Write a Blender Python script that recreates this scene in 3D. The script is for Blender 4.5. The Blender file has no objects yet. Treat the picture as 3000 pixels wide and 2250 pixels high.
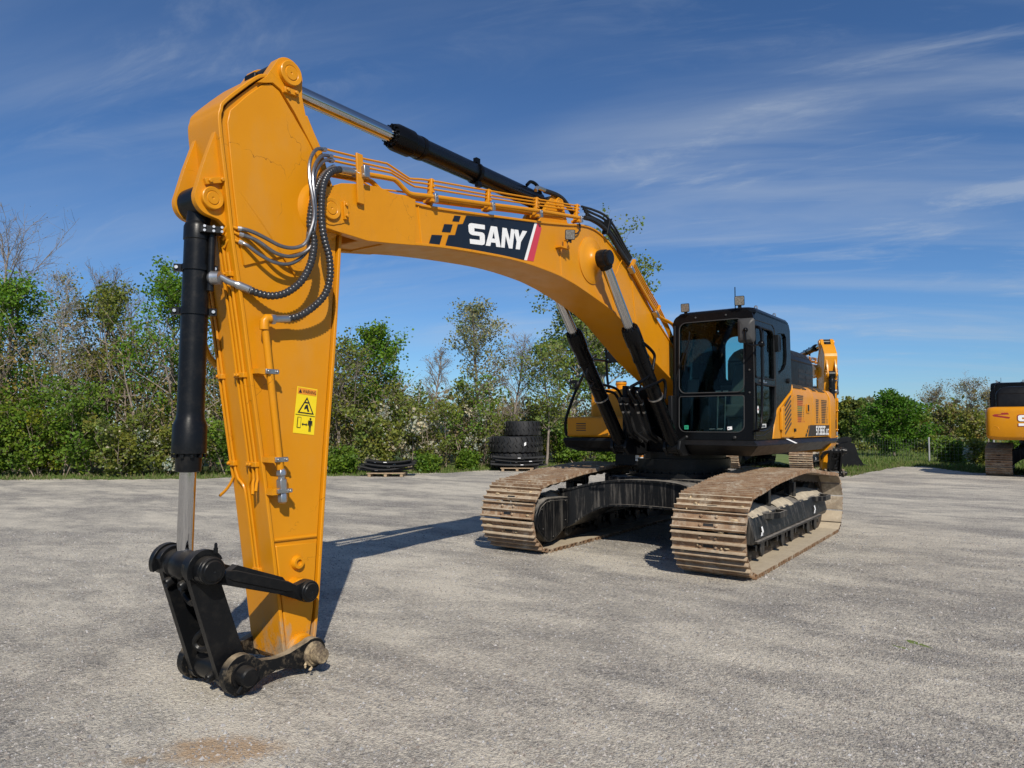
import bpy, bmesh, math, random
from mathutils import Vector, Matrix, noise
from mathutils.geometry import tessellate_polygon
R = math.radians
rnd = random.Random(11)
sc = bpy.context.scene
col = sc.collection

# ---------------------------------------------------------------- camera, sky, sun, exposure
F_PX = 2079.6                      # focal length in pixels of the 3000 px wide photograph
CAM = Vector((9.717, 3.989, 1.617))
YAW, PITCH, ROLL = R(215.57), R(3.30), R(-0.12)
_f = Vector((math.cos(YAW)*math.cos(PITCH), math.sin(YAW)*math.cos(PITCH), math.sin(PITCH)))
_r = Vector((math.sin(YAW), -math.cos(YAW), 0))
_d = _f.cross(_r)
C_R = _r*math.cos(ROLL) + _d*math.sin(ROLL)
C_D = _d*math.cos(ROLL) - _r*math.sin(ROLL)
C_F = _f
cd = bpy.data.cameras.new('camera')
cam = bpy.data.objects.new('camera', cd); col.objects.link(cam)
cd.sensor_width = 36; cd.sensor_fit = 'HORIZONTAL'; cd.lens = F_PX/3000*36
cd.clip_start = 0.05; cd.clip_end = 3000
cam.matrix_world = Matrix(((C_R.x, -C_D.x, -C_F.x, CAM.x), (C_R.y, -C_D.y, -C_F.y, CAM.y),
                           (C_R.z, -C_D.z, -C_F.z, CAM.z), (0, 0, 0, 1)))
sc.camera = cam
SUN_AZ, SUN_EL = R(46), R(38)      # azimuth counted from +X towards +Y
w = bpy.data.worlds.new('World'); sc.world = w; w.use_nodes = True
nt = w.node_tree; nt.nodes.clear()
def WN(t, **k):
    n = nt.nodes.new(t)
    for a, b in k.items(): setattr(n, a, b)
    return n
sky = WN('ShaderNodeTexSky', sky_type='NISHITA', sun_disc=False, sun_elevation=SUN_EL,
         sun_rotation=math.pi/2-SUN_AZ, altitude=600, air_density=1.0, dust_density=0.25, ozone_density=5.0)
bg = WN('ShaderNodeBackground'); bg.inputs[1].default_value = 0.088
out = WN('ShaderNodeOutputWorld')
tc = WN('ShaderNodeTexCoord')
sep = WN('ShaderNodeSeparateXYZ'); nt.links.new(tc.outputs['Generated'], sep.inputs[0])
zz = WN('ShaderNodeMath', operation='MAXIMUM'); zz.inputs[1].default_value = 0.0; nt.links.new(sep.outputs[2], zz.inputs[0])
za = WN('ShaderNodeMath', operation='ADD'); za.inputs[1].default_value = 0.22; nt.links.new(zz.outputs[0], za.inputs[0])
dv = WN('ShaderNodeVectorMath', operation='DIVIDE'); nt.links.new(tc.outputs['Generated'], dv.inputs[0])
cmb = WN('ShaderNodeCombineXYZ'); cmb.inputs[2].default_value = 1
nt.links.new(za.outputs[0], cmb.inputs[0]); nt.links.new(za.outputs[0], cmb.inputs[1]); nt.links.new(cmb.outputs[0], dv.inputs[1])
def cloud(rot, scl, detail, lo, hi, seed, rough=0.58, dist=0.35):
    mp = WN('ShaderNodeMapping', vector_type='TEXTURE'); mp.inputs['Rotation'].default_value = (0, 0, rot); mp.inputs['Scale'].default_value = scl
    mp.inputs['Location'].default_value = seed
    nt.links.new(dv.outputs[0], mp.inputs[0])
    n = WN('ShaderNodeTexNoise'); n.inputs['Scale'].default_value = 1.0; n.inputs['Detail'].default_value = detail
    n.inputs['Roughness'].default_value = rough; n.inputs['Distortion'].default_value = dist
    nt.links.new(mp.outputs[0], n.inputs['Vector'])
    m = WN('ShaderNodeMapRange', interpolation_type='SMOOTHSTEP'); m.inputs[1].default_value = lo; m.inputs[2].default_value = hi
    nt.links.new(n.outputs[0], m.inputs[0])
    return m
# thin cirrus: fine broken fibres inside wide faint patches, and soft low bands
c1 = cloud(R(102), (0.62, 0.17, 1), 12, 0.47, 0.83, (3.1, 1.7, 0), 0.66, 1.1)
c2 = cloud(R(118), (1.9, 1.1, 1), 3, 0.33, 0.66, (2.4, -0.8, 0), 0.5, 0.3)
c3 = cloud(R(114), (2.2, 0.34, 1), 6, 0.40, 0.76, (0.7, 2.9, 0), 0.55, 0.5)
c4 = cloud(R(122), (1.2, 0.8, 1), 5, 0.30, 0.75, (5.2, 1.1, 0), 0.55, 0.3)
mu = WN('ShaderNodeMath', operation='MULTIPLY'); nt.links.new(c1.outputs[0], mu.inputs[0]); nt.links.new(c2.outputs[0], mu.inputs[1])
ml = WN('ShaderNodeMath', operation='MULTIPLY'); nt.links.new(c3.outputs[0], ml.inputs[0]); nt.links.new(c2.outputs[0], ml.inputs[1])
m2 = WN('ShaderNodeMath', operation='MULTIPLY'); nt.links.new(ml.outputs[0], m2.inputs[0]); m2.inputs[1].default_value = 0.95
m3 = WN('ShaderNodeMath', operation='MULTIPLY'); nt.links.new(c4.outputs[0], m3.inputs[0]); m3.inputs[1].default_value = 0.03
ad = WN('ShaderNodeMath', operation='ADD'); nt.links.new(mu.outputs[0], ad.inputs[0]); nt.links.new(m2.outputs[0], ad.inputs[1])
a2 = WN('ShaderNodeMath', operation='ADD', use_clamp=True); nt.links.new(ad.outputs[0], a2.inputs[0]); nt.links.new(m3.outputs[0], a2.inputs[1])
fm = WN('ShaderNodeMath', operation='MULTIPLY'); fm.inputs[1].default_value = 0.47; nt.links.new(a2.outputs[0], fm.inputs[0])
mx = WN('ShaderNodeMix', data_type='RGBA'); mx.inputs[7].default_value = (5.6, 6.3, 7.2, 1)
tint = WN('ShaderNodeMix', data_type='RGBA', blend_type='MULTIPLY'); tint.inputs[0].default_value = 1; tint.inputs[7].default_value = (0.66, 0.89, 1.10, 1)
nt.links.new(sky.outputs[0], tint.inputs[6])
nt.links.new(fm.outputs[0], mx.inputs[0]); nt.links.new(tint.outputs[2], mx.inputs[6])
nt.links.new(mx.outputs[2], bg.inputs[0]); nt.links.new(bg.outputs[0], out.inputs[0])

sd = bpy.data.lights.new('sun', 'SUN'); sd.energy = 4.8; sd.angle = R(0.53); sd.color = (1.0, 0.93, 0.82)
sun = bpy.data.objects.new('sun', sd); col.objects.link(sun)
sun.rotation_euler = Vector((math.cos(SUN_AZ)*math.cos(SUN_EL), math.sin(SUN_AZ)*math.cos(SUN_EL), math.sin(SUN_EL))).to_track_quat('Z', 'Y').to_euler()
sun.location = (20, 20, 25)
sc.view_settings.view_transform = 'Standard'; sc.view_settings.look = 'None'
sc.view_settings.exposure = 0.0; sc.view_settings.gamma = 1.0; sc.view_settings.use_curve_mapping = False
sc.render.engine = 'CYCLES'
sc.render.resolution_x = 1024; sc.render.resolution_y = 768
sc.cycles.max_bounces = 5; sc.cycles.diffuse_bounces = 3; sc.cycles.transparent_max_bounces = 10

# ---------------------------------------------------------------- pixels of the photograph to places
PHI = -0.02                        # the excavator's upper body is turned this much on its undercarriage
CROP = {'A': (400, 100, 800/2212), 'B': (400, 700, 700/1659), 'C': (400, 1300, 700/1548), 'D': (900, 400, 800/2212),
        'E': (1500, 600, 600/1659), 'F': (1900, 820, 600/1659), 'G': (440, 1580, 520/1835), 'H': (1600, 1000, 400/1659)}
def ray(u, v): return C_R*((u-1500)/F_PX) + C_D*((v-1125)/F_PX) + C_F
def upinv(p): c, s = math.cos(PHI), math.sin(PHI); return Vector((c*p.x+s*p.y, -s*p.x+c*p.y, p.z))
def T1(c, y, a, b):
    """point of crop c at (a, b), on the plane Y = y of the upper body"""
    k = CROP[c]; d = upinv(ray(k[0]+a*k[2], k[1]+b*k[2])); o = upinv(CAM); t = (y-o.y)/d.y
    return o + d*t
def T(c, y, pts): return [T1(c, (p[2] if len(p) > 2 else y), p[0], p[1]) for p in pts]
def TX(c, x, a, b):
    k = CROP[c]; d = upinv(ray(k[0]+a*k[2], k[1]+b*k[2])); o = upinv(CAM); t = (x-o.x)/d.x
    return o + d*t
def GP(u, v):                       # pixel -> ground
    d = ray(u, v); t = -CAM.z/d.z; return CAM + d*t
def AT(u, depth):                   # pixel column at a depth, on the ground
    p = CAM + (C_R*((u-1500)/F_PX) + C_F)*depth; return Vector((p.x, p.y, 0))
def ztop(v, depth): return CAM.z + (1245-v)/F_PX*depth
# ---------------------------------------------------------------- mesh helpers
XF = Matrix.Identity(4)
UPM = Matrix.Rotation(PHI, 4, 'Z')
class MB:
    def __init__(s): s.v = []; s.f = []; s.m = []; s.c = []
    def add(s, vs, fs, mi=0):
        n = len(s.v); s.v += [Vector(q) for q in vs]; s.f += [[i+n for i in f] for f in fs]; s.m += [mi]*len(fs); return s
    def obox(s, c, ax, ay, az, mi=0):
        c, ax, ay, az = map(Vector, (c, ax, ay, az))
        vs = [c+ax*i+ay*j+az*k for i in (-1, 1) for j in (-1, 1) for k in (-1, 1)]
        fs = [(0, 1, 3, 2), (4, 6, 7, 5), (0, 4, 5, 1), (2, 3, 7, 6), (0, 2, 6, 4), (1, 5, 7, 3)]
        if ax.cross(ay).dot(az) < 0: fs = [f[::-1] for f in fs]
        return s.add(vs, fs, mi)
    def box(s, x0, x1, y0, y1, z0, z1, mi=0):
        return s.obox(((x0+x1)/2, (y0+y1)/2, (z0+z1)/2), ((x1-x0)/2, 0, 0), (0, (y1-y0)/2, 0), (0, 0, (z1-z0)/2), mi)
    def loft(s, loops, cap=True, mi=0, closed=True):
        n = len(loops[0]); vs = [p for l in loops for p in l]; fs = []
        for a in range(len(loops)-1):
            for i in range(n if closed else n-1):
                j = (i+1) % n; fs.append((a*n+i, a*n+j, (a+1)*n+j, (a+1)*n+i))
        if cap: fs += [tuple(range(n))[::-1], tuple(range((len(loops)-1)*n, len(loops)*n))]
        return s.add(vs, fs, mi)
    def prism(s, ol, y0, y1, mi=0):          # outline in (x, z), pushed along y
        return s.holes([ol], lambda u, v, w: (u, w, v), y0, y1, mi)
    def holes(s, loops, mp, w0, w1, mi=0):   # flat plate with holes, any mapping
        tri = tessellate_polygon([[Vector((a, b, 0)) for a, b in l] for l in loops])
        flat = [p for l in loops for p in l]; n = len(flat)
        vs = [mp(a, b, w0) for a, b in flat] + [mp(a, b, w1) for a, b in flat]
        fs = [tuple(t) for t in tri] + [tuple(i+n for i in t[::-1]) for t in tri]
        k = 0
        for l in loops:
            m = len(l)
            for i in range(m): fs.append((k+i, k+(i+1) % m, n+k+(i+1) % m, n+k+i))
            k += m
        return s.add(vs, fs, mi)
    def cyl(s, p0, p1, r, n=20, r1=None, cap=True, mi=0):
        return s.lathe(p0, p1, [(0, r), (1, r if r1 is None else r1)], n, cap, mi, rel=True)
    def lathe(s, p0, p1, prof, n=24, cap=True, mi=0, rel=False):
        p0, p1 = Vector(p0), Vector(p1); a = p1-p0; L = a.length; a.normalize()
        u = a.orthogonal().normalized(); v = a.cross(u); loops = []
        for t, r in prof:
            c = p0 + a*(t*L if rel else t)
            loops.append([c + (u*math.cos(2*math.pi*i/n)+v*math.sin(2*math.pi*i/n))*r for i in range(n)])
        return s.loft(loops, cap, mi)
    def tube(s, pts, r, n=8, cap=True, mi=0, rf=None):
        pts = [Vector(p) for p in pts]; loops = []; u = None
        for i, p in enumerate(pts):
            t = (pts[min(i+1, len(pts)-1)]-pts[max(i-1, 0)]).normalized()
            if u is None: u = t.orthogonal().normalized()
            else: u = (u - t*u.dot(t)); u = u.normalized() if u.length > 1e-6 else t.orthogonal().normalized()
            v = t.cross(u); rr = rf(i) if rf else r
            loops.append([p + (u*math.cos(2*math.pi*k/n)+v*math.sin(2*math.pi*k/n))*rr for k in range(n)])
        return s.loft(loops, cap, mi)
    def build(s, name, mats, parent=None, bev=0, ang=32, seg=2, flat=False):
        me = bpy.data.meshes.new(name)
        me.from_pydata([XF @ p for p in s.v], [], s.f)
        if not isinstance(mats, (list, tuple)): mats = [mats]
        for m in mats: me.materials.append(m)
        if len(mats) > 1: me.polygons.foreach_set('material_index', s.m)
        bm = bmesh.new(); bm.from_mesh(me); bmesh.ops.recalc_face_normals(bm, faces=bm.faces); bm.to_mesh(me); bm.free()
        if not flat:
            me.polygons.foreach_set('use_smooth', [True]*len(me.polygons)); me.set_sharp_from_angle(angle=R(ang))
        o = bpy.data.objects.new(name, me); col.objects.link(o)
        if parent: o.parent = parent
        if bev:
            b = o.modifiers.new('bevel', 'BEVEL'); b.width = bev; b.segments = seg; b.limit_method = 'ANGLE'; b.angle_limit = R(40)
            b.harden_normals = False
        return o
def cr(pts, sub=6):                          # Catmull-Rom through points
    P = [Vector(p) for p in pts]; P = [P[0]*2-P[1]] + P + [P[-1]*2-P[-2]]; o = []
    for i in range(1, len(P)-2):
        a, b, c, d = P[i-1:i+3]
        for k in range(sub):
            t = k/sub; o.append(0.5*((2*b)+(c-a)*t+(2*a-5*b+4*c-d)*t*t+(3*b-a-3*c+d)*t**3))
    o.append(P[-2]); return o
def resample(pts, step):
    o = [pts[0]]; acc = 0
    for a, b in zip(pts, pts[1:]):
        L = (b-a).length; p = 0
        while acc+(L-p) >= step:
            p += step-acc; acc = 0; o.append(a.lerp(b, p/L))
        acc += L-p
    o.append(pts[-1]); return o
def rrect(x0, x1, y0, y1, r, n=5):
    o = []
    rs = r if isinstance(r, (list, tuple)) else [r]*4
    for (cx, cy, a0), q in zip(((x1, y1, 0), (x0, y1, 90), (x0, y0, 180), (x1, y0, 270)), rs):
        sx = -1 if cx == x1 else 1; sy = -1 if cy == y1 else 1
        for k in range(n+1):
            a = R(a0+90*k/n); o.append((cx+sx*q+q*math.cos(a), cy+sy*q+q*math.sin(a)))
    return o
def arc(cx, cy, r, a0, a1, n=10): return [(cx+r*math.cos(R(a0+(a1-a0)*k/n)), cy+r*math.sin(R(a0+(a1-a0)*k/n))) for k in range(n+1)]
def offset_poly(ol, d):                      # inset (d > 0) of a simple outline
    n = len(ol); A = sum(ol[i][0]*ol[(i+1) % n][1]-ol[(i+1) % n][0]*ol[i][1] for i in range(n)); sg = 1 if A > 0 else -1; o = []
    for i in range(n):
        p0, p1, p2 = (Vector(ol[i-1]), Vector(ol[i]), Vector(ol[(i+1) % n]))
        e0 = (p1-p0).normalized(); e1 = (p2-p1).normalized()
        n0 = Vector((-e0.y, e0.x))*sg; n1 = Vector((-e1.y, e1.x))*sg; b = (n0+n1)
        if b.length < 1e-6: b = n0
        b.normalize(); q = p1 + b*(d/max(0.5, b.dot(n0))); o.append((q.x, q.y))
    return o
def empty(name, loc=(0, 0, 0), rz=0):
    o = bpy.data.objects.new(name, None); col.objects.link(o); o.location = loc; o.rotation_euler = (0, 0, rz); o.empty_display_size = 0.3; return o
def tag(o, label=None, cat=None, group=None, kind=None):
    for k, v in (('label', label), ('category', cat), ('group', group), ('kind', kind)):
        if v: o[k] = v
    return o
def text_mesh(body, size=1, bold=0.0, shear=0.0, space=1.0):
    cu = bpy.data.curves.new('t', 'FONT'); cu.body = body; cu.size = size; cu.offset = bold; cu.shear = shear; cu.space_character = space
    cu.resolution_u = 3
    ob = bpy.data.objects.new('t', cu); col.objects.link(ob)
    dg = bpy.context.evaluated_depsgraph_get(); me = ob.evaluated_get(dg).to_mesh()
    v = [q.co.copy() for q in me.vertices]; f = [tuple(p.vertices) for p in me.polygons]
    bpy.data.objects.remove(ob); bpy.data.curves.remove(cu)
    x0 = min(q.x for q in v); x1 = max(q.x for q in v); y0 = min(q.y for q in v); y1 = max(q.y for q in v)
    return [((q.x-x0)/(x1-x0), (q.y-y0)/(y1-y0)) for q in v], f
LET = {'S': [[(1.0, .78), (1.0, 1.0), (.20, 1.0), (.07, .965), (0, .87), (0, .57), (.07, .47), (.20, .43), (.67, .43), (.67, .23), (.03, .23), (.03, 0), (.82, 0), (.95, .04), (1, .13), (1, .47), (.94, .58), (.82, .62), (.35, .62), (.35, .78)]],
       'A': [[(0, 0), (.31, 1), (.69, 1), (1, 0), (.70, 0), (.645, .19), (.355, .19), (.30, 0)], [(.415, .39), (.585, .39), (.50, .72)]],
       'N': [[(0, 0), (0, 1), (.34, 1), (.69, .43), (.69, 1), (1, 1), (1, 0), (.68, 0), (.31, .60), (.31, 0)]],
       '3': [[(0, .78), (0, 1), (.82, 1), (.97, .93), (1, .84), (1, .62), (.93, .54), (.85, .51), (.93, .47), (1, .38), (1, .15), (.95, .05), (.82, 0), (0, 0), (0, .22), (.66, .22), (.66, .41), (.25, .41), (.25, .60), (.66, .60), (.66, .78)]],
       '6': [[(1, .80), (1, 1), (.18, 1), (.05, .95), (0, .85), (0, .15), (.05, .05), (.18, 0), (.82, 0), (.95, .05), (1, .15), (1, .47), (.95, .58), (.82, .62), (.34, .62), (.34, .80)], [(.34, .44), (.66, .44), (.66, .20), (.34, .20)]],
       '5': [[(1, .79), (1, 1), (0, 1), (0, .42), (.66, .42), (.66, .21), (0, .21), (0, 0), (.82, 0), (.95, .05), (1, .15), (1, .47), (.95, .58), (.82, .62), (.34, .62), (.34, .79)]],
       'C': [[(1, .78), (1, 1), (.18, 1), (.05, .95), (0, .85), (0, .15), (.05, .05), (.18, 0), (1, 0), (1, .22), (.34, .22), (.34, .78)]],
       'L': [[(0, 0), (0, 1), (.36, 1), (.36, .22), (1, .22), (1, 0)]],
       'Y': [[(0, 1), (.34, 1), (.5, .64), (.66, 1), (1, 1), (.665, .40), (.665, 0), (.335, 0), (.335, .40)]]}
def bil(q, u, v): return (q[3].lerp(q[2], u)).lerp(q[0].lerp(q[1], u), v)
def word(g, quad, letters, slots, off):
    for ch, (a, b) in zip(letters, slots):
        loops = LET[ch]; tri = tessellate_polygon([[Vector((p[0], p[1], 0)) for p in l] for l in loops]); flat = [p for l in loops for p in l]
        g.add([bil(quad, a+(b-a)*p[0], p[1])+off for p in flat], [tuple(t) for t in tri])
# ---------------------------------------------------------------- materials
def newmat(name):
    m = bpy.data.materials.new(name); m.use_nodes = True; t = m.node_tree; t.nodes.clear()
    o = t.nodes.new('ShaderNodeOutputMaterial'); b = t.nodes.new('ShaderNodeBsdfPrincipled'); t.links.new(b.outputs[0], o.inputs[0])
    return m, t, b
def node(t, ty, ins=None, **k):
    n = t.nodes.new(ty)
    for a, b in k.items(): setattr(n, a, b)
    for a, b in (ins or {}).items():
        if isinstance(b, bpy.types.NodeSocket): t.links.new(b, n.inputs[a])
        else: n.inputs[a].default_value = b
    return n
def c4(c): return (*c, 1)
def pos(t): return node(t, 'ShaderNodeNewGeometry').outputs['Position']
def nz(t, scale, detail=4, rough=0.55, vec=None, dist=0, stretch=None, loc=(0, 0, 0)):
    v = vec or pos(t)
    if stretch: v = node(t, 'ShaderNodeMapping', {'Vector': v, 'Scale': stretch, 'Location': loc}).outputs[0]
    return node(t, 'ShaderNodeTexNoise', {'Vector': v, 'Scale': scale, 'Detail': detail, 'Roughness': rough, 'Distortion': dist}).outputs[0]
def rng(t, x, lo, hi, a=0.0, b=1.0): return node(t, 'ShaderNodeMapRange', {0: x, 1: lo, 2: hi, 3: a, 4: b}, clamp=True).outputs[0]
def mth(t, op, a, b=None, clamp=False):
    n = node(t, 'ShaderNodeMath', {0: a}, operation=op, use_clamp=clamp)
    if b is not None:
        if isinstance(b, bpy.types.NodeSocket): t.links.new(b, n.inputs[1])
        else: n.inputs[1].default_value = b
    return n.outputs[0]
def mixc(t, f, a, b, blend='MIX'):
    n = node(t, 'ShaderNodeMix', data_type='RGBA', blend_type=blend)
    for i, q in ((0, f), (6, a), (7, b)):
        if isinstance(q, bpy.types.NodeSocket): t.links.new(q, n.inputs[i])
        else: n.inputs[i].default_value = c4(q) if isinstance(q, tuple) else q
    return n.outputs[2]
def bump(t, b, h, strength=0.3, dist=0.01):
    n = node(t, 'ShaderNodeBump', {'Strength': strength, 'Distance': dist, 'Height': h}); t.links.new(n.outputs[0], b.inputs['Normal'])
def simple(name, colr, rough=0.5, metal=0.0, var=0.12, vs=3.0, bmp=0.0, bs=60, coat=0.0, spec=0.5):
    m, t, b = newmat(name); n = nz(t, vs, 5)
    a = mixc(t, rng(t, n, 0.3, 0.7), tuple(q*(1-var) for q in colr), tuple(min(1, q*(1+var)) for q in colr))
    t.links.new(a, b.inputs['Base Color']); t.links.new(rng(t, nz(t, vs*4, 4), 0.3, 0.7, rough*0.85, min(1, rough*1.15)), b.inputs['Roughness'])
    b.inputs['Metallic'].default_value = metal; b.inputs['Coat Weight'].default_value = coat; b.inputs['Coat Roughness'].default_value = 0.12
    b.inputs['Specular IOR Level'].default_value = spec
    if bmp: bump(t, b, nz(t, bs, 3), bmp, 0.004)
    return m
def mixv(t):
    n = node(t, 'ShaderNodeTexNoise', {'Vector': pos(t), 'Scale': 1.6, 'Detail': 5.0, 'Roughness': 0.6}); a = node(t, 'ShaderNodeVectorMath', {0: n.outputs['Color'], 3: 0.55}, operation='SCALE'); return node(t, 'ShaderNodeVectorMath', {0: pos(t), 1: a.outputs[0]}, operation='ADD').outputs[0]
def yellow(name, mud=False, cast=0.0):
    m, t, b = newmat(name)
    base = mixc(t, rng(t, nz(t, 1.7, 4), 0.3, 0.7), (0.575, 0.224, 0.004), (0.625, 0.250, 0.005))
    # dusty film and thin scuffs
    dust = rng(t, nz(t, 2.2, 9, 0.72, stretch=(1, 1, 0.45)), 0.50, 0.75, 0, 0.30)
    base = mixc(t, dust, base, (0.46, 0.27, 0.09))
    sc_ = nz(t, 1.0, 6, 0.75, stretch=(38, 38, 2.2)); base = mixc(t, rng(t, sc_, 0.66, 0.72, 0, 0.35), base, (0.33, 0.14, 0.02))
    vd = node(t, 'ShaderNodeTexVoronoi', {'Vector': mixv(t), 'Scale': 1.9}, feature='DISTANCE_TO_EDGE').outputs['Distance']
    ln = mth(t, 'MULTIPLY', rng(t, vd, 0.0035, 0.0012), rng(t, nz(t, 2.3, 4, 0.6, stretch=(1, 1, 1), loc=(4, 9, 2)), 0.52, 0.60, 0, 0.75)); base = mixc(t, ln, base, (0.20, 0.075, 0.008))
    rgh = rng(t, nz(t, 6, 5), 0.3, 0.7, 0.30, 0.46)
    if mud:
        z = node(t, 'ShaderNodeSeparateXYZ', {0: pos(t)}).outputs[2]
        n = nz(t, 7, 8, 0.7, stretch=(1, 1, 0.5))
        k = mth(t, 'ADD', n, mth(t, 'MULTIPLY', z, -0.62)); k = rng(t, k, 0.36, 0.50)
        base = mixc(t, k, base, (0.36, 0.26, 0.16))
        spl = mth(t, 'ADD', nz(t, 38, 9, 0.8), mth(t, 'MULTIPLY', z, -0.42)); base = mixc(t, rng(t, spl, 0.46, 0.54, 0, 0.75), base, (0.22, 0.13, 0.055))
        rgh = mth(t, 'ADD', rgh, mth(t, 'MULTIPLY', k, 0.4), True)
    t.links.new(base, b.inputs['Base Color']); t.links.new(rgh, b.inputs['Roughness'])
    b.inputs['Coat Weight'].default_value = 0.06; b.inputs['Coat Roughness'].default_value = 0.18
    b.inputs['Specular IOR Level'].default_value = 0.28
    bump(t, b, mth(t, 'ADD', mth(t, 'MULTIPLY', nz(t, 95, 3), 0.25), mth(t, 'MULTIPLY', nz(t, 4.5 if not cast else 13.0, 3 if not cast else 5, 0.5), 2.2)), 0.16+cast, 0.004+cast*0.012)
    return m
def dusty_black(name, dustcol=(0.36, 0.33, 0.29), amt=0.5, rough=0.38, iso=False):
    m, t, b = newmat(name)
    st = nz(t, 11.0, 9, 0.75) if iso else nz(t, 1.0, 7, 0.7, stretch=(16, 16, 1.3)); f = rng(t, st, 0.50, 0.82, 0, amt)
    up = node(t, 'ShaderNodeSeparateXYZ', {0: node(t, 'ShaderNodeNewGeometry').outputs['Normal']}).outputs[2]
    upm = mth(t, 'MULTIPLY', rng(t, up, 0.45, 0.9), rng(t, nz(t, 7, 7, 0.7), 0.32, 0.58, 0.15, min(1, amt*1.9)))
    f = mth(t, 'MAXIMUM', f, upm)
    t.links.new(mixc(t, f, (0.0055, 0.006, 0.007), dustcol), b.inputs['Base Color'])
    t.links.new(rng(t, f, 0, 1, rough, 0.85), b.inputs['Roughness']); b.inputs['Specular IOR Level'].default_value = 0.22; bump(t, b, nz(t, 70, 3), 0.12, 0.003)
    return m
def shoe_mat(name, rust=((0.165, 0.088, 0.046), (0.29, 0.17, 0.09)), dusty=(0.25, 0.75), amt=0.7):
    m, t, b = newmat(name)
    p = pos(t)
    a = mixc(t, rng(t, nz(t, 6, 6, 0.65), 0.35, 0.65), *rust)
    a = mixc(t, rng(t, nz(t, 14, 6, 0.7), 0.46, 0.66, 0, 0.6), a, (0.33, 0.25, 0.165))
    d = rng(t, nz(t, 4.2, 8, 0.72), 0.49, 0.62)
    d2 = mth(t, 'MULTIPLY', d, rng(t, nz(t, 22, 5, 0.6), 0.35, 0.6, 0, amt))
    a = mixc(t, d2, a, (0.50, 0.43, 0.33))
    a = mixc(t, rng(t, nz(t, 2.0, 5, 0.6), 0.60, 0.72, 0, 0.5), a, (0.07, 0.055, 0.045))
    up = node(t, 'ShaderNodeSeparateXYZ', {0: node(t, 'ShaderNodeNewGeometry').outputs['Normal']}).outputs[2]
    a = mixc(t, mth(t, 'MULTIPLY', rng(t, up, 0.35, 0.8), rng(t, nz(t, 9, 6, 0.7), 0.30, 0.60, *dusty)), a, (0.51, 0.43, 0.31))
    t.links.new(a, b.inputs['Base Color']); b.inputs['Roughness'].default_value = 0.72
    b.inputs['Metallic'].default_value = 0.15
    bump(t, b, nz(t, 60, 6, 0.7), 0.5, 0.006); return m
def glass_mat(name, tint, gloss=0.04, refl=(0.95, 1, 1)):
    m = bpy.data.materials.new(name); m.use_nodes = True; t = m.node_tree; t.nodes.clear()
    o = node(t, 'ShaderNodeOutputMaterial'); tr_ = node(t, 'ShaderNodeBsdfTransparent', {0: c4(tint)})
    g = node(t, 'ShaderNodeBsdfGlossy', {'Color': c4(refl), 'Roughness': gloss}); fr = node(t, 'ShaderNodeFresnel', {'IOR': 1.22})
    mx_ = node(t, 'ShaderNodeMixShader', {0: fr.outputs[0], 1: tr_.outputs[0], 2: g.outputs[0]}); t.links.new(mx_.outputs[0], o.inputs[0]); return m
M = {}
M['yellow'] = yellow('yellow_paint'); M['arm'] = yellow('yellow_paint_muddy', True); M['cast'] = yellow('yellow_casting', False, 0.10)
M['black'] = simple('black_paint', (0.0042, 0.0045, 0.0055), 0.25, var=0.2, bmp=0.04, spec=0.15)
M['satin'] = simple('satin_black', (0.007, 0.0075, 0.0085), 0.44, var=0.25, bmp=0.08, spec=0.20)
M['gunblack'] = dusty_black('worn_black', (0.11, 0.095, 0.075), 0.16, 0.33, True)
M['dustblack'] = dusty_black('dusty_black', amt=0.36)
M['mudblack'] = dusty_black('muddy_black', (0.33, 0.26, 0.17), 0.75, 0.45, True)
M['darkgrey'] = simple('dark_grey_plastic', (0.035, 0.035, 0.036), 0.6)
M['rubber'] = simple('rubber', (0.0115, 0.0115, 0.012), 0.55, var=0.3, bmp=0.2, bs=40)
M['chrome'] = simple('chrome_rod', (0.55, 0.55, 0.56), 0.07, 1.0, var=0.05)
M['steel'] = simple('zinc_steel', (0.45, 0.45, 0.45), 0.34, 0.9, var=0.12)
M['hose'] = simple('braided_hose', (0.20, 0.20, 0.21), 0.32, 0.75, var=0.15, vs=20)
M['corr'] = simple('corrugated_hose', (0.035, 0.036, 0.04), 0.30, 0.2, var=0.3, vs=30)
M['shoe'] = shoe_mat('rusty_track_steel', amt=0.85)
M['shoetip'] = shoe_mat('worn_track_edge', ((0.36, 0.24, 0.145), (0.52, 0.41, 0.28)), (0.4, 0.9), 1.0)
M['shoein'] = shoe_mat('dusty_track_plate', ((0.25, 0.20, 0.145), (0.36, 0.30, 0.225)), (0.5, 1.0), 1.0)
M['chain'] = simple('chain_steel', (0.06, 0.045, 0.033), 0.7, 0.3, var=0.4, bmp=0.3)
M['mud'] = simple('dried_mud', (0.40, 0.31, 0.19), 0.95, var=0.5, vs=9, bmp=0.8, bs=25)
M['dirt'] = simple('packed_dirt', (0.40, 0.345, 0.26), 0.95, var=0.25, vs=9, bmp=0.9, bs=35)
M['white'] = simple('white_print', (0.80, 0.80, 0.79), 0.5, var=0.03)
M['red'] = simple('red_print', (0.55, 0.045, 0.07), 0.4, var=0.05)
M['darkred'] = simple('dark_red_print', (0.30, 0.02, 0.02), 0.4, var=0.05)
M['decal'] = simple('black_print', (0.009, 0.012, 0.018), 0.33, var=0.1)
M['stk'] = simple('yellow_print', (0.83, 0.62, 0.012), 0.4, var=0.04)
M['orange'] = simple('orange_print', (0.75, 0.27, 0.02), 0.5, var=0.05)
M['green'] = simple('green_print', (0.03, 0.36, 0.20), 0.5, var=0.05)
M['glass'] = glass_mat('cab_glass', (0.78, 0.90, 0.88))
M['sideglass'] = glass_mat('side_glass', (0.70, 0.86, 0.86))
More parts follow.
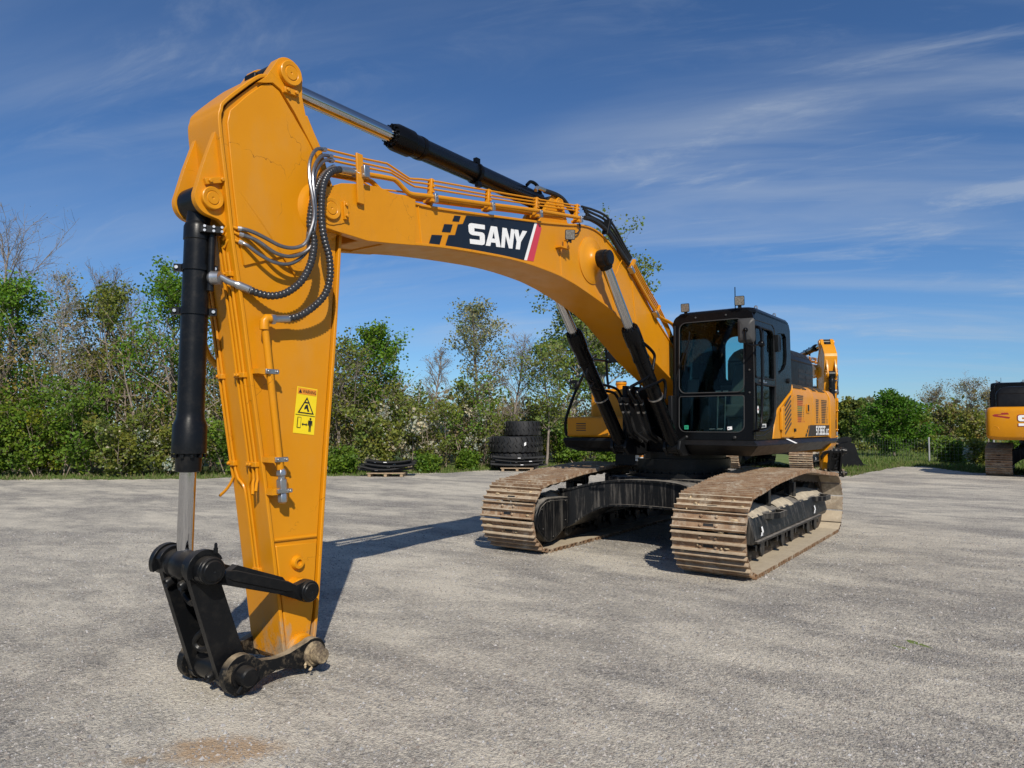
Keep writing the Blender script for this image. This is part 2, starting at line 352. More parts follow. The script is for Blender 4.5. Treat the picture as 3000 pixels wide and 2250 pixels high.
M['lens'] = simple('lamp_lens', (0.15, 0.14, 0.125), 0.25, var=0.5, vs=60, coat=0.5)
M['beige'] = simple('beige_trim', (0.42, 0.39, 0.31), 0.7)
M['brownseat'] = simple('seat_cloth', (0.09, 0.085, 0.08), 0.9, bmp=0.4)
M['wood'] = simple('pallet_wood', (0.33, 0.24, 0.15), 0.85, var=0.3, vs=12, bmp=0.4)
M['intake'] = simple('radiator_core', (0.06, 0.045, 0.03), 0.8, var=0.3)
M['coregreen'] = simple('green_core', (0.09, 0.15, 0.05), 0.7, var=0.3); M['corered'] = simple('red_core', (0.34, 0.06, 0.02), 0.7, var=0.3)
M['post'] = simple('galvanised_post', (0.42, 0.43, 0.44), 0.5, 0.4)

def pin_mud():
    m, t, b = newmat('muddy_pin'); k = rng(t, nz(t, 16, 9, 0.8), 0.44, 0.60)
    t.links.new(mixc(t, k, (0.10, 0.075, 0.05), (0.36, 0.28, 0.17)), b.inputs['Base Color']); b.inputs['Roughness'].default_value = 0.85; bump(t, b, nz(t, 30, 6, 0.65), 0.4, 0.006); return m
M['pinmud'] = pin_mud()
# ---------------------------------------------------------------- the big excavator
EXC = empty('excavator')
tag(EXC, 'largest yellow excavator in the foreground, arm end resting on gravel without a bucket', 'excavator', 'excavators parked in the yard')
GRP = {}
def part(mb, name, mat, grp, par=None, **k):
    o = mb.build(name, mat, par or EXC, **k)
    if par is None: GRP[o.name] = grp
    return o
# ---- undercarriage (chassis frame = world) --------------------------------
GAUGE, SHOE_W = 1.295, 0.80
FX, RX, CZ_, RAD = 2.02, -1.95, 0.455, 0.455        # front / rear wheel centres, outer radius of the shoes
loop = []
for k in range(41): loop.append((RX+(FX-RX)*k/40, 0.0))
loop += [(FX+RAD*math.sin(a), CZ_-RAD*math.cos(a)) for a in [R(180*k/40) for k in range(1, 41)]]
tops = [(1.80, 0.925), (1.25, 0.985), (0.61, 1.02), (0.14, 1.04), (-0.45, 1.035), (-1.22, 0.965), (-1.75, 0.92)]
tp = cr([(FX-0.02, CZ_+RAD, 0)]+[(a, b, 0) for a, b in tops]+[(RX+0.02, CZ_+RAD, 0)], 8)
loop += [(p.x, p.y) for p in tp]
loop += [(RX-RAD*math.sin(a), CZ_+RAD*math.cos(a)) for a in [R(180*k/40) for k in range(1, 40)]]
loop.append(loop[0])
LP = [Vector((a, 0, b)) for a, b in loop]
DIN = 0.060                                       # the chain's pitch line lies this far inside the shoe tips
_o = []
for i in range(len(LP)-1):
    t = (LP[(i+1) % (len(LP)-1)]-LP[i-1 if i else len(LP)-2]).normalized(); _o.append(LP[i]-Vector((t.z, 0, -t.x))*DIN)
LP = _o+[_o[0]]
LEN = sum((b-a).length for a, b in zip(LP, LP[1:])); NSH = 49; PITCH_S = LEN/NSH
def along(s):
    s %= LEN
    for a, b in zip(LP, LP[1:]):
        L = (b-a).length
        if s <= L and L > 0: return a.lerp(b, s/L)
        s -= L
    return LP[0]
# one triple-grouser shoe: profile in (t, n), n outwards; the outer tips are at n = 0
hp = PITCH_S/2
prof = [(-hp+0.006, -0.052), (-hp+0.001, -0.042), (-hp+0.002, -0.038), (-hp+0.009, 0), (-hp+0.020, 0), (-hp+0.029, -0.040),
        (-0.018, -0.042), (-0.007, -0.001), (0.004, -0.001), (0.014, -0.042), (hp-0.036, -0.042), (hp-0.027, -0.003), (hp-0.016, -0.003),
        (hp-0.007, -0.038), (hp-0.011, -0.050), (0, -0.052)]
sh = MB(); W2 = SHOE_W/2
sh.holes([prof], lambda u, v, w_: (u, w_, v), -W2, W2)
nq = len(prof)
for i in (3, 7, 11): sh.m[len(sh.m)-nq+i] = 2     # worn edges of the grousers
for i in (13, 14, 15): sh.m[len(sh.m)-nq+i] = 3   # inner face
for sy in (-0.085, 0.085):
    for tx in (-0.052, 0.046): sh.lathe((tx, sy, -0.042), (tx, sy, -0.022), [(0, 0.018), (0.015, 0.018), (0.020, 0.012)], 6, mi=0)
sh.box(-0.066, -0.030, -0.055, 0.055, -0.0418, -0.0405, 1)
XF = Matrix.Identity(4)
def make_track(side):
    y = GAUGE*side
    ch = MB()      # link chain inside the shoes
    for off in (-0.09, 0.09):
        inner = []; outer = []
        n = 150
        for k in range(n):
            s = LEN*k/n; p = along(s); q = along(s+0.03)-along(s-0.03); q.normalize(); nrm = Vector((q.z, 0, -q.x))
            wv = 0.012*math.sin(k*math.pi*2*NSH/n)
            inner.append(p-nrm*(0.095+wv)); outer.append(p+nrm*(DIN-0.05))
        l = [[Vector((a.x, y+off-0.022, a.z)) for a in r_] for r_ in (inner, outer)] + [[Vector((a.x, y+off+0.022, a.z)) for a in r_] for r_ in (outer, inner)]
        l.append(l[0]); ch.loft(l, cap=False)
    tr_ = part(ch, 'track', M['chain'], 'low')
    proto = None
    for k in range(NSH):
        s = (k+0.31*(side > 0))*PITCH_S
        p = along(s); a = along(s-hp*0.9); b = along(s+hp*0.9); t = (b-a).normalized(); nrm = Vector((t.z, 0, -t.x))
        mid = (a+b)/2; ctr = mid.lerp(p, 0.5)+nrm*DIN
        m = Matrix(((t.x, 0, nrm.x, ctr.x), (0, 1, 0, y), (t.z, 0, nrm.z, ctr.z+0.001), (0, 0, 0, 1)))
        global SHOE0
        if SHOE0 is None: SHOE0 = o = sh.build('track_shoe', [M['shoe'], M['rubber'], M['shoetip'], M['shoein']], tr_, ang=28)
        else: o = SHOE0.copy(); col.objects.link(o); o.parent = tr_
        o.matrix_local = m
    # dried mud pressed between the grousers
    md = MB(); rr = random.Random(5+side)
    for k in range(46):
        s = rr.choice([FX-RX+rr.uniform(0.1, 1.4), FX-RX+rr.uniform(0.2, 4.0)]); p = along(s); t = (along(s+0.02)-along(s-0.02)).normalized(); nrm = Vector((t.z, 0, -t.x))
        c = p+nrm*(DIN-0.026)+Vector((0, y+rr.uniform(-0.33, 0.33), 0)); a = rr.uniform(0.012, 0.05); b = rr.uniform(0.012, 0.022)
        n = 7; ring = [c+Vector((0, 1, 0))*(a*math.cos(2*math.pi*i/n)*rr.uniform(.7, 1.2))+t*(b*math.sin(2*math.pi*i/n)*rr.uniform(.7, 1.2))-nrm*0.01 for i in range(n)]
        vs = ring+[c+nrm*rr.uniform(0.006, 0.014)]; md.add(vs, [(i, (i+1) % n, n) for i in range(n)])
    mo = part(md, 'mud_lumps', M['mud'], 'low', tr_); mo['kind'] = 'stuff'
    # frame
    fr = MB(); yi, yo = y-side*0.20, y+side*0.26
    sec = [(yi, 0.30), (yo, 0.30), (yo+side*0.03, 0.36), (yo, 0.50), (yo-side*0.03, 0.60), (y+side*0.08, 0.655), (yi, 0.655)]
    fr.loft([[(x, a, b) for a, b in sec] for x in (-1.80, 1.78)])
    fr.loft([[(x, y+side*a, b) for a, b in ((-0.13, 0.28), (0.13, 0.28), (0.13, 0.60), (-0.13, 0.60))] for x in (1.76, 2.02)])
    fr.loft([[(x, y+side*a, b) for a, b in ((-0.13, 0.28), (0.13, 0.28), (0.13, 0.60), (-0.13, 0.60))] for x in (-2.0, -1.78)])
    frame = part(fr, 'track_frame', M['dustblack'], 'low', bev=0.012)
    b = MB(); b.box(-1.25, 1.76, min(yo, yo+side*0.065), max(yo, yo+side*0.065), 0.318, 0.345); part(b, 'bottom_rail', M['dustblack'], 'low', frame, bev=0.004)
    # sand lying on top of the frame
    d = MB(); rr = random.Random(31+side)
    for x0, x1, ws in ((1.72, 0.95, 0.24), (0.62, -0.10, 0.24), (-0.42, -1.72, 0.24)):
        loops = []
        for k in range(9):
            x = x0+(x1-x0)*k/8; hgt = 0.03*math.sin(math.pi*(k+.4)/8.8)+0.012
            loops.append([(x, yi+side*0.02, 0.65), (x, yi+side*0.1, 0.66+hgt*rr.uniform(.8, 1.4)), (x, y+side*0.05, 0.66+hgt*rr.uniform(.9, 1.5)), (x, y+side*0.17, 0.628+hgt*rr.uniform(.5, 1.0)), (x, y+side*(0.235+rr.uniform(-.01, .02)), 0.588)])
        d.loft(loops, cap=False, closed=False)
    part(d, 'sand_on_frame', M['dirt'], 'low', frame)
    for nx in (-1.45, 0.95):   # side steps
        s_ = MB(); a, b_ = sorted((yo-side*0.05, yo+side*0.115))
        ol = [(nx-0.30, yo-side*0.05), (nx-0.20, yo+side*0.115), (nx+0.12, yo+side*0.115), (nx+0.36, yo-side*0.05)]
        inn = [(nx-0.22, yo-side*0.04), (nx-0.17, yo+side*0.095), (nx+0.10, yo+side*0.095), (nx+0.28, yo-side*0.04)]
        s_.holes([ol, inn], lambda u, v, w_: (u, v, w_), 0.53, 0.60); part(s_, 'step', M['dustblack'], 'low', frame, bev=0.004)
    for k in range(8):         # bottom rollers with their guards
        x = 1.55-k*0.43
        r_ = MB(); r_.lathe((x, y-side*0.17, 0.235), (x, y+side*0.17, 0.235), [(0, 0.05), (0, 0.105), (0.06, 0.11), (0.07, 0.085), (0.27, 0.085), (0.28, 0.11), (0.34, 0.105), (0.34, 0.05)], 18)
        r_.cyl((x, y-side*0.21, 0.235), (x, y+side*0.235, 0.235), 0.038, 12); part(r_, 'roller', M['dustblack'], 'low', frame)
        if k in (0, 2, 3, 5, 6):
            for sg in (1, -1):
                g = MB(); x2 = x-0.19
                g.loft([[(x2-0.10, yy, 0.30), (x2-0.065, yy, 0.14), (x2+0.03, yy, 0.12), (x2+0.085, yy, 0.19), (x2+0.075, yy, 0.30)] for yy in (y+sg*0.215, y+sg*0.25)])
                part(g, 'roller_guard', M['dustblack'], 'low', frame, bev=0.006)
    for x in (0.70, -0.50):    # carrier rollers on posts
        g = MB(); g.loft([[(x+a, y+side*b, z) for a, b in ((-.055, .02), (.055, .02), (.055, .155), (-.055, .155))] for z in (0.62, 0.845)])
        g.box(x-0.045, x+0.045, *sorted((y+side*0.06, y+side*0.13)), 0.845, 0.90)
        part(g, 'roller_post', M['dustblack'], 'low', frame, bev=0.008)
        g = MB(); g.lathe((x, y-side*0.16, 0.825), (x, y+side*0.13, 0.825), [(0, .02), (0, .075), (.05, .075), (.06, .06), (.2, .06), (.21, .08), (.26, .08), (.27, .045), (.29, .04)], 18)
        part(g, 'carrier_roller', M['dustblack'], 'low', frame)
    for x, nm in ((FX, 'sprocket'), (RX, 'idler')):
        g = MB(); n = 44; ro = 0.315
        for yy in (y-0.035, y+0.035): pass
        ol = []
        for k in range(n):
            a = 2*math.pi*k/n; rr_ = ro+(0.022 if (nm == 'sprocket' and k % 2) else (0.0 if nm == 'sprocket' else -0.005)); ol.append((x+rr_*math.cos(a), CZ_+rr_*math.sin(a)))
        g.holes([ol], lambda u, v, w_: (u, w_, v), y-0.04, y+0.04)
        g.cyl((x, y-0.14, CZ_), (x, y+0.14, CZ_), 0.20, 28); part(g, nm, M['dustblack'], 'low', frame)
    # white paper tags
    for x, z in ((1.50, 0.40), (-1.02, 0.41)):
        g = MB(); yy = yo+side*0.022; 
        g.add([(x-.045, yy+side*.004, z-.03), (x+.045, yy+side*.004, z-.03), (x+.045, yy+side*.012, z+.02), (x-.045, yy+side*.012, z+.02)], [(0, 1, 2, 3)])
        g.add([(x-.045, yy+side*.012, z+.02), (x+.01, yy+side*.012, z+.02), (x+.01, yy-side*.001, z+.075), (x-.045, yy-side*.001, z+.075)], [(0, 1, 2, 3)])
        part(g, 'paper_tag', M['white'], 'low', frame)
        g = MB(); g.add([(x-.03, yy+side*.014, z-.015), (x-.01, yy+side*.014, z-.015), (x-.01, yy+side*.0165, z+.01), (x-.03, yy+side*.0165, z+.01)], [(0, 1, 2, 3)])
        part(g, 'tag_print', M['decal'], 'low', frame)
    # inner cover over the drive end
    cv = [(2.29, 0.40), (2.28, 0.50), (2.20, 0.61), (2.08, 0.67), (1.96, 0.685), (1.50, 0.66), (1.50, 0.30), (1.55, 0.28), (1.84, 0.135), (1.95, 0.12), (2.06, 0.14), (2.19, 0.25), (2.26, 0.32)]
    g = MB(); a, b_ = sorted((side*0.955, side*1.13)); g.prism(cv, a, b_)
    part(g, 'drive_cover', M['dustblack'], 'low', frame, bev=0.012)
    g = MB(); a, b_ = sorted((side*0.945, side*0.957)); g.prism(offset_poly(cv, 0.035), a, b_)
    for x, z in ((2.17, 0.55), (2.00, 0.63), (1.60, 0.61), (1.60, 0.36), (2.14, 0.30), (1.90, 0.18)): g.cyl((x, side*0.947, z), (x, side*0.932, z), 0.014, 6)
    part(g, 'cover_plate', M['dustblack'], 'low', frame, bev=0.003)
    return tr_
SHOE0 = None
make_track(1); make_track(-1)
# X-shaped centre frame
cb = MB()
for fx in (1, -1):
    loops = []
    n = 22
    for k in range(n+1):
        y = -1.10+2.2*k/n; a = min(1, abs(y)/0.95)
        xf = fx*(1.08+0.42*a**2.2); xb = fx*(0.45+0.42*a**2.2)
        zt = 0.885-0.13*a**3; zb = 0.555-0.30*max(0, (a-0.45)/0.55)**2.0
        loops.append([(xf, y, zb), (xf, y, zt), (xb, y, zt), (xb, y, zb)])
    cb.loft(loops)
    for top in (0, 1):
        l2 = []
        for k in range(n+1):
            y = -1.10+2.2*k/n; a = min(1, abs(y)/0.95); xf = fx*(1.08+0.42*a**2.2)
            zt = 0.885-0.13*a**3; zb = 0.555-0.30*max(0, (a-0.45)/0.55)**2.0; z = zt if top else zb
            l2.append([(xf-fx*0.05, y, z-0.012), (xf+fx*0.035, y, z-0.012), (xf+fx*0.035, y, z+0.014), (xf-fx*0.05, y, z+0.014)])
        cb.loft(l2)
cb.box(-0.75, 0.75, -0.75, 0.75, 0.60, 0.90)
part(cb, 'centre_frame', M['dustblack'], 'low', ang=40)
g = MB(); g.lathe((0, 0, 0.86), (0, 0, 1.25), [(0, 0.72), (0.10, 0.72), (0.10, 0.66), (0.16, 0.66), (0.16, 0.70), (0.30, 0.70), (0.30, 0.64), (0.39, 0.64)], 56)
for k in range(36):
    a = 2*math.pi*k/36; g.cyl((0.685*math.cos(a), 0.685*math.sin(a), 0.96), (0.685*math.cos(a), 0.685*math.sin(a), 0.985), 0.014, 6)
part(g, 'slew_ring', M['gunblack'], 'low')
# ---- upper body (everything below is laid out in the upper body's own frame) ----
XF = UPM
# deck with the folded side skirts
dk = MB()
def ringz(z, x0, x1, y0, y1): return [(x0, y0, z), (x1, y0, z), (x1, y1, z), (x0, y1, z)]
dk.loft([ringz(1.235, -2.95, 0.78, 0.28, 1.27), ringz(1.37, -3.25, 1.00, 0.28, 1.435), ringz(1.432, -3.20, 0.94, 0.28, 1.365)])
part(dk, 'side_skirt', M['satin'], 'up', bev=0.008)
g = MB(); p = [(-0.60, 1.436), (-0.66, 1.436)]
g.add([(-0.40, 1.3665, 1.4345), (-0.52, 1.3665, 1.4345), (-0.72, 1.4375, 1.3715), (-0.60, 1.4375, 1.3715)], [(0, 1, 2, 3)])
part(g, 'white_tape', M['white'], 'up')
dk = MB()
dk.loft([ringz(1.235, -2.9, 0.62, -1.33, -0.40), ringz(1.30, -3.1, 0.80, -1.42, -0.34), ringz(1.40, -3.1, 0.86, -1.44, -0.34), ringz(1.437, -3.1, 0.84, -1.42, -0.34)])
part(dk, 'right_skirt', M['satin'], 'up', bev=0.01)
cf = MB(); cf.box(-3.0, 0.45, -0.62, 0.62, 1.22, 1.42); cf.box(-0.6, 1.05, -0.36, -0.30, 1.22, 2.15); cf.box(-0.6, 1.05, 0.30, 0.36, 1.22, 2.0); cf.box(-0.62, -0.56, -0.62, 0.3, 1.2, 2.1)
for y0, y1 in ((0.262, 0.302), (0.458, 0.50), (-0.302, -0.262), (-0.50, -0.458)): cf.prism([(0.2, 1.225), (1.04, 1.225), (1.15, 1.31), (1.12, 1.42), (0.95, 1.47), (0.2, 1.60)], y0, y1)
part(cf, 'slew_frame', M['satin'], 'up', bev=0.008)
# warning plate low on the frame
k = CROP['H']
def quad_on_x(x, c, pts): return [TX(c, x, a, b) for a, b in pts]
g = MB(); g.add(quad_on_x(0.60, 'H', [(1085, 1385), (1180, 1385), (1180, 1460), (1085, 1452)]), [(0, 1, 2, 3)]); cfl = part(g, 'frame_label', M['white'], 'up')
g = MB(); g.add(quad_on_x(0.603, 'H', [(1130, 1386), (1180, 1386), (1180, 1405), (1130, 1405)]), [(0, 1, 2, 3)]); part(g, 'label_print', M['orange'], 'up', cfl)
g = MB(); g.add(quad_on_x(0.603, 'H', [(1085, 1420), (1180, 1424), (1180, 1430), (1085, 1426)]), [(0, 1, 2, 3)]); part(g, 'label_print', M['decal'], 'up', cfl)
g = MB(); g.box(0.30, 0.597, -0.72, -0.25, 1.05, 1.22); part(g, 'swivel_block', M['satin'], 'up', bev=0.01)

# ---- cab ------------------------------------------------------------------
CX0, CX1, CY0, CY1, CZ0, CZ1 = -0.73, 0.93, 0.31, 1.365, 1.435, 3.06
def cxf(z): return CX1-0.055*(z-CZ0)/1.6
cab = MB()
fo = rrect(CY0, CY1, CZ0, CZ1, [0.11, 0.11, 0.02, 0.02], 7)
fi = rrect(CY0+0.085, CY1-0.115, 1.53, 2.955, [0.10, 0.10, 0.09, 0.09], 7)
cab.holes([fo, fi], lambda u, v, w_: (cxf(v)-w_, u, v), 0, 0.07)
# left wall with the door openings
so = [(CX1-0.06, CZ0), (CX1-0.06, 2.90), (CX1-0.10, 2.99), (CX1-0.20, 3.04), (-0.55, 3.065), (-0.66, 3.03), (-0.715, 2.95), (-0.75, 2.19), (-0.70, 2.11), (-0.05, 1.85), (0.06, 1.76), (0.20, CZ0)]
door_o = rrect(0.07, 0.83, 2.215, 2.86, [0.05, 0.12, 0.02, 0.03], 6)
door_l = [(0.83, 2.135), (0.07, 2.135), (0.075, 1.80), (0.12, 1.70), (0.24, 1.62), (0.42, 1.565), (0.60, 1.55), (0.83, 1.55)]
qg = [(-0.125, 2.86), (-0.44, 2.885), (-0.52, 2.84), (-0.535, 2.58), (-0.50, 2.47), (-0.40, 2.39), (-0.13, 2.30)]
cab.holes([so, door_o, door_l, qg], lambda u, v, w_: (u, w_, v), CY1-0.05, CY1)
ro_ = [(CX1-0.06, CZ0), (CX1-0.06, 2.96), (CX1-0.2, 3.04), (-0.55, 3.06), (-0.70, 2.97), (-0.73, CZ0)]
rg = rrect(-0.55, 0.78, 1.95, 2.90, 0.1, 5)
cab.holes([ro_, rg], lambda u, v, w_: (u, w_, v), CY0, CY0+0.045)
bo = rrect(CY0+0.02, CY1-0.02, CZ0, 3.03, 0.04, 3); bi = rrect(CY0+0.12, CY1-0.18, 2.28, 2.93, [0.14, 0.14, 0.05, 0.05], 5)
cab.holes([bo, bi], lambda u, v, w_: (w_, u, v), CX0, CX0+0.05)
cab.box(CX0+0.03, CX1-0.09, CY0+0.03, CY1-0.03, CZ0, CZ0+0.05)
CAB = part(cab, 'cab', M['black'], 'up', bev=0.014, seg=3)
# roof: crowned shell
rf = MB(); loops = []
for ins, z in ((0.0, 3.025), (0.0, 3.055), (0.03, 3.09), (0.10, 3.108), (0.40, 3.118)):
    ol = rrect(CX0+ins*0.9, CX1-0.075-ins*0.9, CY0+0.01+ins*0.8, CY1-ins*0.8, 0.12-ins*0.1 if ins < .3 else 0.05, 6); loops.append([(a, b, z) for a, b in ol])
rf.loft(loops); part(rf, 'roof', M['black'], 'up', CAB)
def pane(loopyz, mp, w0, w1, name, mat):
    g = MB(); g.holes([loopyz], mp, w0, w1); return part(g, name, mat, 'up', CAB)
mpf = lambda u, v, w_: (cxf(v)-w_, u, v)
pane(rrect(CY0+0.083, CY1-0.113, 2.026, 2.957, [0.10, 0.10, 0.05, 0.05], 7), mpf, 0.028, 0.034, 'windshield', M['glass'])
pane(rrect(CY0+0.083, CY1-0.113, 1.528, 1.994, [0.02, 0.02, 0.09, 0.09], 7), mpf, 0.028, 0.034, 'lower_window', M['glass'])
g = MB(); g.obox((cxf(2.01)-0.034, (CY0+CY1)/2-0.015, 2.01), (0.020, 0, 0), (0, 0.43, 0), (0, 0, 0.020)); part(g, 'window_crossbar', M['black'], 'up', CAB, bev=0.006)
# rubber seal round the front windows, pale grey lip
for a, b in ((1.992, 1.528), (2.957, 2.028)):
    g = MB(); ol = rrect(CY0+0.088, CY1-0.118, min(a, b)+0.004, max(a, b)-0.004, [0.09]*4 if a > 2 else [0.03, 0.03, 0.09, 0.09], 7)
    pts = [(cxf(v)+0.002, u, v) for u, v in ol]; pts.append(pts[0]); pts.append(pts[1]); g.tube(pts, 0.0065, 6, cap=False); part(g, 'window_seal', M['darkgrey'], 'up', CAB)
mps = lambda u, v, w_: (u, w_, v)
pane(door_o, mps, CY1-0.034, CY1-0.026, 'door_window', M['sideglass']); pane(door_l, mps, CY1-0.034, CY1-0.026, 'door_window', M['sideglass'])
pane(qg, mps, CY1-0.034, CY1-0.026, 'quarter_window', M['sideglass']); pane(rg, mps, CY0+0.018, CY0+0.024, 'right_window', M['sideglass'])
pane(bi, lambda u, v, w_: (w_, u, v), CX0+0.02, CX0+0.026, 'rear_window', M['sideglass'])
for lp in (door_o, door_l):
    g = MB(); pts = [(u, CY1+0.003, v) for u, v in lp]; pts.append(pts[0]); pts.append(pts[1]); g.tube(pts, 0.012, 6, cap=False); part(g, 'window_seal', M['satin'], 'up', CAB)
# sliding pane bar in the door, mid frame, and door seam
g = MB(); g.box(0.43, 0.455, CY1-0.030, CY1-0.012, 2.215, 2.86); part(g, 'door_window_bar', M['satin'], 'up', CAB)
g = MB(); sm = [(0.875, 1.49), (0.885, 2.80), (0.85, 2.90), (0.75, 2.93), (0.12, 2.94), (0.03, 2.90), (0.005, 2.80), (0.005, 1.86), (0.03, 1.75), (0.12, 1.64), (0.28, 1.55), (0.55, 1.495), (0.875, 1.49)]
g.tube([(a, CY1+0.001, b) for a, b in sm], 0.006, 6); part(g, 'door_seam', M['rubber'], 'up', CAB)
g = MB(); g.box(0.54, 0.68, CY1, CY1+0.02, 2.16, 2.19); g.tube([(0.64, CY1+0.012, 2.165), (0.58, CY1+0.035, 2.155), (0.50, CY1+0.03, 2.16), (0.44, CY1+0.012, 2.17)], 0.008, 6); part(g, 'door_handle', M['steel'], 'up', CAB)
g = MB(); g.box(-0.08, 0.02, CY1+0.002, CY1+0.05, 2.60, 2.82); g.box(-0.09, -0.06, CY1+0.05, CY1+0.056, 2.62, 2.80); part(g, 'door_stop', M['satin'], 'up', CAB, bev=0.006)
g = MB(); g.lathe((-0.56, CY1, 2.235), (-0.56, CY1+0.03, 2.235), [(0, 0.035), (0.02, 0.035), (0.03, 0.02)], 16); part(g, 'door_lock', M['satin'], 'up', CAB)
# outside hand rail with mirror
hr = cr(T('F', 1.47, [(862, 384, 1.375), (885, 380, 1.43), (905, 400), (914, 470), (918, 620), (920, 800), (920, 960), (915, 1100), (909, 1180), (892, 1215, 1.44), (855, 1225, 1.37)]), 5)
g = MB(); g.tube(hr, 0.0155, 10); part(g, 'hand_rail', M['black'], 'up', CAB)
ball = T1('F', 1.47, 915, 518); g = MB(); g.lathe(ball+Vector((0, 0, -0.04)), ball+Vector((0, 0, 0.04)), [(0, 0.012), (0.01, 0.03), (0.025, 0.039), (0.055, 0.039), (0.07, 0.03), (0.08, 0.012)], 16); part(g, 'mirror_joint', M['black'], 'up', CAB)
mc = TX('F', 1.10, 790, 408)
mr = MB(); ol = rrect(-0.098, 0.098, -0.148, 0.148, 0.03, 4)
ax = Vector((-0.16, 0.987, 0)).normalized(); nn = Vector((0.987, 0.16, 0))
l0 = [mc+ax*a+Vector((0, 0, b))-nn*0.04 for a, b in ol]; l1 = [mc+ax*a+Vector((0, 0, b))-nn*0.008 for a, b in ol]; l2 = [mc+ax*a*0.72+Vector((0, 0, b*0.78))+nn*0.022 for a, b in ol]; l3 = [mc+ax*a*0.30+Vector((0, 0, b*0.4))+nn*0.030 for a, b in ol]
mr.loft([l0, l1, l2, l3]); MIR = part(mr, 'mirror', M['darkgrey'], 'up', CAB)
g = MB(); g.lathe(mc+nn*0.02, mc+nn*0.07, [(0, 0.03), (0.03, 0.028), (0.045, 0.015), (0.05, 0.004)], 14)
g.tube(cr([mc+nn*0.05, mc+nn*0.055+Vector((0, 0, -0.09)), mc+nn*0.05+Vector((0, 0.02, -0.165)), mc+nn*0.02+Vector((-0.02, 0.07, -0.19)), ball], 5), 0.012, 8); part(g, 'mirror_arm', M['black'], 'up', CAB)
# work lights, antenna, lifting eyes
def lamp(c, nrm, s, par, grp='up'):
    c = Vector(c); n = Vector(nrm).normalized(); u = Vector((0, 0, 1)).cross(n).normalized(); v = n.cross(u)
    g = MB(); ol = rrect(-s, s, -s, s, s*0.25, 3); g.loft([[c-n*(s*0.85)+u*a*0.72+v*b*0.72 for a, b in ol], [c-n*(s*0.2)+u*a+v*b for a, b in ol], [c+u*a+v*b for a, b in ol]])
    g.obox(c-n*s*0.4-v*s*1.25, u*s*0.35, v*s*0.3, n*s*0.2); L = part(g, 'work_light', M['satin'], grp, par)
    g = MB(); g.loft([[c+n*0.001+u*a*0.9+v*b*0.9 for a, b in ol], [c+n*0.004+u*a*0.86+v*b*0.86 for a, b in ol]])
    if par is not None: part(g, 'lamp_lens', M['lens'], grp, par)
    return L
lamp((0.93, 0.50, 3.145), (1, 0.05, -0.12), 0.056, CAB); lamp((0.93, 1.215, 3.165), (1, 0.25, -0.12), 0.06, CAB)
g = MB(); g.cyl((0.84, 1.13, 3.08), (0.84, 1.13, 3.36), 0.006, 6); part(g, 'antenna', M['satin'], 'up', CAB)
for x, y in ((0.25, 1.20), (-0.55, 1.20), (-0.4, 0.45)):
    g = MB(); g.cyl((x, y, 3.09), (x, y, 3.15), 0.016, 10); g.tube([(x+0.0, y+0.018*math.cos(a), 3.172+0.022*math.sin(a)) for a in [2*math.pi*q/12 for q in range(14)]], 0.009, 6, cap=False); part(g, 'lifting_eye', M['steel'], 'up', CAB)
# bolts on the front frame, bumpers, wiper
g = MB()
for y, z in ((CY1-0.05, 2.02), (CY1-0.05, 2.30), (CY0+0.03, 2.02), (CY0+0.03, 1.86), (CY0+0.03, 2.62), (CY0+0.03, 2.75), (0.62, 3.01), (1.02, 3.01)):
    g = MB(); g.lathe((cxf(z), y, z), (cxf(z)+0.014, y, z), [(0, 0.013), (0.009, 0.013), (0.014, 0.007)], 10); part(g, 'frame_bolt', M['darkgrey'], 'up', CAB)
for y in (0.50, 1.13):
    g = MB(); g.lathe((CX1-0.002, y, 1.465), (CX1+0.03, y, 1.465), [(0, 0.024), (0.02, 0.022), (0.03, 0.012)], 14); part(g, 'rubber_buffer', M['rubber'], 'up', CAB)
wp = [TX('F', 0.945, a, b) for a, b in ((215, 860), (240, 740), (285, 610), (320, 520), (332, 440), (330, 420))]
g = MB(); g.tube(cr(wp, 3), 0.008, 6); w2 = [TX('F', 0.935, a, b) for a, b in ((288, 740), (300, 640), (318, 540), (330, 440))]; g.tube(w2, 0.006, 5); part(g, 'wiper', M['satin'], 'up', CAB)
g = MB(); g.obox((CX1-0.01, CY0+0.04, 2.42), (0.014, 0, 0), (0, 0.012, 0), (0, 0, 0.50)); part(g, 'front_rail', M['satin'], 'up', CAB, bev=0.004)
# stickers on the glass
def sticker(pts, mat, name, x): g = MB(); g.add([TX('F', x, a, b) for a, b in pts], [(0, 1, 2, 3)]); return part(g, name, mat, 'up', CAB)
xs = cxf(1.6)-0.022
sticker([(290, 1178), (324, 1178), (324, 1210), (290, 1210)], M['green'], 'green_sticker', xs)
tv, tf = text_mesh('QC', bold=0.01); g = MB(); p0, p1, p2 = TX('F', xs+0.002, 296, 1203), TX('F', xs+0.002, 319, 1203), TX('F', xs+0.002, 296, 1186); g.add([p0+(p1-p0)*a+(p2-p0)*b for a, b in tv], tf); part(g, 'sticker_letters', M['decal'], 'up', CAB)
sticker([(638, 1190), (676, 1186), (678, 1213), (640, 1217)], M['white'], 'white_sticker', xs)
sticker([(646, 1199), (654, 1198), (654, 1206), (646, 1207)], M['decal'], 'sticker_print', xs+0.002)
g = MB(); ps = T('F', CY1-0.023, [(912, 1168), (953, 1166), (953, 1195), (912, 1199)]); g.add(ps, [(0, 1, 2, 3)]); part(g, 'door_sticker', M['white'], 'up', CAB)
g = MB()
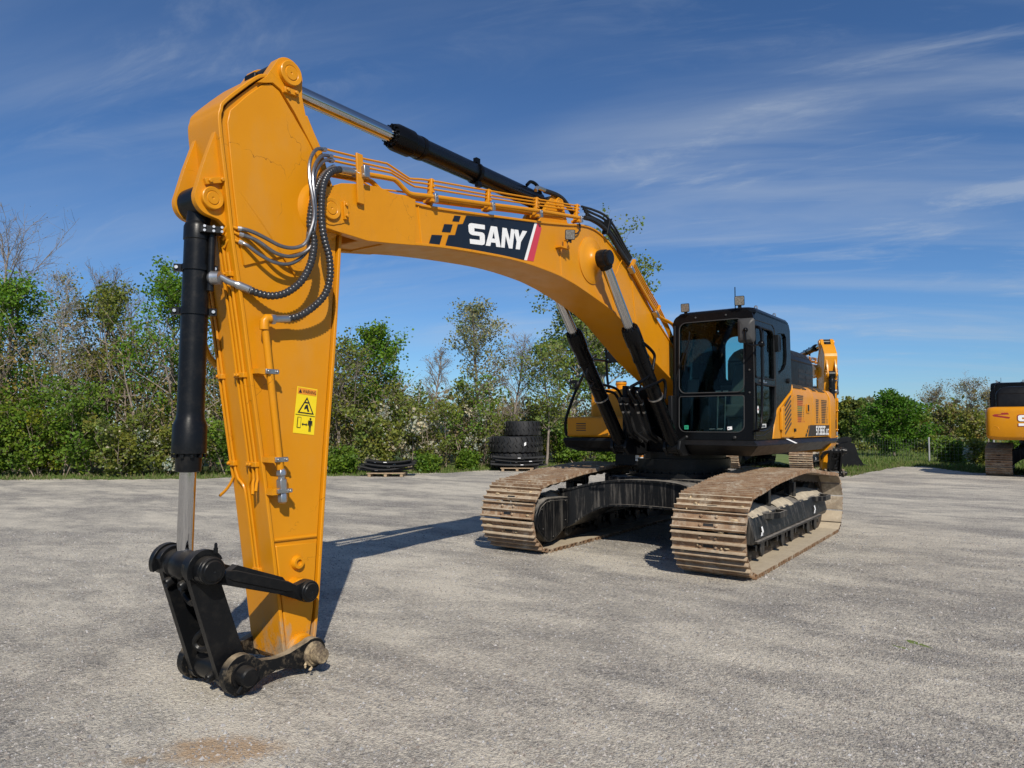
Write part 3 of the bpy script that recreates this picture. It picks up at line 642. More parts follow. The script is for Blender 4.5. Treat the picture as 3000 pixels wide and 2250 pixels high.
for q in (0.3, 0.55, 0.78):
    a = ps[0].lerp(ps[3], q)+Vector((0, 0.002, 0)); b = ps[1].lerp(ps[2], q)+Vector((0, 0.002, 0)); a, b = a.lerp(b, .1), a.lerp(b, .85); h = Vector((0, 0, .004)); g.add([a-h, b-h, b+h, a+h], [(0, 1, 2, 3)])
part(g, 'sticker_print', M['decal'], 'up', CAB)
ov = T1('F', CY1+0.001, 887, 1050); g = MB(); g.add([ov+Vector((0.030*math.cos(a), 0, 0.048*math.sin(a))) for a in [2*math.pi*k/18 for k in range(18)]], [tuple(range(18))]); part(g, 'round_sticker', M['white'], 'up', CAB)
g = MB(); g.box(ov.x-.018, ov.x+.018, CY1+.002, CY1+.003, ov.z-.010, ov.z+.012); part(g, 'sticker_print', M['darkred'], 'up', CAB)
# inside: seat, consoles, monitor, levers, pedals
st = MB(); sb = lambda x0, x1, y0, y1, z0, z1: st.box(x0, x1, y0, y1, z0, z1)
sb(-0.30, 0.22, 0.66, 1.08, 1.72, 1.90); st.loft([[(-0.30, .66, 1.88), (-0.30, 1.08, 1.88), (-0.16, 1.08, 1.88), (-0.16, .66, 1.88)], [(-0.50, .68, 2.50), (-0.50, 1.06, 2.50), (-0.38, 1.06, 2.50), (-0.38, .68, 2.50)]])
st.loft([[(-0.52, .75, 2.52), (-0.52, 1.0, 2.52), (-0.42, 1.0, 2.52), (-0.42, .75, 2.52)], [(-0.57, .77, 2.72), (-0.57, .98, 2.72), (-0.47, .98, 2.72), (-0.47, .77, 2.72)]]); sb(-0.2, 0.15, 0.75, 1.0, 1.48, 1.73)
part(st, 'seat', M['brownseat'], 'up', CAB, bev=0.035, seg=3)
tv, tf = text_mesh('SANY', bold=0.03); g = MB(); g.add([(-0.413-0.05*(b*0.055/0.2), 1.0-a*0.25+0.0, 2.585+b*0.055) for a, b in tv], tf); part(g, 'seat_lettering', M['beige'], 'up', CAB)
g = MB(); g.box(-0.25, 0.32, 1.12, 1.26, 1.50, 2.02); part(g, 'left_console', M['beige'], 'up', CAB, bev=0.03)
g = MB(); g.box(-0.25, 0.32, 0.42, 0.58, 1.50, 2.02); part(g, 'right_console', M['darkgrey'], 'up', CAB, bev=0.03)
for y in (0.50, 1.19):
    g = MB(); g.cyl((0.22, y, 2.0), (0.25, y, 2.15), 0.016, 8); g.lathe((0.25, y, 2.14), (0.265, y, 2.25), [(0, 0.018), (0.03, 0.026), (0.09, 0.03), (0.11, 0.015)], 10); part(g, 'joystick', M['satin'], 'up', CAB)
g = MB(); g.obox((0.62, 0.47, 2.12), (0.02, 0.006, 0.006), (-0.01, 0.07, 0), (-0.02, 0, 0.10)); g.cyl((0.60, 0.43, 1.5), (0.60, 0.44, 2.05), 0.025, 8); part(g, 'monitor', M['darkgrey'], 'up', CAB, bev=0.01)
for y in (0.76, 0.86):
    g = MB(); g.cyl((0.55, y, 1.49), (0.48, y, 2.05), 0.008, 6); g.cyl((0.48, y-0.03, 2.06), (0.48, y+0.03, 2.06), 0.016, 8); part(g, 'travel_lever', M['beige'], 'up', CAB)
    g = MB(); g.obox((0.62, y, 1.54), (0.10, 0, 0.03), (0, 0.035, 0), (-0.004, 0, 0.01)); part(g, 'pedal', M['steel'], 'up', CAB)
g = MB(); g.box(-0.66, -0.58, 0.40, 1.30, 1.48, 2.20); part(g, 'rear_trim', M['darkgrey'], 'up', CAB)

# ---- engine cover, counterweight, hoods -----------------------------------
YL = 1.375
ec = MB(); sec = [(0.35, 1.44), (YL, 1.44), (YL, 2.03), (YL-0.012, 2.10), (YL-0.05, 2.165), (YL-0.11, 2.205), (YL-0.19, 2.222), (0.35, 2.225)]
ec.loft([[(x, a, b) for a, b in sec] for x in (-0.79, -1.84)]); ec.loft([[(x, a, b) for a, b in sec] for x in (-1.853, -2.87)])
ECO = part(ec, 'engine_cover', M['yellow'], 'up', bev=0.006)
g = MB(); wl = [(-0.785, 1.44), (-0.785, 2.205), (-0.765, 2.13), (-0.72, 2.085), (-0.09, 1.845), (0.035, 1.75), (0.175, 1.44)]
g.prism(wl, YL-0.055, YL-0.004); part(g, 'cover_corner', M['yellow'], 'up', ECO, bev=0.012)
g = MB(); g.prism([(-0.775, 1.455), (-0.775, 2.05), (-0.70, 2.03), (-0.20, 1.845), (-0.16, 1.80), (-0.16, 1.455)], YL-0.004, YL+0.012); DOR = part(g, 'service_door', M['yellow'], 'up', ECO, bev=0.008)
for k in range(7):
    x0 = -0.30-0.0*k; z0 = 1.52+0.062*k; g = MB(); e = min(0.40, 0.40)
    g.obox((-0.46, YL+0.0125, z0+0.06), (-0.15, 0, 0.075), (0, 0.0035, 0), (0.008, 0, 0.013)); part(g, 'louvre', M['intake'], 'up', ECO)
g = MB(); g.box(-0.17, -0.11, YL+0.0, YL+0.03, 1.56, 1.80); g.cyl((-0.135, YL+0.022, 1.55), (-0.135, YL+0.022, 1.86), 0.016, 8); part(g, 'door_hinge', M['yellow'], 'up', ECO, bev=0.004)
g = MB(); g.box(-0.80, -0.73, YL+0.01, YL+0.03, 1.53, 1.575); part(g, 'door_latch', M['satin'], 'up', ECO, bev=0.005)
# perforated vents: rows of slots, wide in one half and split in the other
def vent(x0, x1, z0, z1, rows, cols, mats, lean=1):
    dz = (z1-z0)/rows
    for mi, m_ in enumerate(mats):
        g = MB(); cnt = 0
        for r_ in range(rows):
            z = z0+dz*(r_+0.5)
            if (r_//3) % len(mats) != mi: continue
            w_ = x1-x0; cut = 0.55+0.40*(r_/rows)*lean+(0 if lean > 0 else 0.40)
            a, b = x0, x0+w_*min(0.98, cut); g.box(min(a, b), max(a, b), YL-0.02, YL+0.0035, z-dz*0.30, z+dz*0.30); cnt += 1
            x = b
            step = 0.075 if w_ < 0 else -0.075
            while abs(x1-x) > 0.07:
                x += (-0.075 if w_ < 0 else 0.075); g.box(min(x, x-0.02), max(x, x-0.02), YL-0.02, YL+0.0035, z-dz*0.30, z+dz*0.30)
        if cnt: part(g, 'vent_slots', m_, 'up', ECO)['kind'] = 'stuff'
vent(-0.98, -1.32, 1.66, 2.06, 15, 1, [M['corered'], M['intake'], M['coregreen']])
vent(-2.02, -2.21, 1.65, 2.03, 14, 1, [M['intake']]); vent(-2.36, -2.74, 1.65, 2.03, 14, 1, [M['intake']])
for x0, x1 in ((-0.93, -1.32), (-1.42, -1.62), (-2.0, -2.22), (-2.36, -2.74)):
    g = MB(); x = x0
    while x > x1:
        g.obox((x, YL-0.075, 2.188), (0.009, 0, 0), (0, 0.040, -0.032), (0, 0.0035, 0.0045)); x -= 0.038
    part(g, 'top_vents', M['intake'], 'up', ECO)['kind'] = 'stuff'
g = MB(); g.box(-1.46, -1.60, YL, YL+0.014, 1.80, 1.94); part(g, 'cover_handle', M['yellow'], 'up', ECO, bev=0.01)
g = MB(); g.box(-1.48, -1.56, YL+0.0145, YL+0.017, 1.83, 1.925); part(g, 'handle_recess', M['satin'], 'up', ECO, bev=0.003)
# model plate
mpl = lambda u, v, w_: (u, w_, v)
g = MB(); g.holes([[(-1.66, 1.625), (-2.86, 1.625), (-2.77, 1.455), (-1.52, 1.455), (-1.56, 1.505), (-1.60, 1.555), (-1.63, 1.59)]], mpl, YL-0.002, YL+0.003); PLT = part(g, 'model_plate', M['decal'], 'up', ECO)
for a, b, z in ((-1.545, -1.605, 1.595), (-1.465, -1.535, 1.537), (-1.385, -1.465, 1.478)):
    g = MB(); g.holes([[(a-0.02, z+0.024), (b-0.02, z+0.024), (b+0.015, z-0.024), (a+0.015, z-0.024)]], mpl, YL-0.002, YL+0.003); part(g, 'plate_check', M['decal'], 'up', ECO)
for body, x0, x1, z0, z1 in (('SY365C', -1.98, -2.585, 1.470, 1.612), ('LC', -2.615, -2.80, 1.470, 1.565)):
    n_ = len(body); g = MB(); qd = [Vector((x0, YL+0.003, z1)), Vector((x1, YL+0.003, z1)), Vector((x1, YL+0.003, z0)), Vector((x0, YL+0.003, z0))]
    word(g, qd, body, [(k/n_+0.012, (k+1)/n_-0.024) for k in range(n_)], Vector((0, 0.002, 0))); part(g, 'plate_letters', M['white'], 'up', ECO)
# counterweight
cw = MB(); hp_ = [(-2.885, 1.39), (-3.22, 1.39), (-3.33, 1.37), (-3.41, 1.32), (-3.455, 1.24), (-3.49, 0.6), (-3.50, 0.0)]; pl = hp_+[(a, -b) for a, b in hp_[-2::-1]]
def insp(d): return [(max(a+d, -3.6) if a < -2.9 else a, b*(1-d/1.4)) for a, b in pl]
cw.loft([[(a, b, 1.18) for a, b in insp(0.16)], [(a, b, 1.215) for a, b in insp(0.06)], [(a, b, 1.30) for a, b in insp(0.0)], [(a, b, 2.06) for a, b in insp(0.0)], [(a, b, 2.15) for a, b in insp(0.03)], [(a, b, 2.195) for a, b in insp(0.08)], [(a, b, 2.215) for a, b in insp(0.2)]])
CWT = part(cw, 'counterweight', M['yellow'], 'up', ang=40, bev=0.008)
def cwx(y): 
    ys = [(0, -3.50), (0.6, -3.49), (1.24, -3.455), (1.32, -3.41), (1.37, -3.33), (1.39, -3.22)]; a = abs(y)
    for (a0, b0), (a1, b1) in zip(ys, ys[1:]):
        if a <= a1: return b0+(b1-b0)*(a-a0)/(a1-a0)
    return -3.2
def cw_poly(pts, mat, name, off):
    tri = tessellate_polygon([[Vector((a, b, 0)) for a, b in pts]]); g = MB(); g.add([(cwx(a)-off, a, b) for a, b in pts], [tuple(t) for t in tri]); return part(g, name, mat, 'up', CWT)
for s in (1, -1):
    cw_poly([(s*1.26, 2.01), (s*0.80, 2.03), (s*0.76, 1.975), (s*1.03, 1.965), (s*1.08, 1.95), (s*0.74, 1.89), (s*0.76, 1.845), (s*1.16, 1.915)], M['darkred'], 'red_mark', 0.004)
    g = MB(); g.tube([(cwx(y)-0.001, s*y, z) for y, z in ((1.36, 1.62), (1.14, 1.62), (1.06, 1.58), (1.02, 1.51), (1.36, 1.51))], 0.008, 6); part(g, 'moulded_line', M['yellow'], 'up', CWT)
# hood over the engine
hd = MB()
for x0, x1, y0, y1, z0, z1 in ((-1.50, -3.02, 0.15, 1.12, 2.21, 2.60),):
    l = []
    for ins, z in ((0, 2.215), (0, 2.61), (0.012, 2.625), (0.0, 2.64), (0.03, 2.70), (0.12, 2.80), (0.24, 2.855), (0.40, 2.87)):
        ol = rrect(x1+ins*0.5, x0-ins, y0+ins*0.6, y1-ins*0.9, max(0.02, 0.10-ins*0.2), 4); l.append([(a, b, z) for a, b in ol])
    hd.loft(l)
HOOD = part(hd, 'engine_hood', M['satin'], 'up', ang=25)
for z in (2.31, 2.40, 2.49):
    for a, b in ((-2.05, -2.40), (-2.48, -2.90)):
        g = MB(); g.box(b, a, 1.115, 1.1225, z-0.026, z+0.026); part(g, 'hood_slot', M['rubber'], 'up', HOOD)
for k in range(4):
    g = MB(); x = -1.95-k*0.26
    for q in range(5): g.obox((x-q*0.04, 1.045, 2.755), (0.012, 0, 0), (0, 0.04, -0.045), (0, 0.004, 0.004))
    part(g, 'hood_grille', M['rubber'], 'up', HOOD)['kind'] = 'stuff'
# grab rail behind the cab
g = MB(); g.tube(cr([(-0.70, 1.20, 3.01), (-0.86, 1.22, 3.02), (-0.95, 1.24, 2.95), (-0.97, 1.24, 2.6), (-0.97, 1.24, 2.23)], 5), 0.022, 10); part(g, 'rear_rail', M['black'], 'up')
# ---- right side: tank, tool box, hand rails --------------------------------
tk = MB(); tk.box(-0.60, 0.80, -1.405, -0.42, 1.445, 1.735); TK = part(tk, 'tool_box', M['yellow'], 'up', bev=0.03, seg=3)
for k in range(4):
    g = MB(); g.box(0.797, 0.8035, -1.24, -1.08, 1.535+k*0.032, 1.548+k*0.032); part(g, 'box_louvre', M['rubber'], 'up', TK)
g = MB(); g.box(0.799, 0.806, -1.38, -0.45, 1.475, 1.49); part(g, 'box_ridge', M['yellow'], 'up', TK, bev=0.003)
tk = MB(); tk.box(-1.50, 0.30, -1.315, -0.60, 1.44, 2.16); TK2 = part(tk, 'fuel_tank', M['yellow'], 'up', bev=0.075, seg=4)
g = MB(); g.lathe((0.02, -0.92, 2.15), (0.02, -0.92, 2.27), [(0, 0.075), (0.085, 0.075), (0.085, 0.085), (0.11, 0.085), (0.12, 0.07)], 20, mi=0); part(g, 'filler_neck', [M['yellow']], 'up', TK2)
g = MB(); g.lathe((0.02, -0.92, 2.265), (0.02, -0.92, 2.29), [(0, 0.08), (0.02, 0.08), (0.025, 0.02)], 20); part(g, 'filler_cap', M['steel'], 'up', TK2)
tk = MB(); tk.box(-2.87, -1.52, -1.37, -0.30, 1.44, 2.20); part(tk, 'right_cover', M['yellow'], 'up', bev=0.05, seg=3)
g = MB(); g.tube(cr([(0.70, -1.44, 1.45), (0.70, -1.48, 1.50), (0.70, -1.48, 1.70), (0.66, -1.40, 1.98), (0.60, -1.33, 2.20), (0.52, -1.24, 2.44), (0.45, -1.17, 2.62), (0.40, -1.13, 2.66)], 5), 0.022, 10); RRAIL = part(g, 'front_hand_rail', M['black'], 'up')
g = MB(); g.lathe((0.62, -1.35, 2.17), (0.60, -1.325, 2.26), [(0, 0.03), (0.02, 0.04), (0.07, 0.04), (0.09, 0.03)], 12); g.tube([(0.62, -1.35, 2.16), (0.63, -1.44, 2.16), (0.62, -1.45, 2.30), (0.61, -1.40, 2.32)], 0.011, 6); g.box(0.60, 0.63, -1.46, -1.34, 2.235, 2.285); part(g, 'rail_joint', M['satin'], 'up', RRAIL)
g = MB()
for pts in ([(-0.30, -1.30, 2.14), (-0.30, -1.34, 2.40), (-0.30, -1.35, 2.90), (-0.36, -1.34, 2.96), (-0.9, -1.33, 2.96), (-1.4, -1.33, 2.96), (-1.45, -1.33, 2.15)], [(-0.30, -1.35, 2.62), (-0.30, -0.62, 2.60), (-0.30, -0.60, 2.15)], [(0.28, -1.31, 2.14), (0.26, -1.35, 2.55), (0.2, -1.36, 2.62), (-0.30, -1.35, 2.64)]):
    g.tube(cr(pts, 4), 0.021, 8)
part(g, 'tank_hand_rail', M['black'], 'up')
mrr = TX('H', -0.30, 825, 170); g = MB(); g.lathe(mrr+Vector((-0.03, 0, 0)), mrr+Vector((0.02, 0, 0)), [(0, 0.07), (0.03, 0.115), (0.05, 0.115)], 22); part(g, 'round_mirror', M['satin'], 'up')
g = MB(); g.prism([(-0.52, 2.1), (-0.40, 2.1), (-0.44, 2.30), (-0.44, 2.62), (-0.50, 2.62), (-0.50, 2.30)], -0.78, -0.66); part(g, 'exhaust_stack', M['satin'], 'up', bev=0.01)
# ---- boom -------------------------------------------------------------------
BW = 0.245
top = [(6.40, 3.315), (6.25, 3.352), (6.05, 3.385), (5.93, 3.372), (5.73, 3.385), (5.48, 3.402), (5.01, 3.47), (3.96, 3.635), (3.40, 3.735), (3.16, 3.785), (2.95, 3.815), (2.74, 3.81), (2.52, 3.755), (2.16, 3.61), (1.84, 3.44), (1.33, 3.06), (0.73, 2.70), (0.35, 2.42), (0.12, 2.28)]
bot = [(0.02, 2.12), (0.06, 1.98), (0.16, 1.90), (0.32, 1.95), (0.74, 2.19), (1.34, 2.43), (1.85, 2.675), (2.23, 2.86), (2.61, 2.975), (3.12, 3.085), (3.36, 3.125), (3.65, 3.155), (4.17, 3.168), (4.66, 3.142), (5.32, 3.08), (5.92, 2.995), (6.15, 2.97), (6.36, 2.972)]
bo_ = top+bot
bm_ = MB(); body_ol = [(6.12, 3.35)]+[p for p in top if p[0] < 6.1]+[p for p in bot if p[0] < 6.1]+[(6.12, 2.985)]
bm_.prism(offset_poly(body_ol, 0.012), -BW+0.02, BW-0.02)
BOOM = part(bm_, 'boom', M['yellow'], 'boom', ang=25)
# flanges: top and bottom plates run proud of the side plates
def strip(pts, y0, y1, th, sgn=1):
    g = MB(); P = [Vector((a, 0, b)) for a, b in pts]; loops = []
    for i, p in enumerate(P):
        t = (P[min(i+1, len(P)-1)]-P[max(i-1, 0)]).normalized(); n = Vector((t.z, 0, -t.x))*sgn
        q = p+n*th; loops.append([(p.x, y0, p.z), (p.x, y1, p.z), (q.x, y1, q.z), (q.x, y0, q.z)])
    g.loft(loops); return g
def smooth2(pts, sub=4): return [(p.x, p.z) for p in cr([(a, 0, b) for a, b in pts], sub)]
part(strip(smooth2([p for p in top if p[0] < 6.1]), -BW+0.005, BW-0.005, 0.022, -1), 'top_plate', M['yellow'], 'boom', BOOM, ang=25, bev=0.004)
part(strip(smooth2([p for p in bot if 0.3 < p[0] < 6.0]), -BW-0.006, BW+0.006, 0.024, -1), 'bottom_plate', M['yellow'], 'boom', BOOM, ang=25, bev=0.004)
# casting at the tip: fork that takes the arm
AP = Vector((6.50, 0, 3.115))
fk = arc(6.50, 3.115, 0.145, 75, -95, 14)+[(6.36, 2.968), (6.15, 2.962), (5.93, 2.99), (5.66, 3.03), (5.66, 3.40), (5.93, 3.385), (6.05, 3.395), (6.25, 3.362), (6.40, 3.325)]
for s in (1, -1):
    g = MB(); a, b = sorted((s*0.198, s*0.262)); g.prism(fk, a, b); part(g, 'boom_fork', M['cast'], 'boom', BOOM, bev=0.012)
g = MB(); g.prism([(6.13, 3.36), (5.64, 3.39), (5.64, 3.035), (6.13, 2.985)], -0.20, 0.20); part(g, 'fork_core', M['cast'], 'boom', BOOM, bev=0.01)
def pin_cap(c, y0, y1, r, mat, grp, par, name='pin'):
    s = 1 if y1 > y0 else -1; g = MB(); L = abs(y1-y0)
    g.lathe((c[0], y0, c[1]), (c[0], y1, c[1]), [(0, r), (L-0.004, r), (L, r-0.005), (L-0.003, r*0.66), (L-0.006, r*0.62), (L-0.006, r*0.56), (L-0.001, r*0.52), (L-0.002, 0.008), (L-0.006, 0.004)], 32)
    return part(g, name, mat, grp, par)
def keeper(c, d, y, par, grp, n=2, w_=0.05, th=0.016, mat='yellow'):
    c = Vector((c[0], y, c[1])); d = Vector((d[0], 0, d[1])).normalized(); e = Vector((-d.z, 0, d.x)); g = MB()
    g.obox(c, d*w_, Vector((0, th, 0)), e*0.019)
    for q in (-0.6, 0.6): g.cyl(c+d*w_*q+Vector((0, th, 0)), c+d*w_*q+Vector((0, th+0.016, 0)), 0.014, 6)
    return part(g, 'pin_keeper', M[mat], grp, par, bev=0.003)
pin_cap((6.50, 3.115), 0.262, 0.288, 0.078, M['yellow'], 'boom', BOOM); keeper((6.375, 3.13), (0.08, 1), 0.272, BOOM, 'boom', w_=0.065)
pin_cap((6.50, 3.115), -0.262, -0.288, 0.078, M['yellow'], 'boom', BOOM)
g = MB(); g.prism(arc(6.50, 3.115, 0.115, 60, -120, 12)+[(6.40, 3.03), (6.36, 3.05), (6.36, 3.20), (6.42, 3.22)], 0.2605, 0.268); part(g, 'boss_plate', M['yellow'], 'boom', BOOM, bev=0.004)
# big dished bosses for the boom cylinders
CY = 0.38; _q = T1('E', CY, 738, 436); BC = Vector((_q.x, 0, _q.z))
for s in (1, -1):
    g = MB(); g.lathe((BC.x, s*0.22, BC.z), (BC.x, s*0.33, BC.z), [(0, 0.262), (0.016, 0.262), (0.020, 0.245), (0.024, 0.238), (0.030, 0.20), (0.050, 0.145), (0.075, 0.115), (0.10, 0.104), (0.112, 0.10)], 40); part(g, 'cylinder_boss', M['yellow'], 'boom', BOOM)
# weld seams / stiffener ribs on the side
for s in (1,):
    for pts in ([(3.505, 3.46), (3.475, 3.17)], [(2.50, 3.60), (2.34, 2.93)], [(5.60, 3.385), (5.55, 3.06)], [(4.2, 3.19), (4.9, 3.125), (5.5, 3.075)], [(1.9, 3.40), (1.75, 2.70)]):
        g = MB(); g.tube([(a, s*(BW-0.019), b) for a, b in pts], 0.008, 6); part(g, 'weld_bead', M['yellow'], 'boom', BOOM)
# decals, both sides
def poly(name, mat, pts, off, par, grp):
    tri = tessellate_polygon([[Vector((p.x, p.z, 0)) for p in pts]]); g = MB(); g.add([p+off for p in pts], [tuple(t) for t in tri]); return part(g, name, mat, grp, par)
SY = BW-0.02
for s in (1, -1):
    fl = lambda P: [Vector((p.x, s*SY, p.z)) for p in P]
    o1, o2, o3 = [Vector((0, s*q, 0)) for q in (0.003, 0.005, 0.007)]
    D_ = lambda pts: fl(T('D', SY, pts))
    poly('decal', M['decal'], D_([(1285, 642), (1845, 685), (1755, 1000), (1112, 900), (1143, 798), (1195, 798), (1218, 712), (1258, 708)]), o1, BOOM, 'boom')
    for q in ([(1190, 640), (1242, 644), (1228, 690), (1173, 686)], [(1108, 709), (1177, 713), (1158, 777), (1088, 772)], [(1006, 796), (1093, 800), (1066, 891), (980, 880)]): poly('decal_check', M['decal'], D_(q), o1, BOOM, 'boom')
    poly('decal_stripe', M['white'], D_([(1845, 685), (1865, 687), (1778, 1003), (1755, 1000)]), o1, BOOM, 'boom')
    poly('decal_stripe', M['red'], D_([(1866, 690), (1897, 745), (1832, 1011), (1779, 1003)]), o1, BOOM, 'boom')
    qd = D_([(1300, 698), (1778, 768), (1752, 920), (1312, 868)])
    if s < 0: qd = [qd[1], qd[0], qd[3], qd[2]]
    g = MB(); word(g, qd, 'SANY', ((0, .262), (.275, .548), (.555, .772), (.752, 1.0)), o2); part(g, 'decal_letters', M['white'], 'boom', BOOM)
# work light on the boom
lp = T1('E', 0.33, 470, 250); lamp(lp+Vector((0.03, 0.02, 0)), (0.75, 0.62, -0.15), 0.052, BOOM, 'boom')
g = MB(); g.tube(cr([lp+Vector((0, -0.01, -0.05)), lp+Vector((0.03, 0, -0.10)), lp+Vector((-0.01, -0.03, -0.14)), Vector((lp.x+0.09, BW-0.02, lp.z-0.12))], 4), 0.006, 6); g.box(lp.x+0.03, lp.x+0.12, BW-0.025, BW+0.05, lp.z-0.135, lp.z-0.12); g.box(lp.x-0.01, lp.x+0.04, BW+0.03, BW+0.06, lp.z-0.135, lp.z-0.05); part(g, 'light_bracket', M['yellow'], 'boom', BOOM)
# steel pipes along the boom
def pipe(pts, r, name, mat, par, grp, n=8, sm=4):
    g = MB(); g.tube(cr(pts, sm) if sm else pts, r, n); return part(g, name, mat, grp, par)
thin = ([(160, 105), (380, 160), (450, 178), (620, 214), (660, 228), (810, 328), (850, 342), (990, 355), (1450, 435), (1850, 505), (2180, 560)],
        [(210, 160), (390, 200), (450, 215), (640, 258), (680, 272), (830, 360), (880, 372), (975, 385), (1450, 470), (1850, 530), (2180, 580)],
        [(225, 200), (390, 235), (660, 290), (700, 306), (850, 396), (890, 408), (970, 420), (1450, 495), (1850, 555), (2180, 600)])
ARMEND = []
for k, q in enumerate(thin):
    P = T('D', 0.20, q); pipe(P, 0.0085, 'thin_pipe', M['yellow'], BOOM, 'boom'); ARMEND.append(P[0])
    if k < 2: pipe([Vector((p.x, -0.20, p.z-0.01)) for p in P], 0.0085, 'thin_pipe', M['yellow'], BOOM, 'boom')
big = T('D', 0.26, [(400, 295), (500, 310), (660, 338), (720, 358), (800, 440), (850, 468), (1010, 487), (1470, 550), (1860, 600), (2200, 657)])
pipe(big, 0.0195, 'thick_pipe', M['yellow'], BOOM, 'boom', 10); pipe([p+Vector((0.12, -0.14, -0.015)) for p in big], 0.0195, 'thick_pipe', M['yellow'], BOOM, 'boom', 10)
pipe([Vector((p.x, -0.26, p.z)) for p in big], 0.0195, 'thick_pipe', M['yellow'], BOOM, 'boom', 10)
for a, b0, b1 in ((1003, 345, 560), (1467, 430, 610), (1855, 495, 660), (2183, 550, 690)):
    t0 = T1('D', 0.20, a, b0); t1 = T1('D', 0.20, a-12, b1); g = MB(); c = (t0+t1)/2; g.obox(c, (0.017, 0, 0), (0, 0.022, 0), (t0-t1)*0.5)
    for q in (0.1, 0.3, 0.5): pp = t0.lerp(t1, q); g.cyl(pp+Vector((-0.006, 0.022, 0)), pp+Vector((-0.006, 0.04, 0)), 0.009, 6)
    part(g, 'pipe_bracket', M['yellow'], 'boom', BOOM, bev=0.003)
    bb = T1('D', 0.26, a+22, (b0+b1)/2+52); g = MB(); g.obox(bb+Vector((0, 0.012, 0)), (0.018, 0, -0.005), (0, 0.026, 0), (0.004, 0, 0.036)); g.cyl(bb+Vector((0, 0.038, 0.012)), bb+Vector((0, 0.046, 0.012)), 0.008, 8); part(g, 'pipe_clamp', M['steel'], 'boom', BOOM, bev=0.004)
    g = MB(); g.obox(bb+Vector((0.02, -0.03, -0.02)), (0.022, 0, 0), (0, 0.05, 0), (0, 0, 0.012)); part(g, 'clamp_foot', M['yellow'], 'boom', BOOM)
t0 = T1('D', 0.285, 420, 140); t1 = T1('D', 0.285, 432, 545); g = MB(); g.obox((t0+t1)/2, (0.030, 0, 0), (0, 0.009, 0), (t0-t1)*0.5); part(g, 'pipe_bracket', M['yellow'], 'boom', BOOM, bev=0.004)
bb = T1('D', 0.30, 465, 288); g = MB(); g.obox(bb, (0.026, 0, -0.004), (0, 0.03, 0), (0.004, 0, 0.042)); part(g, 'pipe_clamp', M['steel'], 'boom', BOOM, bev=0.005)
# black hoses over the knee, then pipes down the boom
for k in range(4):
    d = (-9*k, 26*k)
    P = T('E', 0.22, [(565+12*k, 14+20*k), (660+d[0], 42+d[1]), (760+d[0], 92+d[1]*1.1), (840+d[0], 195+d[1]*.9), (900+d[0], 310+d[1]*.5), (968-6*k, 432+d[1]*.35)]); pipe(P, 0.014, 'knee_hose', M['rubber'], BOOM, 'boom')
    P2 = T('E', 0.22, [(985-9*k, 462+9*k), (1090-9*k, 655+9*k), (1195-9*k, 835+9*k), (1262-7*k, 975+6*k), (1300-8*k, 1065+4*k)]); pipe(P2, 0.0095, 'thin_pipe', M['yellow'], BOOM, 'boom')
    P3 = T('E', 0.22, [(1300-8*k, 1065+4*k), (1318-8*k, 1110), (1330-8*k, 1170), (1338-6*k, 1300)]); pipe(P3, 0.013, 'foot_hose', M['rubber'], BOOM, 'boom')
P = T('E', 0.27, [(590, 105), (640, 118), (720, 165), (800, 250), (870, 370), (945, 478)]); pipe(P, 0.026, 'thick_hose', M['rubber'], BOOM, 'boom', 10)
P = T('E', 0.27, [(950, 490), (1060, 690), (1170, 875), (1215, 920), (1265, 945), (1305, 975), (1322, 1020)]); pipe(P, 0.022, 'thick_pipe', M['yellow'], BOOM, 'boom', 10)
for a, b in ((965, 525), (1165, 885)):
    c = T1('E', 0.27, a, b); g = MB(); g.obox(c, (0.045, 0, 0.03), (0, 0.032, 0), (-0.012, 0, 0.018)); part(g, 'pipe_clamp', M['steel'], 'boom', BOOM, bev=0.004)
for a, b in ((985, 465), (1187, 835)):
    c = T1('E', 0.22, a, b); g = MB(); g.obox(c+Vector((0.03, 0, -0.03)), (0.012, 0, 0.010), (0, 0.02, 0), (-0.05, 0, 0.06)); part(g, 'pipe_bracket', M['yellow'], 'boom', BOOM)
c0, c1 = T1('E', 0.26, 780, 118), T1('E', 0.26, 758, 238); g = MB(); g.obox((c0+c1)/2, (0.03, 0, -0.012), (0, 0.04, 0), (c0-c1)*0.5); part(g, 'hose_clamp', M['satin'], 'boom', BOOM, bev=0.005)
g = MB(); P = T('E', 0.25, [(545, 150), (552, 190), (535, 225), (515, 235)]); g.tube(cr(P, 4), 0.008, 6); part(g, 'light_cable', M['rubber'], 'boom', BOOM)
P = T('E', 0.245, [(895, 436), (865, 500), (850, 545), (835, 580), (822, 545), (800, 505)]); g = MB(); g.tube(P, 0.006, 6); part(g, 'grease_pipe', M['yellow'], 'boom', BOOM)

# ---- arm cylinder -------------------------------------------------------------
A0 = Vector((6.80, 0, 3.975)); A1 = Vector((3.30, 0, 3.985))
p0 = T1('A', 0, 1345, 430); p1 = T1('D', 0, 1420, 325)
dirn = (p1-A0).normalized(); head = A0+dirn*1.12
base = A0+dirn*3.42
g = MB(); hd_ = head
g.lathe(head, base, [(0, 0.055), (0.0, 0.098), (0.04, 0.112), (0.20, 0.112), (0.22, 0.098), (0.36, 0.098), (0.37, 0.092), (2.10, 0.092), (2.14, 0.07), (2.22, 0.06)], 32)
g.lathe(base+Vector((0, -0.075, 0)), base+Vector((0, 0.075, 0)), [(0, 0.05), (0, 0.10), (0.15, 0.10), (0.15, 0.05)], 24)
u = dirn.orthogonal().normalized(); v = dirn.cross(u)
for k in range(12):
    a = 2*math.pi*k/12; q = head+u*(0.082*math.cos(a))+v*(0.082*math.sin(a)); g.cyl(q-dirn*0.022, q, 0.013, 6)
ACY = part(g, 'arm_cylinder', M['black'], 'boom')
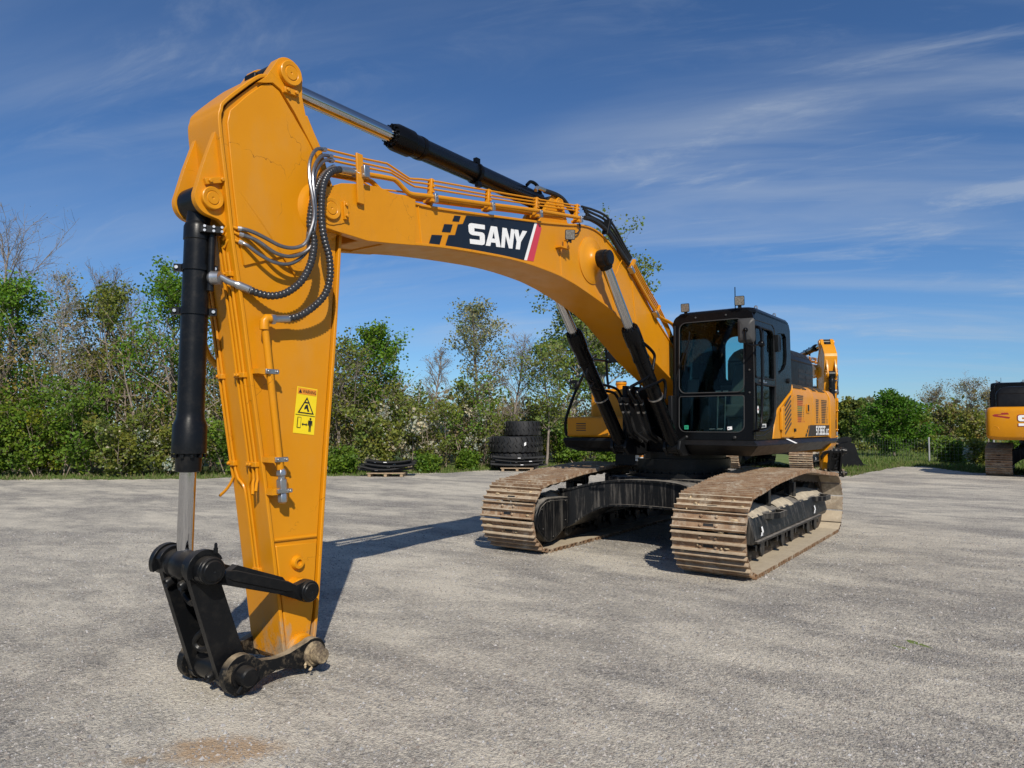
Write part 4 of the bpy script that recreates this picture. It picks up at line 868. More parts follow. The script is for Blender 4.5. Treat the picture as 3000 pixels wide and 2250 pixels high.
g = MB(); g.cyl(A0+dirn*0.06, head+dirn*0.02, 0.060, 32); part(g, 'rod', M['chrome'], 'boom', ACY)
g = MB(); g.lathe(A0+Vector((0, -0.085, 0)), A0+Vector((0, 0.085, 0)), [(0, 0.05), (0, 0.10), (0.17, 0.10), (0.17, 0.05)], 24); part(g, 'rod_eye', M['gunblack'], 'boom', ACY)
for q in (1.05, 0.30):
    c = head+dirn*q; g = MB(); g.lathe(c, c+dirn*0.035, [(0, 0.094), (0, 0.101), (0.035, 0.101), (0.035, 0.094)], 28); c2 = c+dirn*0.017
    if q > 1: g.obox(c2+Vector((0, 0.02, 0.115)), dirn*0.028, (0, 0.02, 0), (0, 0, 0.022)); g.obox(c2+Vector((0, 0.04, -0.115)), dirn*0.028, (0, 0.02, 0), (0, 0, 0.024))
    part(g, 'cylinder_band', M['black'], 'boom', ACY)
for s in (1, -1):
    g = MB(); a, b = sorted((s*0.085, s*0.13)); g.prism(arc(base.x, base.z, 0.13, 100, -30, 10)+[(base.x-0.10, 3.70), (base.x+0.45, 3.66), (base.x+0.24, 3.90)], a, b) if False else g.prism([(base.x+0.38, 3.68), (base.x+0.12, base.z+0.06)]+arc(base.x, base.z, 0.12, 30, 190, 10)+[(base.x-0.20, 3.76)], a, b)
    part(g, 'cylinder_lug', M['yellow'], 'boom', BOOM, bev=0.01)
    pin_cap((base.x, base.z), s*0.13, s*0.155, 0.07, M['yellow'], 'boom', BOOM)
g = MB(); c = head+dirn*1.95; g.tube(cr([c+Vector((0.12, 0.05, 0.09)), c+Vector((0.06, 0.06, 0.14)), c+Vector((-0.05, 0.06, 0.13)), c+Vector((-0.12, 0.06, 0.06))], 4), 0.018, 8); part(g, 'port_pipe', M['black'], 'boom', ACY)
h0 = T('D', 0.14, [(1850, 435), (1865, 415), (1900, 425), (1930, 440)]); g = MB(); g.tube(cr(h0, 4), 0.021, 8); part(g, 'port_elbow', M['steel'], 'boom', ACY)
h1 = T('D', 0.14, [(1925, 440), (2000, 465), (2060, 500), (2110, 560), (2150, 620)]); g = MB(); g.tube(cr(h1, 4), 0.026, 10); part(g, 'port_hose', M['rubber'], 'boom', ACY)

# ---- boom cylinders ------------------------------------------------------------
for s in (1, -1):
    y = s*CY; P0 = Vector((BC.x, y, BC.z)); P1 = T1('H', CY, 1355, 740); P1 = Vector((P1.x, y, P1.z)); d = (P1-P0).normalized(); u = d.orthogonal().normalized(); v = d.cross(u)
    hd_ = P0+d*0.93; bs = P0+d*((P0.z-1.34)/-d.z)
    g = MB(); L = (bs-hd_).length
    g.lathe(hd_, bs, [(0, 0.05), (0, 0.098), (0.05, 0.106), (0.22, 0.106), (0.24, 0.096), (0.44, 0.096), (0.45, 0.089), (L-0.12, 0.089), (L-0.05, 0.06), (L, 0.05)], 32)
    for k in range(12):
        a = 2*math.pi*k/12; q = hd_+u*(0.08*math.cos(a))+v*(0.08*math.sin(a)); g.cyl(q-d*0.02, q, 0.012, 6)
    g.lathe(bs+Vector((0, -0.07, 0)), bs+Vector((0, 0.07, 0)), [(0, 0.04), (0, 0.09), (0.14, 0.09), (0.14, 0.04)], 20)
    BCY = part(g, 'boom_cylinder', M['black'], 'boom')
    g = MB(); g.cyl(P0+d*0.05, hd_+d*0.02, 0.056, 28); part(g, 'rod', M['chrome'], 'boom', BCY)
    g = MB(); a = 1 if s > 0 else -1; g.lathe((BC.x, s*0.315, BC.z), (BC.x, s*0.48, BC.z), [(0, 0.05), (0, 0.09), (0.04, 0.10), (0.07, 0.10), (0.11, 0.096), (0.115, 0.085), (0.155, 0.085), (0.165, 0.07)], 28); g.cyl(P0, P0+d*0.12, 0.085, 20, 0.07); part(g, 'rod_eye', M['gunblack'], 'boom', BCY)
    for q in (1.35,):
        c = P0+d*q; g = MB(); g.lathe(c, c+d*0.03, [(0, 0.09), (0, 0.10), (0.03, 0.10), (0.03, 0.09)], 24); part(g, 'cylinder_band', M['black'], 'boom', BCY)
    c = P0+d*1.95; g = MB(); g.lathe(c, c+d*0.018, [(0, 0.09), (0, 0.098), (0.018, 0.098), (0.018, 0.09)], 24); part(g, 'cylinder_clip', M['steel'], 'boom', BCY)
    # bent pipe from head to port bundle
    h = P0+d*1.12; out_ = Vector((0, s*1.0, 0)); fwd = Vector((-d.z, 0, d.x)); fwd = fwd if fwd.x < 0 else -fwd
    if s > 0: pts = T('H', 0.44, [(1180, 20), (1240, 70), (1300, 135), (1318, 190), (1300, 300), (1290, 360), (1250, 420), (1170, 475), (1070, 530), (1025, 560), (1010, 620), (1045, 680), (1085, 740)])
    else: pts = T('H', -0.34, [(500, 330), (490, 400), (500, 460), (560, 500), (700, 530), (800, 555), (870, 590), (900, 640), (930, 700), (960, 745)])
    g = MB(); g.tube(cr(pts, 4), 0.0185, 10); part(g, 'cylinder_pipe', M['black'], 'boom', BCY)
    if s > 0: pts = T('H', 0.50, [(1440, 700), (1450, 560), (1440, 490), (1415, 465), (1370, 490), (1250, 545), (1150, 585), (1105, 620), (1120, 680), (1160, 740)])
    else: pts = T('H', -0.32, [(575, 515), (545, 545), (560, 575), (620, 590), (740, 605), (820, 625), (860, 670), (900, 740)])
    g = MB(); g.tube(cr(pts, 4), 0.0185, 10); part(g, 'cylinder_pipe', M['black'], 'boom', BCY)
# hoses from the ports down into the frame
for i, (a, b, y) in enumerate(((905, 745, -0.2), (970, 745, -0.2), (1090, 750, 0.10), (1160, 750, 0.12))):
    t0 = T1('H', y, a, b); t1 = T1('H', y, a+35, b+120); g = MB(); g.cyl(t0, t0.lerp(t1, .18), 0.024, 12); g.cyl(t0.lerp(t1, 0.75), t1, 0.024, 12); part(g, 'port_coupling', M['steel'], 'boom')
    g = MB(); g.cyl(t0.lerp(t1, .15), t0.lerp(t1, .78), 0.030, 12); part(g, 'port_joint', M['satin'], 'boom')
    P = T('H', y, [(a+33, b+115), (a+75, b+240), (a+120, b+370), (a+190, b+470)]); P[-1].x -= 0.15; n_ = resample(cr(P, 8), 0.012); g = MB(); g.tube(n_, 0.026, 10, rf=lambda i: 0.026 if i % 2 else 0.0225); part(g, 'port_hose', M['rubber'], 'boom')
g = MB(); g.obox(T1('H', -0.2, 940, 715), (0.10, 0, 0.0), (0, 0.03, 0), (0.0, 0, 0.035)); g.obox(T1('H', 0.1, 1120, 735), (0.10, 0, 0.0), (0, 0.03, 0), (0.0, 0, 0.03)); part(g, 'port_bracket', M['satin'], 'boom', bev=0.006)

# ---- arm ------------------------------------------------------------------------
AW = 0.178
front = [(6.955, 3.895), (7.035, 3.845), (7.235, 3.625), (7.265, 3.56), (7.27, 3.47), (7.215, 3.11), (7.165, 2.78), (7.08, 2.33), (7.02, 1.97), (6.92, 1.41), (6.83, 0.85), (6.76, 0.39), (6.715, 0.10)]
rear = [(6.52, 0.10), (6.495, 0.33), (6.468, 0.81), (6.43, 1.48), (6.38, 2.22), (6.35, 2.84), (6.345, 3.0), (6.36, 3.12), (6.40, 3.24), (6.47, 3.38), (6.53, 3.53), (6.60, 3.64), (6.66, 3.74)]
arm_ol = front+[(6.69, 0.045), (6.60, 0.035), (6.53, 0.06)]+rear+[(6.72, 3.84)]
g = MB(); g.prism(offset_poly(arm_ol, 0.012), -AW+0.022, AW-0.022); ARM = part(g, 'arm', M['arm'], 'arm', ang=25)
part(strip(smooth2(front), -AW, AW, 0.024, -1), 'front_plate', M['arm'], 'arm', ARM, ang=25, bev=0.005)
part(strip(smooth2(rear), -AW, AW, 0.024, -1), 'rear_plate', M['arm'], 'arm', ARM, ang=25, bev=0.005)
# raised side plate of the head with its weld line
for s in (1, -1):
    g = MB(); a, b = sorted((s*(AW-0.024), s*(AW-0.008)))
    g.prism([(6.62, 3.58), (6.565, 3.50), (6.50, 3.36), (6.425, 3.22), (6.40, 3.08), (6.40, 2.9), (7.09, 2.62), (7.13, 2.80), (7.18, 3.11), (7.23, 3.50), (7.215, 3.58), (7.10, 3.72), (6.99, 3.835), (6.93, 3.865), (6.86, 3.84)], a, b); part(g, 'head_plate', M['arm'], 'arm', ARM, bev=0.005)
    # clevis for the arm cylinder
    cv = [(7.03, 3.835), (6.965, 3.905), (6.885, 4.03)]+arc(6.80, 3.975, 0.112, 55, -30, 8)+[(6.70+0.18, 3.86)] if False else [(7.035, 3.83), (6.97, 3.895), (6.88, 4.055)]+arc(6.80, 3.975, 0.112, 62, 190, 12)+[(6.688, 3.86), (6.655, 3.74), (6.60, 3.64), (6.53, 3.53), (6.48, 3.40), (6.50, 3.38), (6.56, 3.50), (6.64, 3.60), (6.75, 3.74), (6.86, 3.85), (6.92, 3.872), (6.985, 3.845)]
    a, b = sorted((s*0.095, s*(AW+0.004))); g = MB(); g.prism(cv, a, b); part(g, 'cylinder_clevis', M['arm'], 'arm', ARM, bev=0.008)
    pin_cap((6.80, 3.975), s*(AW+0.003), s*(AW+0.040), 0.083, M['arm'], 'arm', ARM)
    keeper((6.79, 3.855), (1, -0.06), s*(AW+0.014), ARM, 'arm', w_=0.055, mat='arm')
    # lugs for the bucket cylinder
    a, b = sorted((s*0.095, s*0.135)); g = MB()
    g.prism([(7.262, 3.47), (7.285, 3.44), (7.355, 3.22)]+arc(7.305, 3.0, 0.105, 10, -80, 8)+[(7.25, 2.885), (7.20, 2.85), (7.165, 2.78), (7.21, 3.11)], a, b); LUG = part(g, 'cylinder_lug', M['arm'], 'arm', ARM, bev=0.006)
    pin_cap((7.305, 3.0), s*0.134, s*0.165, 0.07, M['arm'], 'arm', ARM); keeper((7.29, 3.115), (1, -0.35), s*0.146, ARM, 'arm', w_=0.07, mat='arm')
    # hub of the boom pin
    g = MB(); g.lathe((6.50, s*(AW-0.025), 3.115), (6.50, s*0.196, 3.115), [(0, 0.205), (0.018, 0.20), (0.03, 0.175), (0.042, 0.15)], 40); part(g, 'pin_hub', M['arm'], 'arm', ARM)
    # rocker pivot, stop boss, cast end
    g = MB(); g.lathe((6.65, s*(AW-0.024), 0.70), (6.65, s*(AW+0.022), 0.70), [(0, 0.048), (0.03, 0.046), (0.046, 0.038), (0.046, 0.022), (0.03, 0.020)], 22); part(g, 'stop_boss', M['arm'], 'arm', ARM)
    g = MB(); g.cyl((6.665, s*(AW-0.024), 0.535), (6.665, s*0.245, 0.535), 0.072, 24); part(g, 'pivot_boss', M['arm'], 'arm', ARM, bev=0.006)
    g = MB(); a, b = sorted((s*(AW-0.024), s*(AW-0.010))); g.prism([(6.815, 0.83), (6.745, 0.39), (6.70, 0.10), (6.62, 0.06), (6.545, 0.10), (6.51, 0.34), (6.487, 0.815)], a, b); part(g, 'end_casting', M['arm'], 'arm', ARM, bev=0.010)
    g = MB(); g.tube([(6.825, s*(AW-0.018), 0.865), (6.49, s*(AW-0.018), 0.855)], 0.012, 8); part(g, 'weld_bead', M['arm'], 'arm', ARM)
    g = MB(); g.lathe((6.615, s*(AW-0.03), 0.125), (6.615, s*0.235, 0.125), [(0, 0.105), (0.04, 0.105), (0.05, 0.09), (0.087, 0.09)], 28); part(g, 'tip_boss', M['arm'], 'arm', ARM)
g = MB(); g.tube([(7.14, AW-0.014, 3.09), (6.95, AW-0.010, 2.90), (6.70, AW-0.010, 2.62)], 0.007, 6); part(g, 'weld_bead', M['arm'], 'arm', ARM)
g = MB(); g.box(6.86, 6.98, -0.06, 0.06, 3.90, 3.965); part(g, 'top_stop', M['satin'], 'arm', ARM, bev=0.01)
g = MB(); c = T1('C', AW, 1058, 1278); g.lathe(c-Vector((0, 0.02, 0)), c+Vector((0, 0.008, 0)), [(0, 0.016), (0.024, 0.016), (0.028, 0.009), (0.016, 0.008)], 12); part(g, 'grease_hole', M['satin'], 'arm', ARM)
# warning sticker
SW = AW-0.022
q = T('B', SW, [(1115, 1022), (1255, 1045), (1230, 1362), (1083, 1345)]); o1, o2, o3 = [Vector((0, k_, 0)) for k_ in (0.0025, 0.004, 0.0055)]
def rq(a0, a1, b0, b1): return [bil(q, a0, b1), bil(q, a1, b1), bil(q, a1, b0), bil(q, a0, b0)]
STK = poly('warning_sticker', M['stk'], rq(0, 1, 0, 1), o1, ARM, 'arm'); poly('sticker_header', M['orange'], rq(0.04, .96, .845, .98), o2, ARM, 'arm')
def spoly(pts, mat=M['decal'], o=o3): poly('sticker_print', mat, [bil(q, a, b) for a, b in pts], o, ARM, 'arm')
tv, tf = text_mesh('WARNING', bold=0.012); g = MB(); g.add([bil(q, .27+.66*a, .872+.075*b)+o3 for a, b in tv], tf); part(g, 'sticker_letters', M['decal'], 'arm', ARM)
spoly([(.08, .87), (.24, .87), (.16, .955)])
spoly([(.12, .44), (.90, .44), (.51, .80)]); spoly([(.21, .462), (.81, .462), (.51, .745)], M['stk'], Vector((0, .0065, 0)))
o4 = Vector((0, .008, 0))
spoly([(.40, .66), (.64, .66), (.64, .69), (.40, .69)], M['decal'], o4); spoly([(.46, .62), (.56, .64), (.60, .56), (.66, .49), (.58, .48), (.52, .55), (.42, .52), (.40, .55)], M['decal'], o4)
spoly([(.03, .395), (.97, .395), (.97, .405), (.03, .405)])
spoly([(.14, .12), (.32, .12), (.32, .35), (.14, .35)]); spoly([(.165, .132), (.295, .132), (.295, .338), (.165, .338)], M['stk'], o4)
spoly([(.36, .205), (.43, .24), (.43, .215), (.56, .215), (.56, .24), (.63, .205), (.56, .17), (.56, .195), (.43, .195), (.43, .17)])
spoly([(.66, .30), (.86, .30), (.87, .19), (.83, .19), (.81, .26), (.81, .06), (.77, .06), (.765, .17), (.755, .17), (.75, .06), (.71, .06), (.71, .26), (.69, .19), (.65, .19)]); spoly([(.76+.045*math.cos(a), .335+.026*math.sin(a)) for a in [2*math.pi*k/10 for k in range(10)]])
# pipes down the arm's front face
def fxz(z):
    for (x0, z0), (x1, z1) in zip(front, front[1:]):
        if z1 <= z <= z0: return x0+(x1-x0)*(z0-z)/(z0-z1)
    return front[-1][0]
def fpipe(y, zs, r=0.0095): 
    return pipe([Vector((fxz(z)+0.034+(yy[1] if len(yy) > 1 else 0), yy[0], z)) for z, yy in zs], r, 'thin_pipe', M['yellow'], ARM, 'arm', 8, 3)
HE = {}
for k, y in enumerate((0.048, 0.088, 0.128)):
    low = (1.32, 1.27)[0]
    zs = [(2.80-0.055*k, (y,)), (2.6, (y,)), (2.2, (y,)), (1.8, (y,)), (1.32, (y,))]
    if k == 0: zs += [(1.22, (0.015,)), (1.12, (0.012,)), (0.85, (0.012,)), (0.56, (0.014,))]
    elif k == 1: zs += [(1.24, (0.10, 0.02)), (1.17, (0.135, 0.055))]
    else: zs += [(1.24, (0.14, 0.02)), (1.19, (0.165, 0.05))]
    fpipe(y, zs)
for k, y in enumerate((-0.155, -0.115)):
    zs = [(2.60, (y,)), (2.2, (y,)), (1.8, (y,)), (1.32, (y,))]
    zs += [(1.26, (-0.155,)), (1.19, (-0.19, 0.03)), (1.14, (-0.24, 0.06))] if k == 0 else [(1.22, (-0.045,)), (1.12, (-0.025,)), (0.85, (-0.024,)), (0.56, (-0.02,))]
    fpipe(y, zs)
for z, y0, y1 in ((2.56, 0.03, 0.145), (1.93, 0.03, 0.145), (1.93, -0.17, -0.10), (1.36, 0.03, 0.145), (1.36, -0.17, -0.10), (0.66, -0.035, 0.04)):
    g = MB(); x = fxz(z); g.box(x+0.004, x+0.05, y0, y1, z-0.016, z+0.016)
    for yy in ((y0*.7+y1*.3, y0*.45+y1*.55) if y1-y0 > .09 else ((y0*.7+y1*.3),)): g.cyl((x+0.05, yy, z), (x+0.066, yy, z), 0.011, 8)
    part(g, 'pipe_clamp', M['yellow'], 'arm', ARM, bev=0.003)
# looping pipe behind, on the far side
g = MB(); g.tube(cr([(7.10, -0.17, 2.36), (7.13, -0.21, 2.32), (7.13, -0.22, 2.2), (7.10, -0.21, 2.08), (7.05, -0.18, 2.0)], 4), 0.020, 8); part(g, 'far_pipe', M['yellow'], 'arm', ARM)
# thick pipe with valve on the left face
vp = T('B', AW+0.055, [(888, 575), (895, 640), (925, 920), (990, 1530), (1000, 1600)]); pipe(vp, 0.023, 'thick_pipe', M['yellow'], ARM, 'arm', 14, 0)
g = MB(); e = vp[0]; g.tube([e+Vector((0, 0, -0.05)), e+Vector((0, 0, 0.005)), e+Vector((-0.012, 0, 0.022)), e+Vector((-0.055, 0.0, 0.026))], 0.030, 14); part(g, 'pipe_elbow', M['yellow'], 'arm', ARM)
for a, b in ((926, 922), (992, 1532)):
    c = T1('B', AW+0.055, a, b); g = MB(); g.box(c.x-0.05, c.x+0.045, c.y-0.02, c.y+0.026, c.z-0.015, c.z+0.016); g.cyl((c.x-0.035, c.y+0.026, c.z), (c.x-0.035, c.y+0.04, c.z), 0.010, 8); g.cyl((c.x+0.03, c.y+0.026, c.z), (c.x+0.03, c.y+0.04, c.z), 0.010, 8); part(g, 'steel_clamp', M['steel'], 'arm', ARM, bev=0.003)
    g = MB(); g.prism([(c.x+0.03, c.z-0.022), (c.x+0.09, c.z-0.015), (c.x+0.09, c.z+0.016), (c.x+0.03, c.z+0.022)], AW-0.02, c.y+0.012); part(g, 'clamp_foot', M['yellow'], 'arm', ARM)
vb = T1('C', AW+0.055, 940, 190); g = MB(); g.lathe(vb+Vector((0.004, 0, 0.03)), vb+Vector((-0.014, 0, -0.20)), [(0, 0.022), (0.02, 0.034), (0.045, 0.034), (0.045, 0.024), (0.07, 0.024), (0.07, 0.036), (0.15, 0.036), (0.15, 0.02), (0.17, 0.032), (0.215, 0.032), (0.225, 0.018)], 6); c = vb+Vector((-0.010, 0, -0.115)); g.box(c.x-0.055, c.x+0.055, c.y-0.02, c.y+0.03, c.z-0.012, c.z+0.014); g.cyl((c.x-0.035, c.y+0.03, c.z), (c.x-0.035, c.y+0.045, c.z), 0.012, 6); part(g, 'shut_off_valve', M['steel'], 'arm', ARM, bev=0.003)
g = MB(); g.box(c.x+0.03, c.x+0.085, AW-0.02, c.y+0.012, c.z-0.022, c.z+0.018); part(g, 'clamp_foot', M['yellow'], 'arm', ARM)

# ---- bucket cylinder --------------------------------------------------------------
B0, B1 = Vector((7.305, 0, 3.0)), Vector((7.335, 0, 0.78)); d = (B1-B0).normalized(); L = (B1-B0).length
g = MB(); g.lathe(B0+d*0.11, B1, [(0, 0.055), (0.03, 0.075), (0.05, 0.083), (0.13, 0.083), (0.135, 0.078), (1.20, 0.079), (1.24, 0.083), (1.28, 0.099), (1.43, 0.101), (1.45, 0.101), (1.45, 0.078), (1.56, 0.074), (1.565, 0.05)], 36)
g.lathe(B0+Vector((0, -0.085, 0)), B0+Vector((0, 0.085, 0)), [(0, 0.045), (0, 0.098), (0.17, 0.098), (0.17, 0.045)], 26); g.cyl(B0, B0+d*0.16, 0.07, 20)
BKC = part(g, 'bucket_cylinder', M['gunblack'], 'arm')
g = MB(); g.cyl(B0+d*1.66, B1-d*0.04, 0.0485, 32); part(g, 'rod', M['chrome'], 'arm', BKC)
for k in range(10):
    a = 2*math.pi*k/10; q_ = B0+d*1.565+Vector((0.088*math.cos(a), 0.088*math.sin(a), 0)); g = MB(); g.cyl(q_, q_+d*0.02, 0.012, 6)
    part(g, 'head_bolt', M['gunblack'], 'arm', BKC)
tx = Vector((-0.045, 0.088, 0)); g = MB(); g.cyl(B0+d*0.20+tx, B0+d*0.56+tx, 0.022, 12); part(g, 'side_pipe', M['gunblack'], 'arm', BKC)
for t_, w_ in ((0.40, 0.035), (0.665, 0.045)):
    c = B0+d*t_; g = MB(); g.lathe(c, c+d*w_, [(0, 0.078), (0, 0.087), (w_, 0.087), (w_, 0.078)], 30); m_ = c+d*w_*0.5
    for sgn in (-1, 1):
        e = m_+Vector((-0.78*sgn, 0.62*sgn, 0))*0.105; g.obox(e, Vector((-0.78, 0.62, 0))*0.024, Vector((0.62, 0.78, 0))*0.016, Vector((0, 0, 0.022)))
    part(g, 'cylinder_band', M['gunblack'], 'arm', BKC)
    g = MB()
    for sgn in (-1, 1):
        e = m_+Vector((-0.78*sgn, 0.62*sgn, 0))*0.112+Vector((0.62, 0.78, 0))*0.016; g.cyl(e, e+Vector((0.62, 0.78, 0))*0.012, 0.011, 6)
    part(g, 'band_bolt', M['steel'], 'arm', BKC)
fl_ = B0+d*0.52+Vector((-0.075, 0.098, 0)); g = MB(); g.obox(B0+d*0.185+Vector((-0.03, 0.095, 0)), (-0.05, 0.035, 0), (0.02, 0.03, 0), (0, 0, 0.022)); part(g, 'port_block', M['gunblack'], 'arm', BKC, bev=0.004)
g = MB()
for dx in (-0.04, 0.0, 0.045):
    for dz in (-0.012, 0.014):
        c = B0+d*0.185+Vector((-0.03+dx, 0.13-0.6*dx, dz)); g.cyl(c, c+Vector((0.010, 0.016, 0)), 0.0085, 8)
part(g, 'port_bolts', M['steel'], 'arm', BKC)
# ---- hoses between boom and arm ------------------------------------------------------
def Tm(*seg):
    o = []
    for c, y, pts in seg: o += T(c, y, pts)
    return o
def yblend(P, y0, y1, i0=0.0):
    n = len(P); return P
h1 = Tm(('A', .20, [(1530, 935, .20)]), ('A', .26, [(1455, 935, .24), (1405, 1030, .28), (1403, 1180, .31), (1428, 1330, .33), (1438, 1480, .33), (1400, 1620, .32)]), ('B', .30, [(1165, 35, .30), (1090, 62, .28), (1000, 48, .26)]), ('A', .22, [(1050, 1655, .23), (960, 1610, .21), (880, 1582, .19), (820, 1575, .17)]))
h2 = Tm(('A', .20, [(1580, 990, .20), (1505, 985, .24), (1450, 1050, .27), (1428, 1150, .30), (1440, 1300, .32), (1452, 1480, .32), (1432, 1620, .31)]), ('B', .30, [(1215, 45, .30), (1150, 100, .28), (1060, 122, .27), (960, 95, .25), (850, 20, .22)]), ('A', .2, [(900, 1640, .19), (832, 1622, .17)]))
h3 = Tm(('A', .20, [(1590, 1025, .20), (1520, 1025, .23), (1465, 1090, .26), (1440, 1180, .28), (1422, 1350, .29), (1405, 1500, .29), (1388, 1640, .28)]), ('B', .28, [(1190, 70, .27), (1130, 140, .26), (1050, 175, .25), (950, 160, .24), (850, 105, .22), (770, 45, .20), (712, 20, .17)]))
for h in (h1, h2, h3):
    g = MB(); g.tube(cr(h, 5), 0.0125, 10); H_ = part(g, 'steel_hose', M['hose'], 'arm')
    for a, b in ((h[0], h[0].lerp(h[1], 0.35)), (h[-1], h[-1].lerp(h[-2], 0.5))): g = MB(); g.cyl(a, b, 0.0165, 8); part(g, 'hose_fitting', M['steel'], 'arm', H_)
    e = h[-1]; zf = e.z-0.03; g = MB(); g.tube(cr([e, e+Vector((0.05, -0.03, 0.008)), Vector((fxz(zf)+0.034, min(0.13, e.y-0.07), zf-0.01))], 4), 0.0095, 8); part(g, 'pipe_end', M['yellow'], 'arm', H_)
def corrugated(P, r, name):
    n_ = resample(cr(P, 10), 0.0085); g = MB(); g.tube(n_, r, 14, rf=lambda i: r if (i % 3) else r*0.80); return part(g, name, M['corr'], 'arm')
c1 = Tm(('A', .2, [(1545, 1125, .20), (1490, 1180, .24), (1450, 1270, .27), (1420, 1400, .29), (1405, 1550, .30)]), ('B', .30, [(1232, 10, .31), (1215, 150, .32), (1150, 285, .31), (1050, 368, .29), (950, 395, .26), (860, 382, .23), (780, 352, .20)]))
H_ = corrugated(c1, 0.0255, 'ribbed_hose')
f1 = Tm(('B', .2, [(790, 355, .20), (700, 318, .17), (640, 295, .15), (590, 268, .13), (545, 262, .115), (520, 272, .10)])); g = MB(); g.tube(cr(f1, 5), 0.02, 12, rf=lambda i: 0.0265 if i < 6 else 0.020); c = f1[-1]; g.lathe(c+Vector((-0.03, 0.045, 0)), c+Vector((0.02, -0.03, 0)), [(0, 0.03), (0, 0.042), (0.05, 0.045), (0.07, 0.03)], 14); part(g, 'hose_fitting', M['steel'], 'arm', H_)
f0 = Tm(('A', .2, [(1600, 1085, .18), (1560, 1110, .195), (1515, 1150, .22), (1480, 1195, .245)])); g = MB(); g.tube(cr(f0, 5), 0.027, 12); part(g, 'hose_fitting', M['steel'], 'arm', H_)
c2 = Tm(('A', .28, [(1650, 1098, .27), (1590, 1108, .29), (1540, 1155, .31), (1510, 1240, .33), (1497, 1400, .34), (1503, 1550, .35)]), ('B', .34, [(1308, 20, .35), (1338, 130, .35), (1343, 260, .34), (1310, 380, .32), (1230, 470, .29), (1130, 533, .26), (1050, 553, .24)]))
H_ = corrugated(c2, 0.0255, 'ribbed_hose')
f2 = Tm(('A', .27, [(1785, 1125, .26), (1720, 1108, .262), (1640, 1097, .27)])); g = MB(); g.tube(cr(f2, 5), 0.025, 12); g.cyl(f2[0], f2[0].lerp(f2[1], .35), 0.036, 6); part(g, 'hose_fitting', M['steel'], 'arm', H_)
f3 = T('B', .24, [(1058, 553), (955, 556), (930, 557)]); g = MB(); g.tube(f3, 0.025, 12); g.cyl(f3[1], f3[2], 0.035, 6); part(g, 'hose_fitting', M['steel'], 'arm', H_)

